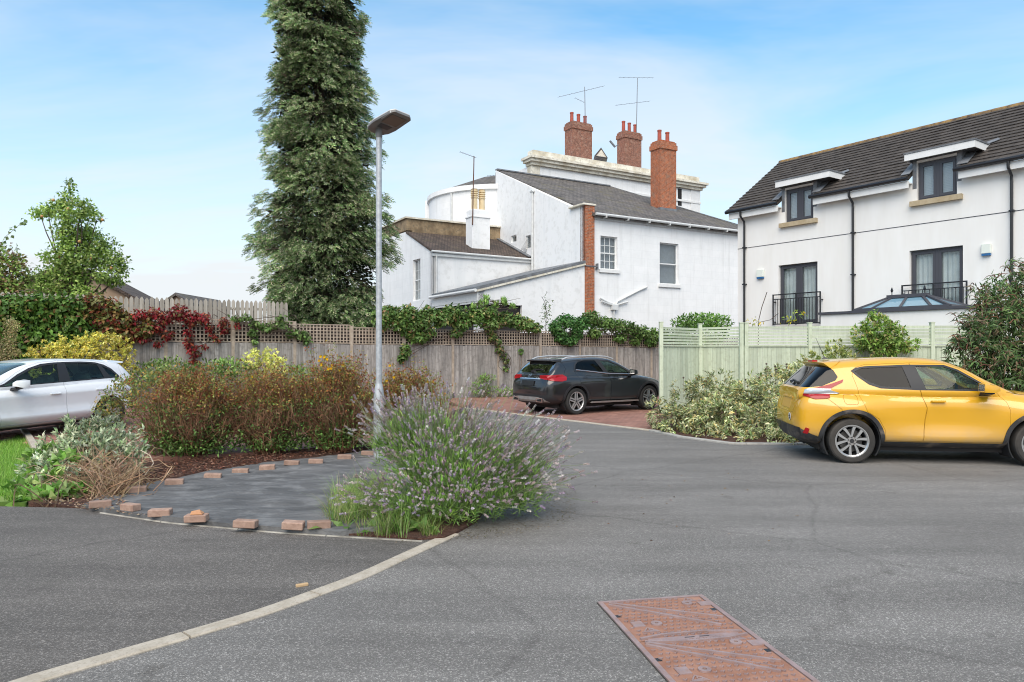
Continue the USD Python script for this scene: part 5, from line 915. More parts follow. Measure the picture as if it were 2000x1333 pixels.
for sg in (-1, 1):
    rail = np.array([(x, sg * y, z) for x, y, z in ((.55, .63, 1.43), (.72, .635, 1.485), (1.1, .64, 1.515), (1.7, .64, 1.525), (2.1, .635, 1.505), (2.38, .625, 1.44))]); part(gt, 'roof_rail', tube(rail, .022, 6), mt('satin_rail', (.55, .55, .55), rough=.4, metal=.5), smooth=40)
    part(gt, 'running_board', m3.Manifold.hull_points(np.float32([[x, sg * y, z] for x, z in ((1.40, .32), (3.10, .31)) for y in (.84, .90)] + [[x, sg * y, z - .04] for x, z in ((1.36, .32), (3.14, .31)) for y in (.82, .89)])), DULLS)
    part(gt, 'belt_strip', tube(np.array([(x, sg * (y + .006), z) for x, y, z in ((.88, .815, 1.165), (1.3, .822, 1.125), (1.9, .828, 1.06), (2.5, .826, 1.03), (2.88, .82, 1.015))]), .009, 5), CHROME)
    part(gt, 'exhaust', obox((-.04, sg * .50, .39), X3, Y3, Z3, .1, .2, .07), PLATEB); part(gt, 'exhaust_trim', on_rear(extr(sbox(-.12, -.05, .12, .05).difference(sbox(-.10, -.033, .10, .033)), 0, .04), -.065, sg * .50, .39, 0), CHROME)
part(gt, 'rear_skid_plate', (gc.U(.016) - gc.U(-.03)) ^ rear_prism([(-.72, .34), (-.62, .44), (-.4, .47), (.4, .47), (.62, .44), (.72, .34)], -.5, .22), DULLS)
part(gt, 'chrome_strip', (gc.U(.018) - gc.U(-.01)) ^ rear_prism(sbox(-.42, .925, .42, .96), -.4, .2), CHROME)
part(gt, 'number_plate', on_rear(extr(sbox(-.26, -.07, .26, .07), 0, .01), -.075, 0, .82, .22), PLATEB); part(gt, 'star_badge', on_rear(star_badge(.055), -.0, 0, 1.015, .9), CHROME)
for s_, y_ in (('GLA 220 d', .40), ('4MATIC', -.20)): part(gt, 'lettering', on_rear(meshkit.text_mesh(s_, .030, .003), -.030, y_, .985, .75), CHROME)
part(gt, 'spoiler', m3.Manifold.hull_points(np.float32([[.29, y, 1.41] for y in (-.52, .52)] + [[.30, y, 1.385] for y in (-.53, .53)] + [[.58, y, 1.445] for y in (-.60, .60)] + [[.52, y, 1.38] for y in (-.64, .64)])), PLATEB, smooth=50)
part(gt, 'rear_wiper', cat(bar((.14, .02, 1.17), (.17, -.32, 1.17), .03, .03), obox((.12, .0, 1.12), X3, Y3, Z3, .1, .12, .06)), BLACKP)

# --- the white hatchback
def fla(x, y, z):
    b = .02 * np.exp(-((x - .66) / .45) ** 2) * np.exp(-((z - .75) / .3) ** 2) + .025 * np.exp(-((x - 3.13) / .45) ** 2) * np.exp(-((z - .72) / .3) ** 2) + .014 * np.exp(-((z - .80 + .01 * x) / .045) ** 2) + .03 * np.exp(-((z - .40) / .07) ** 2) - .012 * np.exp(-((z - .52) / .09) ** 2)
    return y * (1 + b / .86 * np.clip(np.abs(y) / .6, 0, 1)) * (1 - .14 * np.clip((.36 - z) / .25, 0, 1) ** 2)
AB = Loft([(0, .38, .78, .60, 3.4), (.05, .32, .92, .70, 3.8), (.15, .27, .99, .77, 4.), (.4, .22, 1.02, .82, 4.4), (.9, .20, 1.015, .845, 4.8), (1.6, .19, .985, .85, 5.), (2.4, .19, .95, .85, 5.), (2.8, .19, .945, .845, 4.6), (3.1, .2, .915, .84, 4.2), (3.5, .21, .84, .81, 3.8), (3.8, .25, .72, .70, 3.4), (3.92, .3, .60, .56, 3.), (3.95, .36, .52, .45, 3.)], fla)
AG = Loft([(-.02, .8, 1.02, .66, 3.6), (.08, .8, 1.13, .71, 3.8), (.18, .8, 1.245, .74, 4.2), (.26, .8, 1.315, .755, 4.6), (.5, .8, 1.365, .765, 5.2), (1.0, .8, 1.402, .775, 5.8), (1.5, .8, 1.416, .78, 6.), (1.9, .8, 1.39, .78, 5.6), (2.2, .8, 1.325, .775, 5.), (2.6, .8, 1.14, .755, 4.4), (3.0, .8, .94, .70, 3.8), (3.05, .8, .90, .68, 3.6)], tum(.93, 1.41, .21))
ac = Car(AB, AG)
awf = [(2.58, .965), (2.30, .965), (1.61, .99), (1.575, 1.315), (1.83, 1.295), (2.07, 1.235), (2.28, 1.14), (2.46, 1.03)]; awr = [(1.39, .995), (.70, 1.02), (.785, 1.285), (1.0, 1.315), (1.42, 1.322)]; awq = [(.55, 1.025), (.41, 1.03), (.53, 1.16), (.70, 1.255), (.63, 1.13)]
adlo = [(2.74, .945), (1.5, .975), (.36, 1.005), (.37, 1.045), (.50, 1.185), (.64, 1.272), (.80, 1.325), (1.1, 1.35), (1.6, 1.35), (1.86, 1.33), (2.10, 1.262), (2.32, 1.16), (2.56, 1.01)]
apsi = math.radians(180 + 65); ah = rotz(apsi); al = np.array([-ah[1], ah[0]]); aO = np.array([-8.857, 12.4]) - 2.72 * ah - .86 * al
pitch_a = math.asin(.020)
at_ = Thing('white_hatchback', 'white five door hatchback parked behind the shrubs at the left edge', 'car', loc=(*aO, .075 + .020 * 2.72), rot=apsi, pitch=pitch_a)
ca = dict(L=3.95, wr=.31, wx=(.66, 3.13), ra=.345, cx=(.8, 2.8), floor=.55, dlo=adlo, wins=[awf, awr, awq], wmats=[CARGL, CARGL, CARGL], ws=[(2.98, -.62), (2.98, .62), (2.06, .55), (2.06, -.55)], zw=.95, rs=[(.0, -.58), (.0, .58), (.12, .63), (.24, .57), (.24, -.57), (.12, -.63)], zr=1.0,
    doors=[[(.66, .80), (.58, .98), (.36, 1.0), (.60, 1.30), (.8, 1.36), (1.1, 1.378), (1.528, 1.378), (1.528, .265), (1.12, .265), (1.08, .45), (.95, .65)], [(1.534, 1.378), (1.86, 1.36), (2.12, 1.29), (2.34, 1.185), (2.60, 1.02), (2.74, .93), (2.735, .6), (2.68, .265), (1.534, .265)]], dnames=['rear_door', 'front_door'], handles=[(.86, .80), (1.74, .775)], hy=.855,
    paint=PWH, clw=.0, clz=.3, clad=CLADC, lowmat=PWH, low=[[(1.05, 0), (1.05, .262), (2.75, .262), (2.75, 0)], [(-.3, 0), (-.3, .40), (.3, .38), (.32, 0)]],
    lamps=[('tail_light', side_out(rounded([(-.05, .80), (.0, .97), (.22, .98), (.28, .88), (.12, .80)], .02), .42), LENS, .01)], seams=[([(.22, 1.31), (.33, 1.2), (.30, 1.05)], .006)], rear_seams=[], seats=[(1.6, -.36), (1.6, .36), (.9, -.38), (.9, .38)], zs=.60, sh=.55, dash=2.65, wy=.86, wt=.215, rim=.21, style='star', tyre=TYREB, smat=SEATG)
build_car(at_, ac, ca); mirror(at_, 2.42, .80, .99, 1, PWH, .2); mirror(at_, 2.42, .80, .99, -1, PWH, .2); antenna(at_, .62, 1.37, .26, .7)
part(at_, 'spoiler', m3.Manifold.hull_points(np.float32([[.09, y, 1.318] for y in (-.48, .48)] + [[.11, y, 1.285] for y in (-.50, .50)] + [[.5, y, 1.362] for y in (-.54, .54)] + [[.5, y, 1.30] for y in (-.60, .60)])), PWH, smooth=50)
# ---------------------------------------------------------------- plants
def foliage(blobs, n, L, W, cols, rng, up=.4, out=.8, rnd=.7, nup=.8, shell=.45, fine=True, var=.2, p=None, fold=.2, curl=.2, clump=0, blobvar=.18):
    vol = np.array([np.prod(b[1]) ** (2 / 3) for b in blobs]); cnt = np.maximum(1, (n * vol / vol.sum()).astype(int)); res = []
    for (c, r), m in zip(blobs, cnt):
        P, O = blob(c, r, m, rng, shell)
        if clump:                                      # gather the leaves into rosettes at twig ends
            k = max(1, m // clump); Q, QO = blob(c, r, k, rng, shell); i = rng.integers(0, k, m); P = Q[i] + rng.normal(size=(m, 3)) * L * .25; O = QO[i]
        D = O * out + rdir(m, rng) * rnd + [0, 0, up]; N = O * .6 + rdir(m, rng) * .5 + [0, 0, nup]
        col = mixc(cols, m, rng, var, p, 1.45) * math.exp(rng.normal() * blobvar)
        res.append(leaves(P, D, N, rng.uniform(.7, 1.2, m) * L, rng.uniform(.8, 1.15, m) * W, col, fold, curl, fine))
    return joined(res)
def stems_from(base, spread, tips, r0, rng, col, k=5, sag=.08, wob=.01, sides=3):
    n = len(tips); A = np.asarray(base) + np.c_[rng.normal(size=(n, 2)) * spread, np.zeros(n)]; sg = np.c_[rng.normal(size=(n, 2)) * sag, np.abs(rng.normal(size=n)) * sag]
    m, P = curve_tubes(A, tips, sg, np.full(n, r0), np.full(n, r0 * .45), k, sides, rng, wob); v, f = m
    return m, np.repeat(mixc(col, n, rng, .2), len(v) // n, axis=0)
def bush(name, label, catg, blobs, n, L, W, cols, rng, base=None, nst=40, stcol=((.12, .08, .05),), r0=.008, group=None, mat=None, **k):
    base = np.array(blobs[0][0]) * [1, 1, 0] if base is None else np.asarray(base, float); t = Thing(name, label, catg, loc=base, group=group)
    m, c = foliage(blobs, n, L, W, cols, rng, **k); part(t, 'foliage', m, mat or LEAF, tint=c)
    if nst:
        tips = np.vstack([blob(b[0], np.array(b[1]) * .8, max(2, nst // len(blobs)), rng, .2)[0] for b in blobs]); sm, sc_ = stems_from(base, .12, tips, r0, rng, stcol); part(t, 'stems', sm, TWIG, tint=sc_)
    return t
def pb(px, py, Y, rx, ry, rz):                        # a blob seen at that pixel; radii in metres
    return (at(px, py, Y), (rx, ry, rz))

# --- the tall conifer
rng = np.random.default_rng(11); YT = 27.5; tc = at(643, 640, YT); tcx, tcy = tc[0], tc[1]
tr = Thing('conifer_tree', 'very tall dark green conifer with drooping sprays behind the fence', 'tree', loc=(tcx, tcy, 0))
part(tr, 'trunk', tube(np.array([[tcx - .42 * min(1, z / 14) + .05 * math.sin(z), tcy + .04 * math.cos(z * .7), z] for z in np.linspace(0, 20.5, 14)]), np.linspace(.34, .05, 14), 10), BARK, smooth=40)
rz = PchipInterpolator([0.6, 2.2, 4, 6, 9, 12, 15, 18, 20.5, 21.6], [1.7, 2.3, 2.5, 2.45, 2.12, 1.88, 1.58, 1.1, .5, .1])
NB = 900; zb_ = .9 + 20.2 * rng.random(NB) ** 1.05; azb = rng.uniform(0, 2 * np.pi, NB); lump = 1 + .16 * np.sin(azb * 2 + zb_ * 1.3) + .10 * np.sin(azb * 5 - zb_ * 2.1)
rb = rz(zb_) * rng.uniform(.74, 1.06, NB) * lump; ex = rng.random(NB) < .05; rb[ex] *= 1.08; rb = np.minimum(rb, rz(zb_) * 1.12)
hd = np.stack([np.cos(azb), np.sin(azb), 0 * azb], 1); A0 = np.stack([tcx - .42 * np.clip(zb_ / 14, 0, 1), np.full(NB, tcy), zb_ - .1 * rb], 1); B0 = A0 + hd * rb[:, None] + np.stack([0 * rb, 0 * rb, rb * rng.uniform(-.05, .32, NB)], 1)
bm, BP = curve_tubes(A0, B0, np.stack([0 * rb, 0 * rb, .10 * rb], 1), .035 * rb / 2.5 + .008, np.full(NB, .006), 6, 4, rng); part(tr, 'branches', bm, BARK)
bright = np.exp(rng.normal(size=NB) * .30); sp_P, sp_D, sp_B, sp_in = [], [], [], []
for i in range(NB):
    m = int(26 + 20 * rb[i] / 2.2); u = 1 - .62 * rng.random(m) ** 1.25; k = u * 5; k0 = np.clip(k.astype(int), 0, 4); q = BP[i][k0] * (1 - (k - k0))[:, None] + BP[i][k0 + 1] * (k - k0)[:, None]
    side = np.array([-hd[i][1], hd[i][0], 0]); w = (1.08 - u) * rb[i] * .5 + .08
    q = q + side * (np.clip(rng.normal(size=m), -1.4, 1.4) * w)[:, None] + np.c_[np.zeros((m, 2)), rng.normal(size=m) * .10 - .05]
    sp_P.append(q); sp_D.append(hd[i] * .75 + side * rng.normal(size=(m, 1)) * .5 + np.c_[np.zeros((m, 2)), -.55 * rng.random(m) + .08]); sp_B.append(np.full(m, bright[i])); sp_in.append(u)
SP, SD, SB, SI = np.vstack(sp_P), unit(np.vstack(sp_D)), np.concatenate(sp_B), np.concatenate(sp_in); ns = len(SP)
def sprays(P, D, B, tone, rng, size=(.16, .32), nl=9, lw=.042):
    n = len(P); L = rng.uniform(*size, n); side = unit(np.cross(D, rdir(n, rng))); N = np.cross(side, D); out = []
    for j in range(nl):
        u = (j + .3) / nl; sg = 1 if j % 2 else -1; last = j == nl - 1
        pos = P + D * (L * u)[:, None] + np.c_[np.zeros((n, 2)), -.35 * L * u * u]; d = D * (.75 if not last else 1) + side * sg * (.75 if not last else 0) + np.c_[np.zeros((n, 2)), np.full(n, -.12)]
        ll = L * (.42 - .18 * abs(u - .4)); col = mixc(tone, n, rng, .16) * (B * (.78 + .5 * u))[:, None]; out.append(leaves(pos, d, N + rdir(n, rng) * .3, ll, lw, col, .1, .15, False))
    return joined(out)
tone = np.array([(.12, .20, .070), (.165, .23, .095), (.25, .28, .145), (.08, .145, .05), (.34, .345, .225)])
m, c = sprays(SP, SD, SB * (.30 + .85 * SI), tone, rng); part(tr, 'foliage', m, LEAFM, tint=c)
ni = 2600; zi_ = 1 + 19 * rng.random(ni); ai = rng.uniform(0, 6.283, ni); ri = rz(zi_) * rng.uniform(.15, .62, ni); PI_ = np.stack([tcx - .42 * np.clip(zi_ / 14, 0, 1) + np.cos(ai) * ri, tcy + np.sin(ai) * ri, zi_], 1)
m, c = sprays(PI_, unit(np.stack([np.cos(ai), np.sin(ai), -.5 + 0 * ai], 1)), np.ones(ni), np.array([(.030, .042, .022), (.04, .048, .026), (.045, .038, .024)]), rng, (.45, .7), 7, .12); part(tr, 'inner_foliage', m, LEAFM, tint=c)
print('conifer sprays', ns)

# --- broad leaved trees at the left
def leafy_tree(name, label, base, trunk_h, limbs, blobs, n, L, W, cols, rng, **k):
    t = Thing(name, label, 'tree', loc=base); b = np.asarray(base, float); top = b + [0, 0, trunk_h]; part(t, 'trunk', tube(np.array([b, b + [.05, 0, trunk_h * .5], top]), [.13, .11, .09], 8), BARK, smooth=40)
    tips = np.array([bl[0] for bl in blobs]); A_ = np.repeat(top[None], len(tips), 0) + np.c_[np.zeros((len(tips), 2)), -rng.uniform(0, .5, len(tips)) * trunk_h * .3]
    lm, LP = curve_tubes(A_, tips, np.c_[rng.normal(size=(len(tips), 2)) * .1, rng.uniform(-.2, .1, len(tips))], np.full(len(tips), .05), np.full(len(tips), .012), 6, 5, rng, .02); part(t, 'limbs', lm, BARK)
    m, c = foliage(blobs, n, L, W, cols, rng, **k); part(t, 'crown', m, LEAF, tint=c); return t
rng = np.random.default_rng(21); YA = 27.
gcol = [(.14, .22, .04), (.19, .28, .06), (.10, .17, .035), (.25, .32, .09)]
ab = [(138, 365, .22, .35), (132, 390, .4, .4), (118, 402, .45, .25), (160, 400, .4, .25), (95, 410, .5, .28), (78, 418, .5, .22), (130, 420, .55, .4), (158, 420, .5, .35), (178, 412, .35, .25), (190, 425, .3, .2), (125, 450, .5, .5), (150, 455, .7, .5), (175, 455, .5, .35), (130, 480, .6, .5), (165, 480, .8, .5), (200, 480, .7, .45), (120, 505, .6, .5), (155, 510, .9, .5), (195, 510, .8, .5), (225, 510, .5, .45), (237, 525, .35, .4), (115, 535, .6, .5), (150, 545, .8, .4), (205, 540, .5, .3), (228, 548, .4, .25), (90, 500, .3, .25), (85, 540, .5, .4), (70, 560, .7, .35), (110, 565, .8, .3), (165, 570, .7, .3), (60, 545, .35, .3)]
at1 = leafy_tree('apple_tree', 'open leafy apple tree with a tall leader shoot and a few fruit', (at(140, 600, YA) * [1, 1, 0]), 3.6, 0, [pb(x, y, YA + rng.uniform(-.6, .6), rx, rx, rz_) for x, y, rx, rz_ in ab], 9000, .15, .085, gcol, rng, up=.1, out=.5, rnd=.9, shell=.15)
for x, y in ((118, 455), (217, 524), (178, 505), (104, 391), (133, 408), (155, 472), (82, 423), (116, 502), (200, 430)): c_ = at(x, y, YA - .5); part(at1, 'apple', trimesh.creation.icosphere(2, .055).apply_translation(c_), mt('apple_skin', (.42, .17, .07), (.48, .36, .12), sc=6, rough=.4) if 'apple_skin' not in MATS else MATS['apple_skin'], smooth=True)
ab2 = [(-40, 500, .8, .8), (5, 500, .6, .5), (-15, 540, .9, .6), (25, 520, .5, .4), (45, 530, .35, .25), (10, 555, .8, .5), (30, 560, .6, .4), (38, 510, .25, .2), (55, 548, .3, .25), (-40, 570, 1., .5), (20, 575, .8, .3), (-100, 520, 1.2, 1.)]
leafy_tree('small_tree', 'small mixed green and russet tree cut by the left edge', at(-20, 600, 24.) * [1, 1, 0], 3.2, 0, [pb(x, y, 24. + rng.uniform(-.4, .4), rx, rx, rz_) for x, y, rx, rz_ in ab2], 5200, .13, .09, [(.12, .20, .04), (.17, .25, .06), (.14, .13, .05), (.21, .26, .07), (.15, .09, .045)], rng, up=.1, out=.5, rnd=.9, shell=.2)
sh_ = Thing('vine_shoot', 'single arching vine shoot with separate leaves against the sky', 'vine', loc=at(0, 480, 24.)); pt = np.array([at(x, y, 24.) for x, y in ((-6, 500), (2, 478), (9, 464), (20, 455), (30, 446), (40, 438), (47, 432))]); part(sh_, 'stem', tube(pt, .006, 4), BARK)
li = np.repeat(pt, 3, 0) + rng.normal(size=(21, 3)) * .05; m, c = leaves(li, rdir(21, rng) + [0, 0, -.2], rdir(21, rng) + [0, -.8, .6], .13, .13, mixc([(.16, .24, .07), (.20, .27, .1)], 21, rng)); part(sh_, 'leaves', m, LEAF, tint=c)

# --- creepers on the long fence
def vine(name, label, spots, n, L, W, cols, rng, depth=.22, group=None, o0=.12, **k):
    bl = []
    for x, y, rx, ry in spots:
        Q = Fn.off(o0); c_ = Q.at(x, y); s_ = F / c_[1]; bl.append((c_, (rx / s_, depth + .12 * rng.random(), ry / s_)))
    t = Thing(name, label, 'climber', loc=bl[0][0] * [1, 1, 0], group=group); kw = dict(up=-.45, out=.5, rnd=.7, nup=.55, shell=.3, blobvar=.12); kw.update(k)
    m, c = foliage(bl, n, L, W, cols, rng, **kw); part(t, 'foliage', m, LEAF, tint=c)
    ctr = np.array([b[0] for b in bl]); 
    if len(ctr) > 2:
        i = rng.integers(0, len(ctr), 40); j = np.clip(i + rng.integers(-2, 3, 40), 0, len(ctr) - 1); sm, _ = curve_tubes(ctr[i] + rng.normal(size=(40, 3)) * .1, ctr[j] + rng.normal(size=(40, 3)) * .15, rng.normal(size=(40, 3)) * .1, np.full(40, .012), np.full(40, .005), 5, 4, rng); part(t, 'stems', sm, BARK)
    return t
rng = np.random.default_rng(31)
GC = [(.055, .115, .018), (.075, .145, .025), (.04, .085, .015), (.10, .165, .03), (.13, .14, .03), (.14, .08, .03)]
vine('green_creeper', 'deep green creeper covering the fence behind the white car', [(x, y, 34, 26) for x in range(-120, 160, 26) for y in range(600, 745, 26) if not (x > 90 and y > 690)] + [(60, 588, 60, 10), (110, 592, 50, 10), (20, 592, 50, 12), (165, 640, 20, 40)], 15000, .17, .10, GC, rng, p=[.3, .3, .2, .1, .05, .05])
vine('russet_creeper', 'bronze and olive mound of creeper on top of the fence', [(180, 590, 26, 14), (205, 600, 28, 18), (172, 615, 22, 16), (200, 625, 24, 14), (230, 612, 14, 14), (215, 640, 22, 10), (245, 625, 18, 12), (255, 650, 20, 14), (285, 640, 18, 18), (235, 665, 20, 12)], 3300, .15, .09, [(.16, .10, .03), (.12, .12, .03), (.19, .055, .03), (.10, .11, .03)], rng)
RC = [(.17, .012, .018), (.21, .018, .02), (.13, .01, .014), (.22, .06, .03), (.10, .012, .012), (.11, .08, .03)]
vine('red_creeper', 'crimson creeper trailing along the trellis with hanging tails', [(270, 615, 14, 10), (300, 612, 18, 12), (325, 620, 14, 14), (350, 610, 18, 16), (372, 622, 18, 16), (398, 622, 14, 14), (270, 640, 12, 12), (262, 658, 8, 8), (283, 663, 10, 6), (240, 628, 12, 9), (225, 625, 8, 7), (310, 640, 8, 10), (328, 655, 7, 8), (310, 672, 6, 5), (370, 650, 5, 8), (367, 668, 7, 7), (375, 680, 9, 8), (382, 692, 6, 7), (378, 705, 4, 5), (410, 640, 4, 7), (416, 655, 4, 5), (424, 664, 4, 4), (436, 630, 6, 10), (440, 645, 7, 6), (466, 636, 3, 4), (400, 676, 3, 3), (190, 628, 7, 6), (150, 630, 8, 6)], 2500, .12, .07, RC, rng)
BC = [(.065, .125, .026), (.09, .155, .04), (.05, .095, .02), (.13, .19, .06), (.17, .17, .06), (.20, .13, .06)]
vine('bramble_hedge', 'thick bramble and vine spilling over the trellis below the white wing', [(745, 622, 18, 22), (760, 610, 16, 14), (775, 625, 20, 20), (795, 612, 22, 16), (800, 636, 26, 22), (822, 625, 22, 20), (838, 612, 20, 14), (812, 655, 16, 14), (835, 645, 16, 14), (825, 660, 12, 8), (862, 622, 22, 16), (885, 612, 22, 16), (900, 630, 20, 14), (925, 618, 26, 18), (950, 612, 22, 16), (960, 632, 22, 12), (985, 622, 22, 14), (1005, 626, 20, 13), (1025, 632, 18, 12), (1042, 640, 16, 9), (890, 650, 12, 8), (792, 684, 8, 14), (785, 700, 5, 8)] , 9500, .145, .095, BC, rng, p=[.3, .28, .17, .12, .08, .05])
vine('bramble_strand', 'long hanging strand of bramble leaves on the grey boards', [(955, 646, 8, 8), (963, 658, 9, 9), (972, 668, 9, 8), (976, 682, 8, 8), (984, 694, 6, 7), (988, 706, 4, 6), (988, 720, 3, 6)], 420, .12, .085, BC, rng, depth=.1)
vine('ivy_patch', 'glossy dark ivy patch hanging over the fence behind the black car', [(1085, 640, 12, 14), (1105, 628, 20, 14), (1095, 655, 14, 14), (1110, 665, 18, 10), (1125, 650, 14, 14), (1135, 632, 18, 14)], 2800, .11, .10, [(.035, .10, .022), (.05, .13, .03), (.028, .075, .018), (.08, .16, .045)], rng)
vine('bramble_hedge', 'bramble hedge over the trellis between ivy patch and sage fence', [(1155, 622, 20, 16), (1180, 632, 22, 15), (1205, 636, 22, 14), (1228, 642, 20, 14), (1250, 648, 20, 14), (1275, 654, 20, 14), (1160, 650, 14, 10), (1210, 660, 12, 8), (1240, 665, 14, 8), (1270, 668, 14, 8), (1300, 655, 18, 14), (1330, 660, 20, 14)], 4600, .13, .09, BC[:4], rng)
vine('weed_sprigs', 'scattered green sprigs on the trellis right of the red creeper', [(480, 620, 16, 4), (500, 632, 14, 5), (495, 650, 8, 8), (545, 635, 22, 8), (520, 640, 14, 6), (572, 650, 14, 9), (590, 655, 14, 8), (600, 668, 6, 4), (498, 665, 4, 5), (550, 620, 10, 5), (460, 622, 12, 3)], 700, .13, .08, BC[:4], rng, depth=.1)
vine('laurel_shoots', 'fresh upright laurel shoots standing above the bramble hedge', [(938, 598, 5, 8), (950, 590, 5, 9), (968, 600, 5, 8), (985, 592, 5, 8), (925, 602, 5, 6), (1000, 602, 5, 6)], 330, .19, .06, [(.13, .22, .05), (.17, .27, .07)], rng, up=.9, out=.3, rnd=.5, depth=.12)
t_ = Thing('tall_sapling', 'thin pale sapling rising in front of the white lean-to wall', 'plant', loc=Fn.off(-.3).at(1064, 640) * [1, 1, 0]); Q_ = Fn.off(-.3); pts_ = np.array([Q_.at(x, y) for x, y in ((1062, 690), (1066, 640), (1067, 610), (1064, 590), (1058, 580))]); part(t_, 'stem', tube(pts_, .01, 4), BARK)
P_ = pts_[2] + rng.normal(size=(130, 3)) * [.10, .10, .36]; m, c = leaves(P_, rdir(130, rng) + [0, 0, -.3], rdir(130, rng) + [0, 0, .6], .12, .04, mixc([(.12, .18, .08), (.17, .21, .11)], 130, rng)); part(t_, 'leaves', m, LEAF, tint=c)

# --- plants along the foot of the long fence
rng = np.random.default_rng(41)
YG = [(.42, .36, .055), (.50, .43, .09), (.34, .33, .06), (.55, .50, .18), (.25, .27, .05)]
def fpx(px, py, o): return Fn.off(o).at(px, py)
bush('golden_shrub', 'large golden leaved shrub behind the white car roof', 'shrub', [(fpx(x, y, 1.0), (r, .6, h)) for x, y, r, h in ((95, 700, .5, .4), (125, 690, .6, .45), (160, 685, .65, .5), (195, 683, .6, .5), (225, 690, .5, .5), (240, 712, .4, .5), (150, 720, .8, .5), (200, 720, .7, .5), (100, 725, .5, .4), (175, 672, .3, .3), (85, 690, .25, .3), (210, 665, .25, .2))], 8500, .075, .038, YG, rng, up=.6, out=.6, nst=60, clump=9)
bush('golden_shrub', 'small golden leaved shrub rising behind the brown hedge', 'shrub', [(fpx(x, y, 1.0), (r, .4, h)) for x, y, r, h in ((490, 708, .28, .35), (512, 698, .3, .35), (532, 706, .28, .35), (520, 720, .5, .4), (545, 718, .3, .3))], 2600, .07, .036, [(.46, .46, .12), (.52, .52, .18), (.36, .40, .10)], rng, up=.7, out=.6, nst=30, clump=9)
bush('green_border_plants', 'low mixed green plants along the foot of the grey fence', 'plants', [(fpx(x, y, .9), (.6, .4, .35)) for x, y in ((300, 728), (335, 722), (375, 735), (410, 728), (445, 720), (470, 730), (575, 735), (610, 740), (660, 745))], 3600, .11, .05, [(.08, .15, .03), (.12, .19, .05), (.06, .11, .025), (.16, .22, .07)], rng, up=.5, nst=40)
bush('tall_dock_weed', 'tall seeded weed spire at the far left by the creeper', 'weed', [(fpx(x, y, 1.2), (.14, .14, h)) for x, y, h in ((18, 650, .45), (22, 670, .4), (14, 690, .3), (4, 690, .35), (2, 715, .3), (26, 640, .25), (30, 690, .12))], 2300, .04, .03, [(.27, .22, .12), (.22, .19, .09), (.16, .17, .06)], rng, up=.8, out=.3, nst=25, stcol=((.25, .22, .12),))
bush('fence_foot_weeds', 'green weeds growing at the fence foot behind the black car', 'weeds', [(fpx(x, y, .35), (.3, .15, .22)) for x, y in ((945, 745), (960, 765), (985, 768), (1008, 772), (930, 760), (1012, 764))] + [(fpx(945, 738, .2), (.14, .08, .12)), (fpx(960, 738, .2), (.14, .08, .1))], 900, .10, .045, [(.10, .19, .04), (.14, .24, .06), (.2, .22, .1)], rng, up=.5, nst=20)
bush('fence_sprout', 'small green sprout growing through the grey boards', 'weed', [(Fn.off(.08).at(1018, 688), (.09, .06, .1))], 60, .08, .05, [(.08, .17, .03)], rng, nst=4)

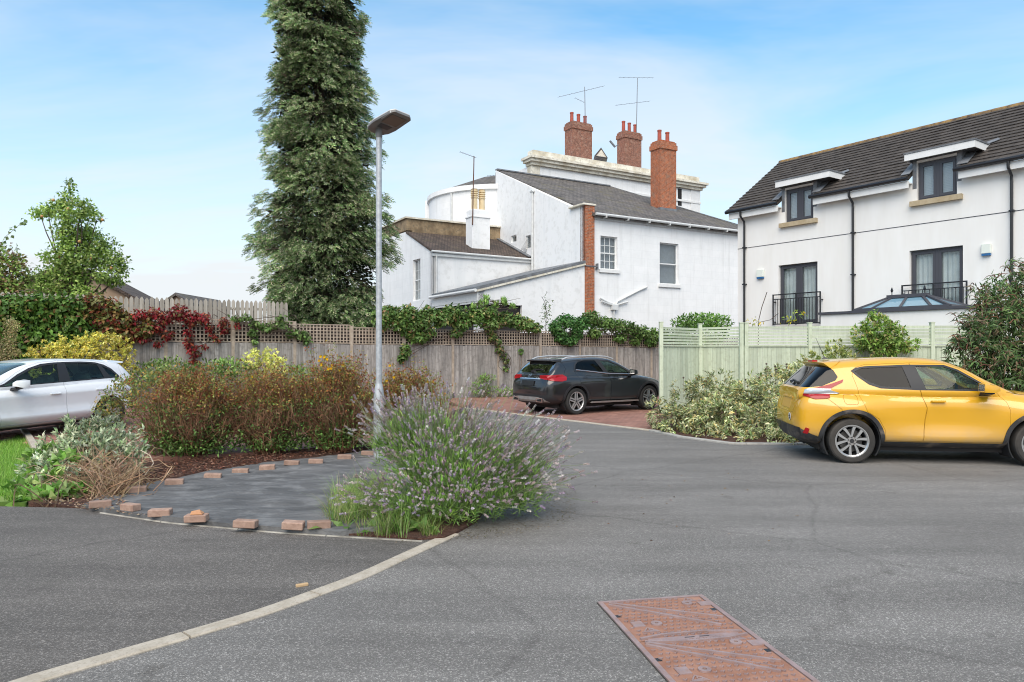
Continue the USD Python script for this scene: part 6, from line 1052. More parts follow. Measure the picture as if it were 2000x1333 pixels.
# --- the brown stemmed hedge (shrubs turning colour, yellow flowers)
def rust_shrub(label, c, r, h, n, rng, flowers=0, green=.3, leaftop=900, wide=1.):
    t = Thing('rose_of_sharon_shrub', label, 'shrub', loc=(c[0], c[1], 0), group='rusty shrubs in the island bed'); c = np.array([c[0], c[1], .03])
    n0 = n // 3; a = rng.uniform(0, 6.283, n0); q = np.sqrt(rng.random(n0)); H = h * (1 - .50 * q ** 2.4) * rng.uniform(.66, 1.02, n0); rad = np.stack([np.cos(a) * r[0], np.sin(a) * r[1], 0 * a], 1)
    A_ = c + rad * (q * .24)[:, None] + rng.normal(size=(n0, 3)) * [.05, .05, 0]; M_ = c + rad * (q * .70)[:, None] + rng.normal(size=(n0, 3)) * .06; M_[:, 2] = .03 + H * rng.uniform(.42, .62, n0)
    cols = [(.20, .092, .052), (.25, .12, .07), (.15, .075, .048), (.29, .17, .10), (.20, .14, .08)]
    sm, S0 = curve_tubes(A_, M_, rad * (.05 * q)[:, None] + rng.normal(size=(n0, 3)) * .04, np.full(n0, .0075), np.full(n0, .0045), 6, 3, rng, .014); part(t, 'stems', sm, TWIG, tint=np.repeat(mixc(cols, n0, rng, .25), 18, axis=0))
    n1 = n0 * 6; i = np.repeat(np.arange(n0), 6); k = rng.integers(3, 6, n1); B0_ = S0[i, k]; tg_ = c + rad[i] * (q[i] * 1.0)[:, None] + rng.normal(size=(n1, 3)) * [.15, .13, .06]; tg_[:, 2] = .03 + H[i] * rng.uniform(.78, 1.06, n1)
    s1, S1 = curve_tubes(B0_, tg_, rad[i] * .05 + rng.normal(size=(n1, 3)) * .045, np.full(n1, .0040), np.full(n1, .0022), 6, 3, rng, .012); part(t, 'branches', s1, TWIG, tint=np.repeat(mixc(cols, n1, rng, .28), 18, axis=0))
    nt = n1 * 4; i = np.repeat(np.arange(n1), 4); k = rng.integers(2, 6, nt); P0 = S1[i, k]; d = unit(unit(S1[i, 5] - S1[i, 2]) * .9 + rdir(nt, rng) * .75 + [0, 0, .15]); tw, TP = curve_tubes(P0, P0 + d * rng.uniform(.07, .22, nt)[:, None], rng.normal(size=(nt, 3)) * .03, np.full(nt, .0024), np.full(nt, .0014), 3, 3, rng)
    part(t, 'twigs', tw, TWIG, tint=np.repeat(mixc(cols, nt, rng, .28), 9, axis=0)); tips = tg_
    e = TP[:, 2]; lt = []; w = (e[:, 2] - .55 * h) / (.45 * h); keep = e[(rng.random(nt) < np.clip(.12 + w * 1.3, 0, 1))]
    if len(keep):
        P = keep[rng.integers(0, len(keep), leaftop)] + rng.normal(size=(leaftop, 3)) * .03; lt.append(leaves(P, rdir(leaftop, rng) + [0, 0, .25], rdir(leaftop, rng) * .7 + [0, 0, .8], rng.uniform(.03, .055, leaftop), .024, mixc([(.30, .11, .035), (.32, .17, .045), (.25, .22, .05), (.16, .23, .05), (.29, .25, .06), (.22, .06, .03)], leaftop, rng, .25), .15, .15, False))
    ng = int(leaftop * green * 2); P = c + np.stack([rng.normal(size=ng) * r[0] * .42, rng.normal(size=ng) * r[1] * .42, h * rng.uniform(.06, .62, ng)], 1); lt.append(leaves(P, rdir(ng, rng) + [0, 0, .2], rdir(ng, rng) * .6 + [0, 0, .8], rng.uniform(.04, .075, ng), .03, mixc([(.10, .19, .045), (.15, .25, .06), (.08, .13, .03)], ng, rng, .25), .15, .2, False))
    m, cc = joined(lt); part(t, 'leaves', m, LEAF, tint=cc)
    for _ in range(flowers):
        p_ = tips[np.argsort(tips[:, 2])[-90:]][rng.integers(0, 90)] + np.array([rng.normal() * .05, -abs(rng.normal()) * .1, rng.uniform(.0, .08)]); fl_, fc = leaves(np.repeat(p_[None], 5, 0), np.array([[math.cos(q_), -.35, math.sin(q_)] for q_ in np.arange(5) * 1.2566]), np.repeat([[0, -1., .3]], 5, 0), .032, .026, np.repeat([[.62, .36, .012]], 5, 0), .05, -.1); part(t, 'flower', fl_, LEAFM, tint=fc)
    return t
rng = np.random.default_rng(51)
rust_shrub('wide rusty brown shrub with leafy green side, in front of the white car', g(385, 897)[:2] + [-.1, 0], (.74, .44), 1.32, 520, rng, 0, .6, 6600)
rust_shrub('rusty brown twiggy shrub, second from the left in the hedge', g(528, 890)[:2], (.60, .42), 1.38, 520, rng, 1, .6, 5000)
rust_shrub('rusty brown shrub with yellow flowers on top, left of the lamp post', g(655, 885)[:2], (.64, .44), 1.52, 540, rng, 14, .6, 6200)
rust_shrub('yellow flecked shrub right behind the lamp post and lavender', g(795, 872)[:2], (.64, .44), 1.36, 440, rng, 6, .55, 5600)
bush('leafy_sprays', 'arching green leafy sprays on the left side of the rusty shrub', 'shrub', [pb(x, y, 11.2, r, r, r * .8) for x, y, r in ((205, 790, .16), (225, 775, .22), (250, 760, .22), (275, 745, .22), (300, 735, .2), (190, 800, .1), (240, 800, .25), (270, 780, .22), (210, 820, .18), (330, 728, .2), (235, 745, .12))], 1900, .05, .03, [(.10, .15, .045), (.14, .19, .06), (.20, .19, .05), (.25, .16, .04)], rng, base=g(330, 897), nst=60, stcol=((.14, .08, .05),), r0=.005)

# --- silver leaved shrub at the left of the bed
rng = np.random.default_rng(61); SV = [(.25, .28, .175), (.31, .34, .225), (.20, .235, .135), (.37, .39, .275), (.13, .18, .09)]
YS = 9.0
bl = [pb(x, y, Y, r, r, r * .75) for x, y, Y, r in ((130, 868, 9.5, .3), (165, 852, 9.6, .34), (200, 850, 9.6, .34), (235, 868, 9.4, .3), (150, 895, 9.3, .36), (195, 885, 9.2, .34), (110, 895, 9.3, .28), (85, 915, 9.0, .26), (125, 925, 8.8, .32), (75, 945, 8.7, .25), (110, 955, 8.5, .3), (150, 945, 8.6, .26), (225, 900, 9.1, .24), (260, 890, 9.3, .16), (270, 905, 9.2, .12), (60, 965, 8.4, .18))]
sv_ = bush('silver_shrub', 'sprawling silver grey leaved shrub at the left end of the bed', 'shrub', bl, 6800, .085, .032, SV, rng, base=g(190, 958), nst=0, up=.5, out=.7, clump=11, shell=.5, mat=LEAFM)
tips = np.vstack([blob(b[0], np.array(b[1]) * .9, 14, rng, .3)[0] for b in bl]); sm, sc_ = stems_from(g(195, 962), .22, tips, .008, rng, [(.30, .21, .13), (.22, .14, .09), (.36, .26, .17)], 6, .10, .02); part(sv_, 'stems', sm, TWIG, tint=sc_)
tp = g(235, 965) + np.c_[rng.uniform(-.75, .55, 130), rng.uniform(-.25, .4, 130), rng.uniform(.05, .40, 130)]; sm, sc_ = stems_from(g(225, 975), .16, tp, .006, rng, [(.30, .21, .13), (.23, .15, .09), (.16, .10, .06)], 6, .10, .02); part(sv_, 'dry_stems', sm, TWIG, tint=sc_)
wh = np.array([[*g(250, 975)[:2], .02], at(285, 925, 8.9), at(300, 905, 9.0), at(293, 890, 9.1), at(275, 880, 9.2)]); part(sv_, 'bare_branch', tube(wh, .006, 4), mt('bleached_twig', (.5, .42, .33), rough=.9))
bush('broad_leaf_weeds', 'broad green leaved weeds at the lawn corner under the silver shrub', 'weeds', [pb(x, y, Y, .16, .16, .10) for x, y, Y in ((60, 975, 8.05), (90, 978, 7.95), (120, 972, 8.0), (150, 968, 8.1), (40, 962, 8.3), (105, 940, 8.4), (70, 900, 9.1), (95, 890, 9.2), (130, 905, 8.8), (30, 985, 7.9))], 560, .13, .085, [(.10, .20, .03), (.14, .25, .05), (.20, .27, .09)], rng, base=g(95, 985), nst=20, up=.4)

# --- lavender
rng = np.random.default_rng(71); lb = np.array([-.95, 7.55, 0]); lv = Thing('lavender_bush', 'huge sprawling lavender bush in flower at the corner of the bed', 'shrub', loc=lb)
mound = [(np.array([-.80, 7.25, .42]), (.48, .48, .34)), (np.array([-.42, 7.1, .36]), (.46, .45, .30)), (np.array([-.78, 7.5, .68]), (.50, .45, .36)), (np.array([-.30, 7.35, .50]), (.45, .42, .28)), (np.array([-1.12, 7.45, .72]), (.32, .3, .30)), (np.array([-.62, 6.72, .17]), (.46, .17, .16)), (np.array([-.24, 6.88, .20]), (.36, .25, .17)), (np.array([-.98, 6.76, .17]), (.30, .18, .16)), (np.array([-1.22, 6.95, .16]), (.26, .2, .15)), (np.array([-1.30, 7.55, .62]), (.20, .2, .18)), (np.array([.04, 7.2, .44]), (.36, .36, .24)), (np.array([.06, 6.98, .24]), (.30, .26, .17))]
m, c = foliage(mound, 29000, .085, .009, [(.16, .28, .05), (.12, .21, .045), (.22, .35, .075), (.14, .20, .08), (.08, .14, .04)], rng, up=.75, out=.6, rnd=.45, shell=.15, fine=False, clump=14); part(lv, 'foliage', m, LEAF, tint=c)
nst = 1650; ci = rng.choice(len(mound), nst, p=np.array([.14, .12, .17, .12, .08, .08, .07, .05, .03, .03, .07, .04])); C_ = np.array([b[0] for b in mound])[ci]; Rr = np.array([b[1] for b in mound])[ci]
d0 = rdir(nst, rng); d0[:, 2] = np.abs(d0[:, 2]) * .9 - .05; d0 = unit(d0); A_ = C_ + d0 * Rr * rng.uniform(.35, .95, nst)[:, None]; ctr = np.array([-.72, 7.45, .05]); dv = unit(unit(A_ - ctr) * .9 + d0 * .35 + [0, 0, .22] + rng.normal(size=(nst, 3)) * .24); Ls = rng.uniform(.18, .46, nst) * np.where(dv[:, 0] > .3, 1.28, 1.)
B_ = A_ + dv * Ls[:, None]; B_[:, 2] = np.maximum(B_[:, 2], .06); sm, LPt = curve_tubes(A_, B_, np.c_[np.zeros((nst, 2)), rng.uniform(-.02, .05, nst)], np.full(nst, .0022), np.full(nst, .0016), 5, 3, rng, .006)
part(lv, 'stalks', sm, TWIG, tint=np.repeat(mixc([(.16, .22, .08), (.20, .25, .12), (.14, .17, .09)], nst, rng, .2), 15, axis=0))
hd_ = unit(LPt[:, 4] - LPt[:, 3]); ov, of, oc = [], [], []
PC = np.array([(.37, .295, .30), (.44, .37, .375), (.28, .215, .235), (.35, .28, .26), (.34, .27, .35), (.52, .46, .46)])
nw = 5; al_, be_ = frame_of(hd_); cc_ = mixc(PC, nst, rng, .18); P_all, D_all, col_all = [], [], []
for w_ in range(nw):
    pos = LPt[:, 4] - hd_ * (.075 - .0125 * w_)[..., None] if False else LPt[:, 4] + hd_ * (-.040 + .0125 * w_)
    for k in range(4):
        a = k * 1.571 + w_ * .7; P_all.append(pos); D_all.append(unit(np.cos(a) * al_ + np.sin(a) * be_ + hd_ * .8)); col_all.append(cc_ * rng.uniform(.75, 1.25, (nst, 1)))
Pq = np.vstack(P_all); m, c = leaves(Pq, np.vstack(D_all), rdir(len(Pq), rng), .0165, .0105, np.vstack(col_all), .2, .1, False); part(lv, 'flower_spikes', m, LEAFM, tint=c)
tk = np.array([[-1.0, 7.55, .02], [-1.06, 7.5, .18], [-1.02, 7.45, .34], [-1.12, 7.42, .5], [-1.2, 7.4, .62]]); part(lv, 'woody_trunk', cat(tube(tk, [.045, .04, .032, .024, .014], 7), tube(tk + [[0, 0, 0], [.03, 0, 0], [.10, 0, 0], [.2, .05, .02], [.34, .1, .05]], [.04, .036, .03, .022, .012], 7)), BARK, smooth=40)
# grass tuft at its foot
rng = np.random.default_rng(73)
def blades(P, h, w, lean, cols, rng, seg=3, a=None, tone=1.):
    n = len(P); a = rng.uniform(0, 6.283, n) if a is None else a; d = np.stack([np.cos(a), np.sin(a), 0 * a], 1); s = np.stack([-np.sin(a), np.cos(a), 0 * a], 1); H = rng.uniform(.5, 1.1, n) * h; ln = rng.uniform(.2, 1., n) * lean; V = []
    for k in range(seg + 1):
        u = k / seg; c_ = P + d * (H * ln * u ** 1.6)[:, None] + np.c_[np.zeros((n, 2)), H * u * (1 - .25 * ln * u)]; ww = (w * (1 - u) + .0006) * .5; V += [c_ - s * ww, c_ + s * ww]
    v = np.stack(V, 1); m_ = 2 * (seg + 1); T = np.array([[2 * k, 2 * k + 1, 2 * k + 3] for k in range(seg)] + [[2 * k, 2 * k + 3, 2 * k + 2] for k in range(seg)]); f = (np.arange(n)[:, None, None] * m_ + T).reshape(-1, 3)
    return (v.reshape(-1, 3), f), np.repeat(mixc(cols, n, rng, .2), m_, axis=0) * tone
GR = [(.20, .33, .06), (.26, .40, .09), (.14, .25, .04), (.32, .40, .13), (.40, .36, .18)]
gp_ = Polygon(P2((636, 1032), (700, 1048), (790, 1054), (862, 1050), (880, 1030), (800, 1005), (765, 950), (700, 955), (650, 985))); cl_ = rand_in(gp_, 150, rng); ci_ = rng.integers(0, 150, 4200); of_ = rng.normal(size=(4200, 2)) * .035
hs_ = rng.uniform(.35, 1.15, 150) * np.where(cl_[:, 0] < -.95, 1., .62); m, c = blades(np.c_[cl_[ci_] + of_, np.full(4200, .02)], .34 * hs_[ci_], .0055, 1.25, GR, rng, 4, np.arctan2(of_[:, 1], of_[:, 0]) + rng.normal(size=4200) * .5, np.repeat(mixc([(1, 1, 1)], 150, rng, .25)[ci_], 10, axis=0)); lone('grass_tuft', m, LEAF, 'rough tuft of long grass at the left foot of the lavender', 'grass', kind='stuff', tint=c)
q = rand_in(lawn_poly.intersection(sbox(-14, 6, -4, 15)), 46000, rng); m, c = blades(np.c_[q, np.full(len(q), .03)], .095, .006, .9, [(.19, .38, .04), (.24, .45, .06), (.15, .31, .035), (.30, .46, .10)], rng, 2); lone('lawn_grass', m, LEAF, 'short bright green grass of the lawn patch at the left edge', 'grass', kind='stuff', tint=c)
wl = g(700, 1040) + np.c_[rng.uniform(-.3, .75, 26), rng.uniform(-.10, .12, 26), rng.uniform(.0, .05, 26)]; m, c = leaves(wl, rdir(26, rng) + [0, -.3, .5], rdir(26, rng) * .4 + [0, -.4, .8], .16, .06, mixc([(.13, .24, .05), (.18, .29, .08), (.09, .18, .04)], 26, rng)); lone('dock_leaves', m, LEAF, 'broad green dock leaves poking out under the lavender', 'weeds', kind='stuff', tint=c)

# --- sage leaved bushes before the pale green fence
rng = np.random.default_rng(81); PH = [(.24, .27, .135), (.30, .32, .18), (.18, .215, .095), (.36, .37, .23), (.12, .16, .06), (.36, .30, .12)]
def mound_blobs(pts): return [pb(x, y, Y, rx, rx * .9, rz_) for x, y, Y, rx, rz_ in pts]
b1 = [(1300, 812, 15.3, .45, .38), (1345, 790, 15.5, .6, .5), (1400, 775, 15.5, .65, .55), (1340, 825, 14.7, .6, .35), (1400, 815, 14.5, .7, .45), (1450, 800, 14.6, .6, .5), (1310, 838, 14.6, .3, .16), (1370, 848, 14.0, .5, .18), (1430, 853, 13.7, .5, .2), (1365, 765, 15.9, .35, .3), (1420, 762, 15.9, .4, .3)]
b2 = [(1480, 785, 14.6, .65, .55), (1530, 770, 14.8, .65, .6), (1500, 825, 13.8, .6, .35), (1545, 825, 13.6, .5, .35), (1490, 857, 13.2, .5, .16), (1540, 860, 13.0, .45, .15), (1565, 850, 13.0, .35, .2), (1560, 755, 15.2, .6, .5), (1510, 748, 15.6, .5, .35), (1590, 750, 15.4, .6, .5), (1640, 745, 15.6, .6, .5), (1470, 765, 15.5, .4, .3)]
kw = dict(up=-.05, out=.9, rnd=.55, nup=.9, shell=.55, clump=11, curl=.35, mat=LEAFM)
t1 = bush('sage_leaf_bush', 'wide sage grey leaved bush spilling over the kerb by the fence end', 'shrub', mound_blobs(b1), 8200, .115, .036, PH, rng, base=g(1380, 825), nst=70, **kw)
t2 = bush('sage_leaf_bush', 'taller sage leaved bush with seed heads beside the yellow car', 'shrub', mound_blobs(b2), 8600, .115, .036, PH, rng, base=g(1520, 830), nst=70, **kw)
for t__, xs in ((t1, ((1335, 738), (1380, 745), (1456, 742), (1460, 755))), (t2, ((1497, 711), (1499, 717), (1496, 721), (1514, 716), (1515, 722), (1536, 712), (1537, 718), (1530, 724), (1487, 734), (1483, 738), (1519, 729), (1505, 735)))):
    for x, y in xs:
        c_ = at(x, y, 15.2); part(t__, 'seed_head', trimesh.creation.icosphere(1, .022).apply_translation(c_), BARK); part(t__, 'stalk', tube(np.array([c_ - [0, 0, .45], c_]), .004, 3), BARK)
bush('yellow_green_shrub', 'upright yellow green shrub against the fence above the yellow car tail', 'shrub', mound_blobs([(1585, 715, 18.0, .3, .35), (1600, 735, 17.8, .4, .4), (1630, 690, 18.2, .3, .35), (1648, 705, 18.0, .35, .3), (1620, 715, 18., .45, .4), (1640, 680, 18.3, .18, .2), (1655, 725, 17.8, .3, .3)]), 2400, .085, .042, [(.17, .22, .05), (.25, .28, .08), (.12, .16, .04), (.32, .32, .12)], rng, base=g(1625, 800), nst=40, up=.6, clump=9)
bush('choisya_bush', 'rounded bright green bush bulging over the sage fence', 'shrub', mound_blobs([(1690, 655, 18.9, .35, .3), (1715, 640, 18.9, .45, .4), (1735, 660, 18.8, .45, .35), (1700, 675, 18.8, .4, .25), (1750, 675, 18.9, .35, .2), (1770, 678, 19., .3, .12), (1720, 680, 18.8, .4, .2), (1745, 645, 19., .25, .25), (1712, 628, 18.9, .25, .2), (1785, 673, 19., .15, .08), (1745, 688, 18.8, .15, .1)]), 3600, .12, .05, [(.12, .21, .035), (.17, .28, .05), (.08, .15, .025), (.22, .32, .08), (.25, .22, .08)], rng, base=(at(1720, 700, 19.0) * [1, 1, 0]), nst=30, clump=10, up=.1)
bush('garden_hedge', 'dark green hedge top showing behind the sage fence posts', 'hedge', mound_blobs([(1335, 634, 23.5, .4, .3), (1360, 631, 23.5, .5, .3), (1385, 630, 23.6, .5, .3), (1410, 633, 23.6, .4, .25), (1370, 650, 23.5, .9, .5)]), 2400, .12, .06, [(.08, .16, .03), (.06, .12, .025), (.12, .2, .05)], rng, nst=20)
bd_ = []
for x, y, Y, r in ((1960, 590, 14.5, .5), (1985, 560, 14.5, .45), (1930, 600, 14.5, .4), (1905, 625, 14.4, .35), (1950, 630, 14.2, .55), (1990, 620, 14.2, .6), (1890, 655, 14.2, .3), (1920, 660, 14., .5), (1970, 670, 14., .6), (1900, 690, 14., .4), (1940, 705, 13.9, .5), (1985, 710, 13.9, .6), (1900, 720, 14., .4), (1930, 735, 13.8, .4), (1970, 745, 13.8, .5), (1875, 690, 14.2, .2), (1915, 570, 14.6, .2), (2030, 600, 14.3, .7), (2040, 690, 14., .8), (2050, 560, 14.5, .6), (2020, 540, 14.5, .4)): bd_.append(pb(x, y, Y, r, r, r * .9))
BD = [(.055, .10, .03), (.075, .125, .04), (.04, .075, .025), (.10, .15, .05), (.12, .085, .05)]
bu = bush('buddleia_bush', 'tall arching buddleia with russet seed heads at the right edge', 'shrub', bd_, 7400, .165, .036, BD, rng, base=g(1985, 840), nst=110, stcol=((.13, .085, .055), (.17, .11, .07)), r0=.012, up=-.15, out=.7, rnd=.7, clump=9, curl=.4)
n_ = 150; tb_ = np.vstack([blob(b[0], np.array(b[1]) * 1.12, 9, rng, .85)[0] for b in bd_])[:n_]; dd_ = unit(np.c_[rng.normal(size=(len(tb_), 2)), rng.uniform(-.4, .5, len(tb_))] + [-.35, 0, 0]); sm, _ = curve_tubes(tb_, tb_ + dd_ * .20, np.c_[np.zeros((len(tb_), 2)), np.full(len(tb_), .05)], np.full(len(tb_), .012), np.full(len(tb_), .004), 6, 5, rng, .006); part(bu, 'seed_heads', sm, TWIG, kind='stuff', tint=np.repeat(mixc([(.13, .055, .035), (.17, .08, .05), (.10, .05, .035)], len(tb_), rng), 30, axis=0))
tw_ = Thing('bare_shoot', 'bare dark shoot with a few yellow leaves before the ivory wall', 'plant', loc=(at(1488, 700, 21.5) * [1, 1, 0])); pp = np.array([at(x, y, 21.5) for x, y in ((1480, 720), (1482, 625), (1488, 600), (1498, 571))]); part(tw_, 'stem', cat(tube(pp, .012, 4), tube(np.array([at(1483, 630, 21.5), at(1505, 625, 21.5), at(1520, 612, 21.5)]), .008, 4)), BARK)
lp = np.array([at(x, y, 21.4) for x, y in ((1470, 628), (1478, 630), (1484, 633), (1465, 625), (1540, 628), (1552, 625), (1545, 618), (1560, 612), (1566, 615), (1555, 610), (1530, 631), (1535, 625))]).repeat(5, 0) + rng.normal(size=(60, 3)) * .06; m, c = leaves(lp, rdir(60, rng), rdir(60, rng) + [0, -.5, .7], .12, .05, mixc([(.62, .52, .03), (.35, .40, .06), (.2, .3, .05)], 60, rng)); part(tw_, 'leaves', m, LEAF, tint=c)
# ---------------------------------------------------------------- street lamp
GALV = mt('galvanised_steel', (.36, .38, .40), (.50, .52, .54), sc=14, rough=.5, metal=.35, c3=(.28, .30, .32), sc3=40, f3=.5)
LAMPG = mt('lamp_casting', (.16, .155, .15), (.20, .195, .19), sc=8, rough=.5, metal=.2); LAMPW = mt('lamp_lid', (.60, .60, .59), rough=.45)
Yl = 10.75; lx = (740 - CX) / F * Yl; ztop = EYE + (HY - 254) * Yl / F
sl = Thing('street_lamp', 'galvanised street lamp post with flat tilted lantern, standing in the bed', 'street lamp', loc=(lx, Yl, 0))
v, f = lathe([(.078, -.02), (.078, .98), (.070, 1.06), (.052, 1.16), (.044, 1.18), (.044, ztop + .02)], 24); part(sl, 'post', (v + [lx, Yl, 0], f), GALV, smooth=35)
part(sl, 'access_door', obox((lx + .01, Yl - .076, .62), X3, Y3, Z3, .075, .012, .42), GALV)
# lantern: a flat tapered body, its outline in its own plane, tilted up to the right
ol = Polygon([(-.10, -.05), (-.07, -.125), (.0, -.165), (.14, -.185), (.50, -.165), (.56, -.13), (.57, .11), (.52, .165), (.14, .185), (.0, .165), (-.07, .125), (-.10, .05)]).buffer(.02).simplify(.004)
hx = unit([.72, -.66, .17]); hy_ = unit(np.array([.68, .72, -.10])); hz = np.cross(hx, hy_); hy_ = np.cross(hz, hx)
def LP_(m): v, f = arr(m); return np.array([lx, Yl, ztop]) + v[:, :1] * hx + v[:, 1:2] * hy_ + v[:, 2:] * hz, f
hd2 = part(sl, 'lantern', LP_(extr(ol, -.005, .030)), LAMPG); part(hd2, 'lid', LP_(extr(ol.buffer(-.006), .030, .046)), LAMPW); part(hd2, 'lid_hump', LP_(extr(Polygon([(-.09, -.12), (.22, -.14), (.22, .14), (-.09, .12)]).buffer(.02), .046, .062)), LAMPW)
part(hd2, 'led_panel', LP_(extr(sbox(.24, -.13, .50, .13), -.012, -.004)), mt('led_cover', (.10, .085, .065), rough=.25)); part(hd2, 'gear_cover', LP_(extr(Polygon([(.08, -.09), (.19, -.10), (.19, .10), (.08, .09)]), -.010, -.004)), mt('gear_cover_dark', (.05, .048, .05), rough=.5))
for k in range(13): part(hd2, 'cooling_fin', LP_(extr(sbox(.30 + k * .018, -.182, .308 + k * .018, -.168), -.010, .02)), LAMPW)
part(hd2, 'spigot', tube(np.array([[lx, Yl, ztop - .12], [lx, Yl, ztop + .03]]), .05, 14), LAMPG, smooth=40); part(hd2, 'photocell', trimesh.creation.icosphere(2, .03).apply_translation(LP_((np.array([[.10, 0, .075]]), np.zeros((1, 3), int)))[0][0]), mt('photocell_dome', (.6, .55, .3), rough=.3), smooth=True)

# ---------------------------------------------------------------- weed membrane and the bricks that hold it down
MEM = mt('weed_membrane', (.082, .082, .083), (.145, .144, .145), sc=1.6, rough=.75, spec=.25, bump=.7, bsc=5, bd=.05, stretch=(.8, 2.2, 1), c3=(.28, .28, .28), sc3=3.5, f3=.35)
def zm_(x, y):
    q = np.stack([x * .9 + y * .3, y * 2.4, 0 * x], -1); return .022 + .034 * meshkit.fbm(q, 4, 3) + .022 * np.abs(meshkit.noise(q * 2.3, 5) - .5) * 2
mm_ = draped(mp_, zm_, .055, .05)
lone('weed_membrane', mm_, MEM, 'black weed control membrane stretched over the bed', 'membrane', smooth=50)
rng = np.random.default_rng(91); BK = [mt(f'loose_brick_{k}', tuple(c * q for c in (.26, .165, .125)), tuple(c * q for c in (.37, .25, .195)), sc=12, rough=.92, bump=.4, bsc=90, bd=.004, c3=(.24, .15, .115), sc3=40, f3=.5) for k, q in enumerate((.85, 1., 1.1))]
front = [(196, 990, .55, 1), (255, 999, -.5, 1), (313, 1009, .12, 1), (384, 1019, .03, 1), (480, 1030, -.05, 1), (573, 1034, .05, 1), (623, 1033, .35, 1)]; back = [(267, 962, .35, 1), (341, 947, .28, 1), (416, 933, .22, 1), (470, 923, .15, 1), (522, 916, .22, 1), (570, 909, .12, 1), (617, 905, .2, 1), (673, 897, .2, 1), (719, 889, .05, 1)]
nm = ['at the far left tip', 'second from the left tip', 'third from the left tip', 'with a broken piece on top', 'fifth from the left tip', 'with a chipped left end', 'beside the grass tuft']
nb_ = ['nearest the left tip', 'second from the left', 'third from the left', 'fourth from the left', 'in the middle of the row', 'sixth from the left', 'seventh from the left', 'second from the right end', 'at the right end by the lavender']
for lst, names, row in ((front, nm, 'front'), (back, nb_, 'back')):
    for (x, y, a, _), s_ in zip(lst, names):
        p_ = g(x, y, .045); e = np.array([math.cos(a), math.sin(a), 0]); e2 = np.array([-e[1], e[0], 0]); tl = rng.normal(size=2) * .05; up_ = unit([tl[0], tl[1], 1]); e = unit(e - up_ * (e @ up_)); e2 = np.cross(up_, e)
        L_ = .205 if 'chipped' not in s_ else .19; zc = float(zm_(p_[0], p_[1])) + .026
        b_ = cbox((p_[0], p_[1], zc), e, e2, up_, L_, .10, .068, .007); lone('loose_brick', b_, BK[rng.integers(3)], f'red brick on the membrane\'s {row} edge, {s_}', 'brick', 'bricks weighing down the membrane')
        if 'broken' in s_:
            q = np.array([[*(np.array([p_[0], p_[1], zc + .04]) + e * a_ + e2 * c_ + [0, 0, h_])] for a_, c_, h_ in ((-.05, -.035, 0), (.07, -.04, 0), (.06, .035, 0), (-.06, .03, 0), (-.04, -.02, .03), (.05, -.03, .02), (.02, .02, .034), (-.045, .01, .022))]); lone('brick_fragment', m3.Manifold.hull_points(np.float32(q)), mt('broken_brick', (.5, .27, .14), (.40, .19, .10), sc=20, rough=.95), 'orange broken brick fragment on top of a front row brick', 'brick fragment')
# ---------------------------------------------------------------- inspection cover in the road
CAST = mt('rusty_cast_iron', (.25, .115, .07), (.35, .185, .125), sc=7, rough=.75, bump=.3, bsc=80, bd=.003, c3=(.24, .13, .10), sc3=30, f3=.5); CASTW = mt('worn_cast_iron', (.25, .175, .165), (.34, .25, .24), sc=9, rough=.45, metal=.15, c3=(.34, .17, .10), sc3=30, f3=.4)
PITD = mt('key_hole_grit', (.10, .09, .06), rough=.95)
ca_ = g(1178, 1180.5)[:2]; ia = math.radians(11.0); e1 = np.array([math.cos(ia), math.sin(ia), 0]); e2 = np.array([e1[1], -e1[0], 0]); MW, ML = .675, .63
ic = Thing('inspection_cover', 'rusty cast iron two panel inspection cover set in the road', 'inspection cover', loc=(*ca_, 0))
def cv(a, b, z): return np.array([*ca_, 0]) + e1 * a + e2 * b + np.array([0, 0, z])
def cvx(poly, z0, z1): v, f = arr(extr(poly, z0, z1)); return np.array([*ca_, 0]) + v[:, :1] * e1 + v[:, 1:2] * e2 + v[:, 2:] * Z3, f
fr_ = sbox(-.03, -.025, MW + .03, 2 * ML + .04); part(ic, 'surround', cvx(fr_.buffer(.006), -.1, .0035), mt('tar_joint', (.022, .02, .018), (.06, .055, .045), sc=14, rough=.95)); part(ic, 'frame', cvx(fr_.difference(sbox(0, 0, MW, 2 * ML + .01)), -.1, .011), CASTW)
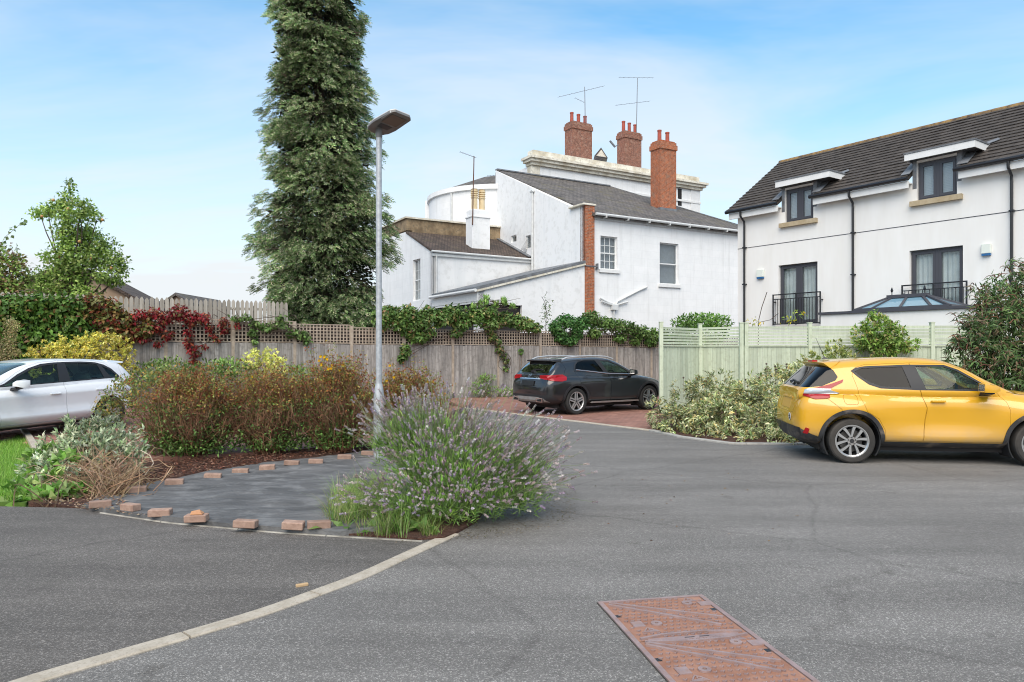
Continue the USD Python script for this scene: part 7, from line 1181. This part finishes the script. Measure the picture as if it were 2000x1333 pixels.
for k in range(2):
    o = k * (ML + .008); pl_ = part(ic, 'cover_plate', cvx(sbox(.004, o + .004, MW - .004, o + ML), -.08, .006), CAST)
    rb_ = [LineString([(.03, o + .03), (MW - .03, o + ML * .62)]), LineString([(.02, o + .06), (MW - .10, o + ML * .80)])] if True else []
    edge = [LineString([(.02, o + ML - .015), (.16, o + ML - .05), (.42, o + ML - .055), (MW - .03, o + ML - .015)])] if k == 0 else [LineString([(.03, o + .02), (.28, o + .055), (.52, o + .05), (MW - .02, o + .02)])]
    for ln in rb_ + edge: part(pl_, 'rib', cvx(ln.buffer(.009, cap_style=2), .0062, .019), CASTW)
    part(pl_, 'rib', cvx(LineString([(.02, o + .045), (MW - .06, o + ML * .71)]).buffer(.003, cap_style=2), .0062, .010), CASTW)
    blocked = unary_union([l.buffer(.02) for l in rb_ + edge]); zones = [(.82 * MW, o + .2 * ML), (.33 * MW, o + .66 * ML)]
    for q, (a, b) in enumerate(zones):
        dsk = Point(a - .02, b - .01).buffer(.034); part(pl_, 'lifting_disc', cvx(dsk.difference(Point(a - .02, b - .01).buffer(.012)), .0062, .016), CASTW); part(pl_, 'key_hole', cvx(Point(a - .02, b - .01).buffer(.0125), .0062, .0075), PITD)
        sq = sbox(a + .05, b - .02, a + .12, b + .05) if q == 0 else sbox(a - .17, b - .06, a - .10, b + .02); part(pl_, 'blank_panel', cvx(sq, .0062, .0125), CASTW)
        ec = (a + .01, b - .075) if q == 0 else (a - .10, b + .07); em = unary_union([Polygon([(ec[0] - .035, ec[1] + .02), (ec[0], ec[1] - .03), (ec[0] + .045, ec[1] + .02)]).exterior.buffer(.004), Point(ec[0] + .015, ec[1]).buffer(.014).exterior.buffer(.004), LineString([(ec[0] - .05, ec[1] + .03), (ec[0] + .05, ec[1] + .03)]).buffer(.004)]); part(pl_, 'cast_emblem', cvx(em, .0062, .0115), CASTW); blocked = blocked.union(dsk.buffer(.012)).union(sq.buffer(.012)).union(Point(*ec).buffer(.06))
    studs = []
    for i in range(15):
        for j in range(12):
            a, b = .035 + (MW - .07) * (i + (.5 if j % 2 else 0)) / 14.5, o + .03 + (ML - .06) * j / 11
            if blocked.contains(Point(a, b)) or a > MW - .02: continue
            ch = Polygon([(a - .013, b - .006), (a, b + .008), (a + .013, b - .006), (a + .008, b - .008), (a, b + .001), (a - .008, b - .008)]); studs.append(arr(cvx(ch, .0062, .015)))
    part(pl_, 'grip_studs', cat(*studs), CASTW, kind='stuff')
    for s_ in (.005, MW - .035): part(pl_, 'edge_notch', cvx(sbox(s_, o + .22, s_ + .03, o + .26), .0062, .0068), PLATEB)
part(ic, 'seam_bar', cvx(sbox(.06, ML - .02, MW - .06, ML + .028), .0065, .010), CASTW)
for a in (.28, .37): part(ic, 'lifting_slot', cvx(sbox(a, ML + .0, a + .06, ML + .008), .0102, .0108), PLATEB)

# ---------------------------------------------------------------- odds and ends
WCH = mt('wood_chip', (.40, .27, .15), (.5, .35, .2), sc=30, rough=.95)
lone('wood_chip', cbox(g(590, 1143, .012), unit([.9, .5, .0]), unit([-.5, .9, 0]), Z3, .085, .03, .02, .004), WCH, 'single pale wood chip lying on the driveway', 'wood chip')
rng = np.random.default_rng(95)
def litter(name, label, catg, poly, n, L, W, cols, z=.008):
    q = rand_in(poly, n, rng); m, c = leaves(np.c_[q, np.full(n, z)], np.c_[rng.normal(size=(n, 2)), rng.normal(size=n) * .1], np.c_[rng.normal(size=(n, 2)) * .3, np.ones(n)], rng.uniform(.5, 1.3, n) * L, W, mixc(cols, n, rng, .3), .1, .1, False); lone(name, m, LEAFM, label, catg, kind='stuff', tint=c)
litter('fallen_leaf_litter', 'dry leaf and twig litter on the asphalt around the lavender', 'leaf litter', Polygon(P2((760, 1062), (880, 1060), (1010, 1046), (1120, 1020), (1130, 960), (1060, 950), (960, 1010), (860, 1040))), 1800, .018, .009, [(.13, .10, .055), (.09, .07, .04), (.18, .13, .07), (.08, .075, .03)])
litter('bark_litter', 'bark chips and dry leaves along the front edge of the bed', 'bark chips', Polygon(P2((60, 984), (130, 998), (260, 1014), (330, 1020), (240, 985), (300, 930), (160, 960))), 900, .04, .02, [(.22, .13, .08), (.34, .24, .16), (.12, .06, .04), (.42, .33, .24)], .05)
litter('mulch_chips', 'loose bark chips strewn over the mulch under the hedge', 'bark chips', Polygon(P2((270, 950), (420, 926), (560, 903), (720, 884), (760, 866), (560, 892), (330, 905))), 2600, .05, .022, [(.10, .04, .025), (.16, .07, .045), (.24, .14, .10), (.07, .03, .02)], .055)
litter('scattered_leaves', 'few dead leaves scattered across the road', 'dead leaves', Polygon(P2((1130, 950), (1400, 900), (1600, 950), (1500, 1150), (1200, 1100))), 36, .04, .02, [(.16, .08, .05), (.22, .14, .07)])
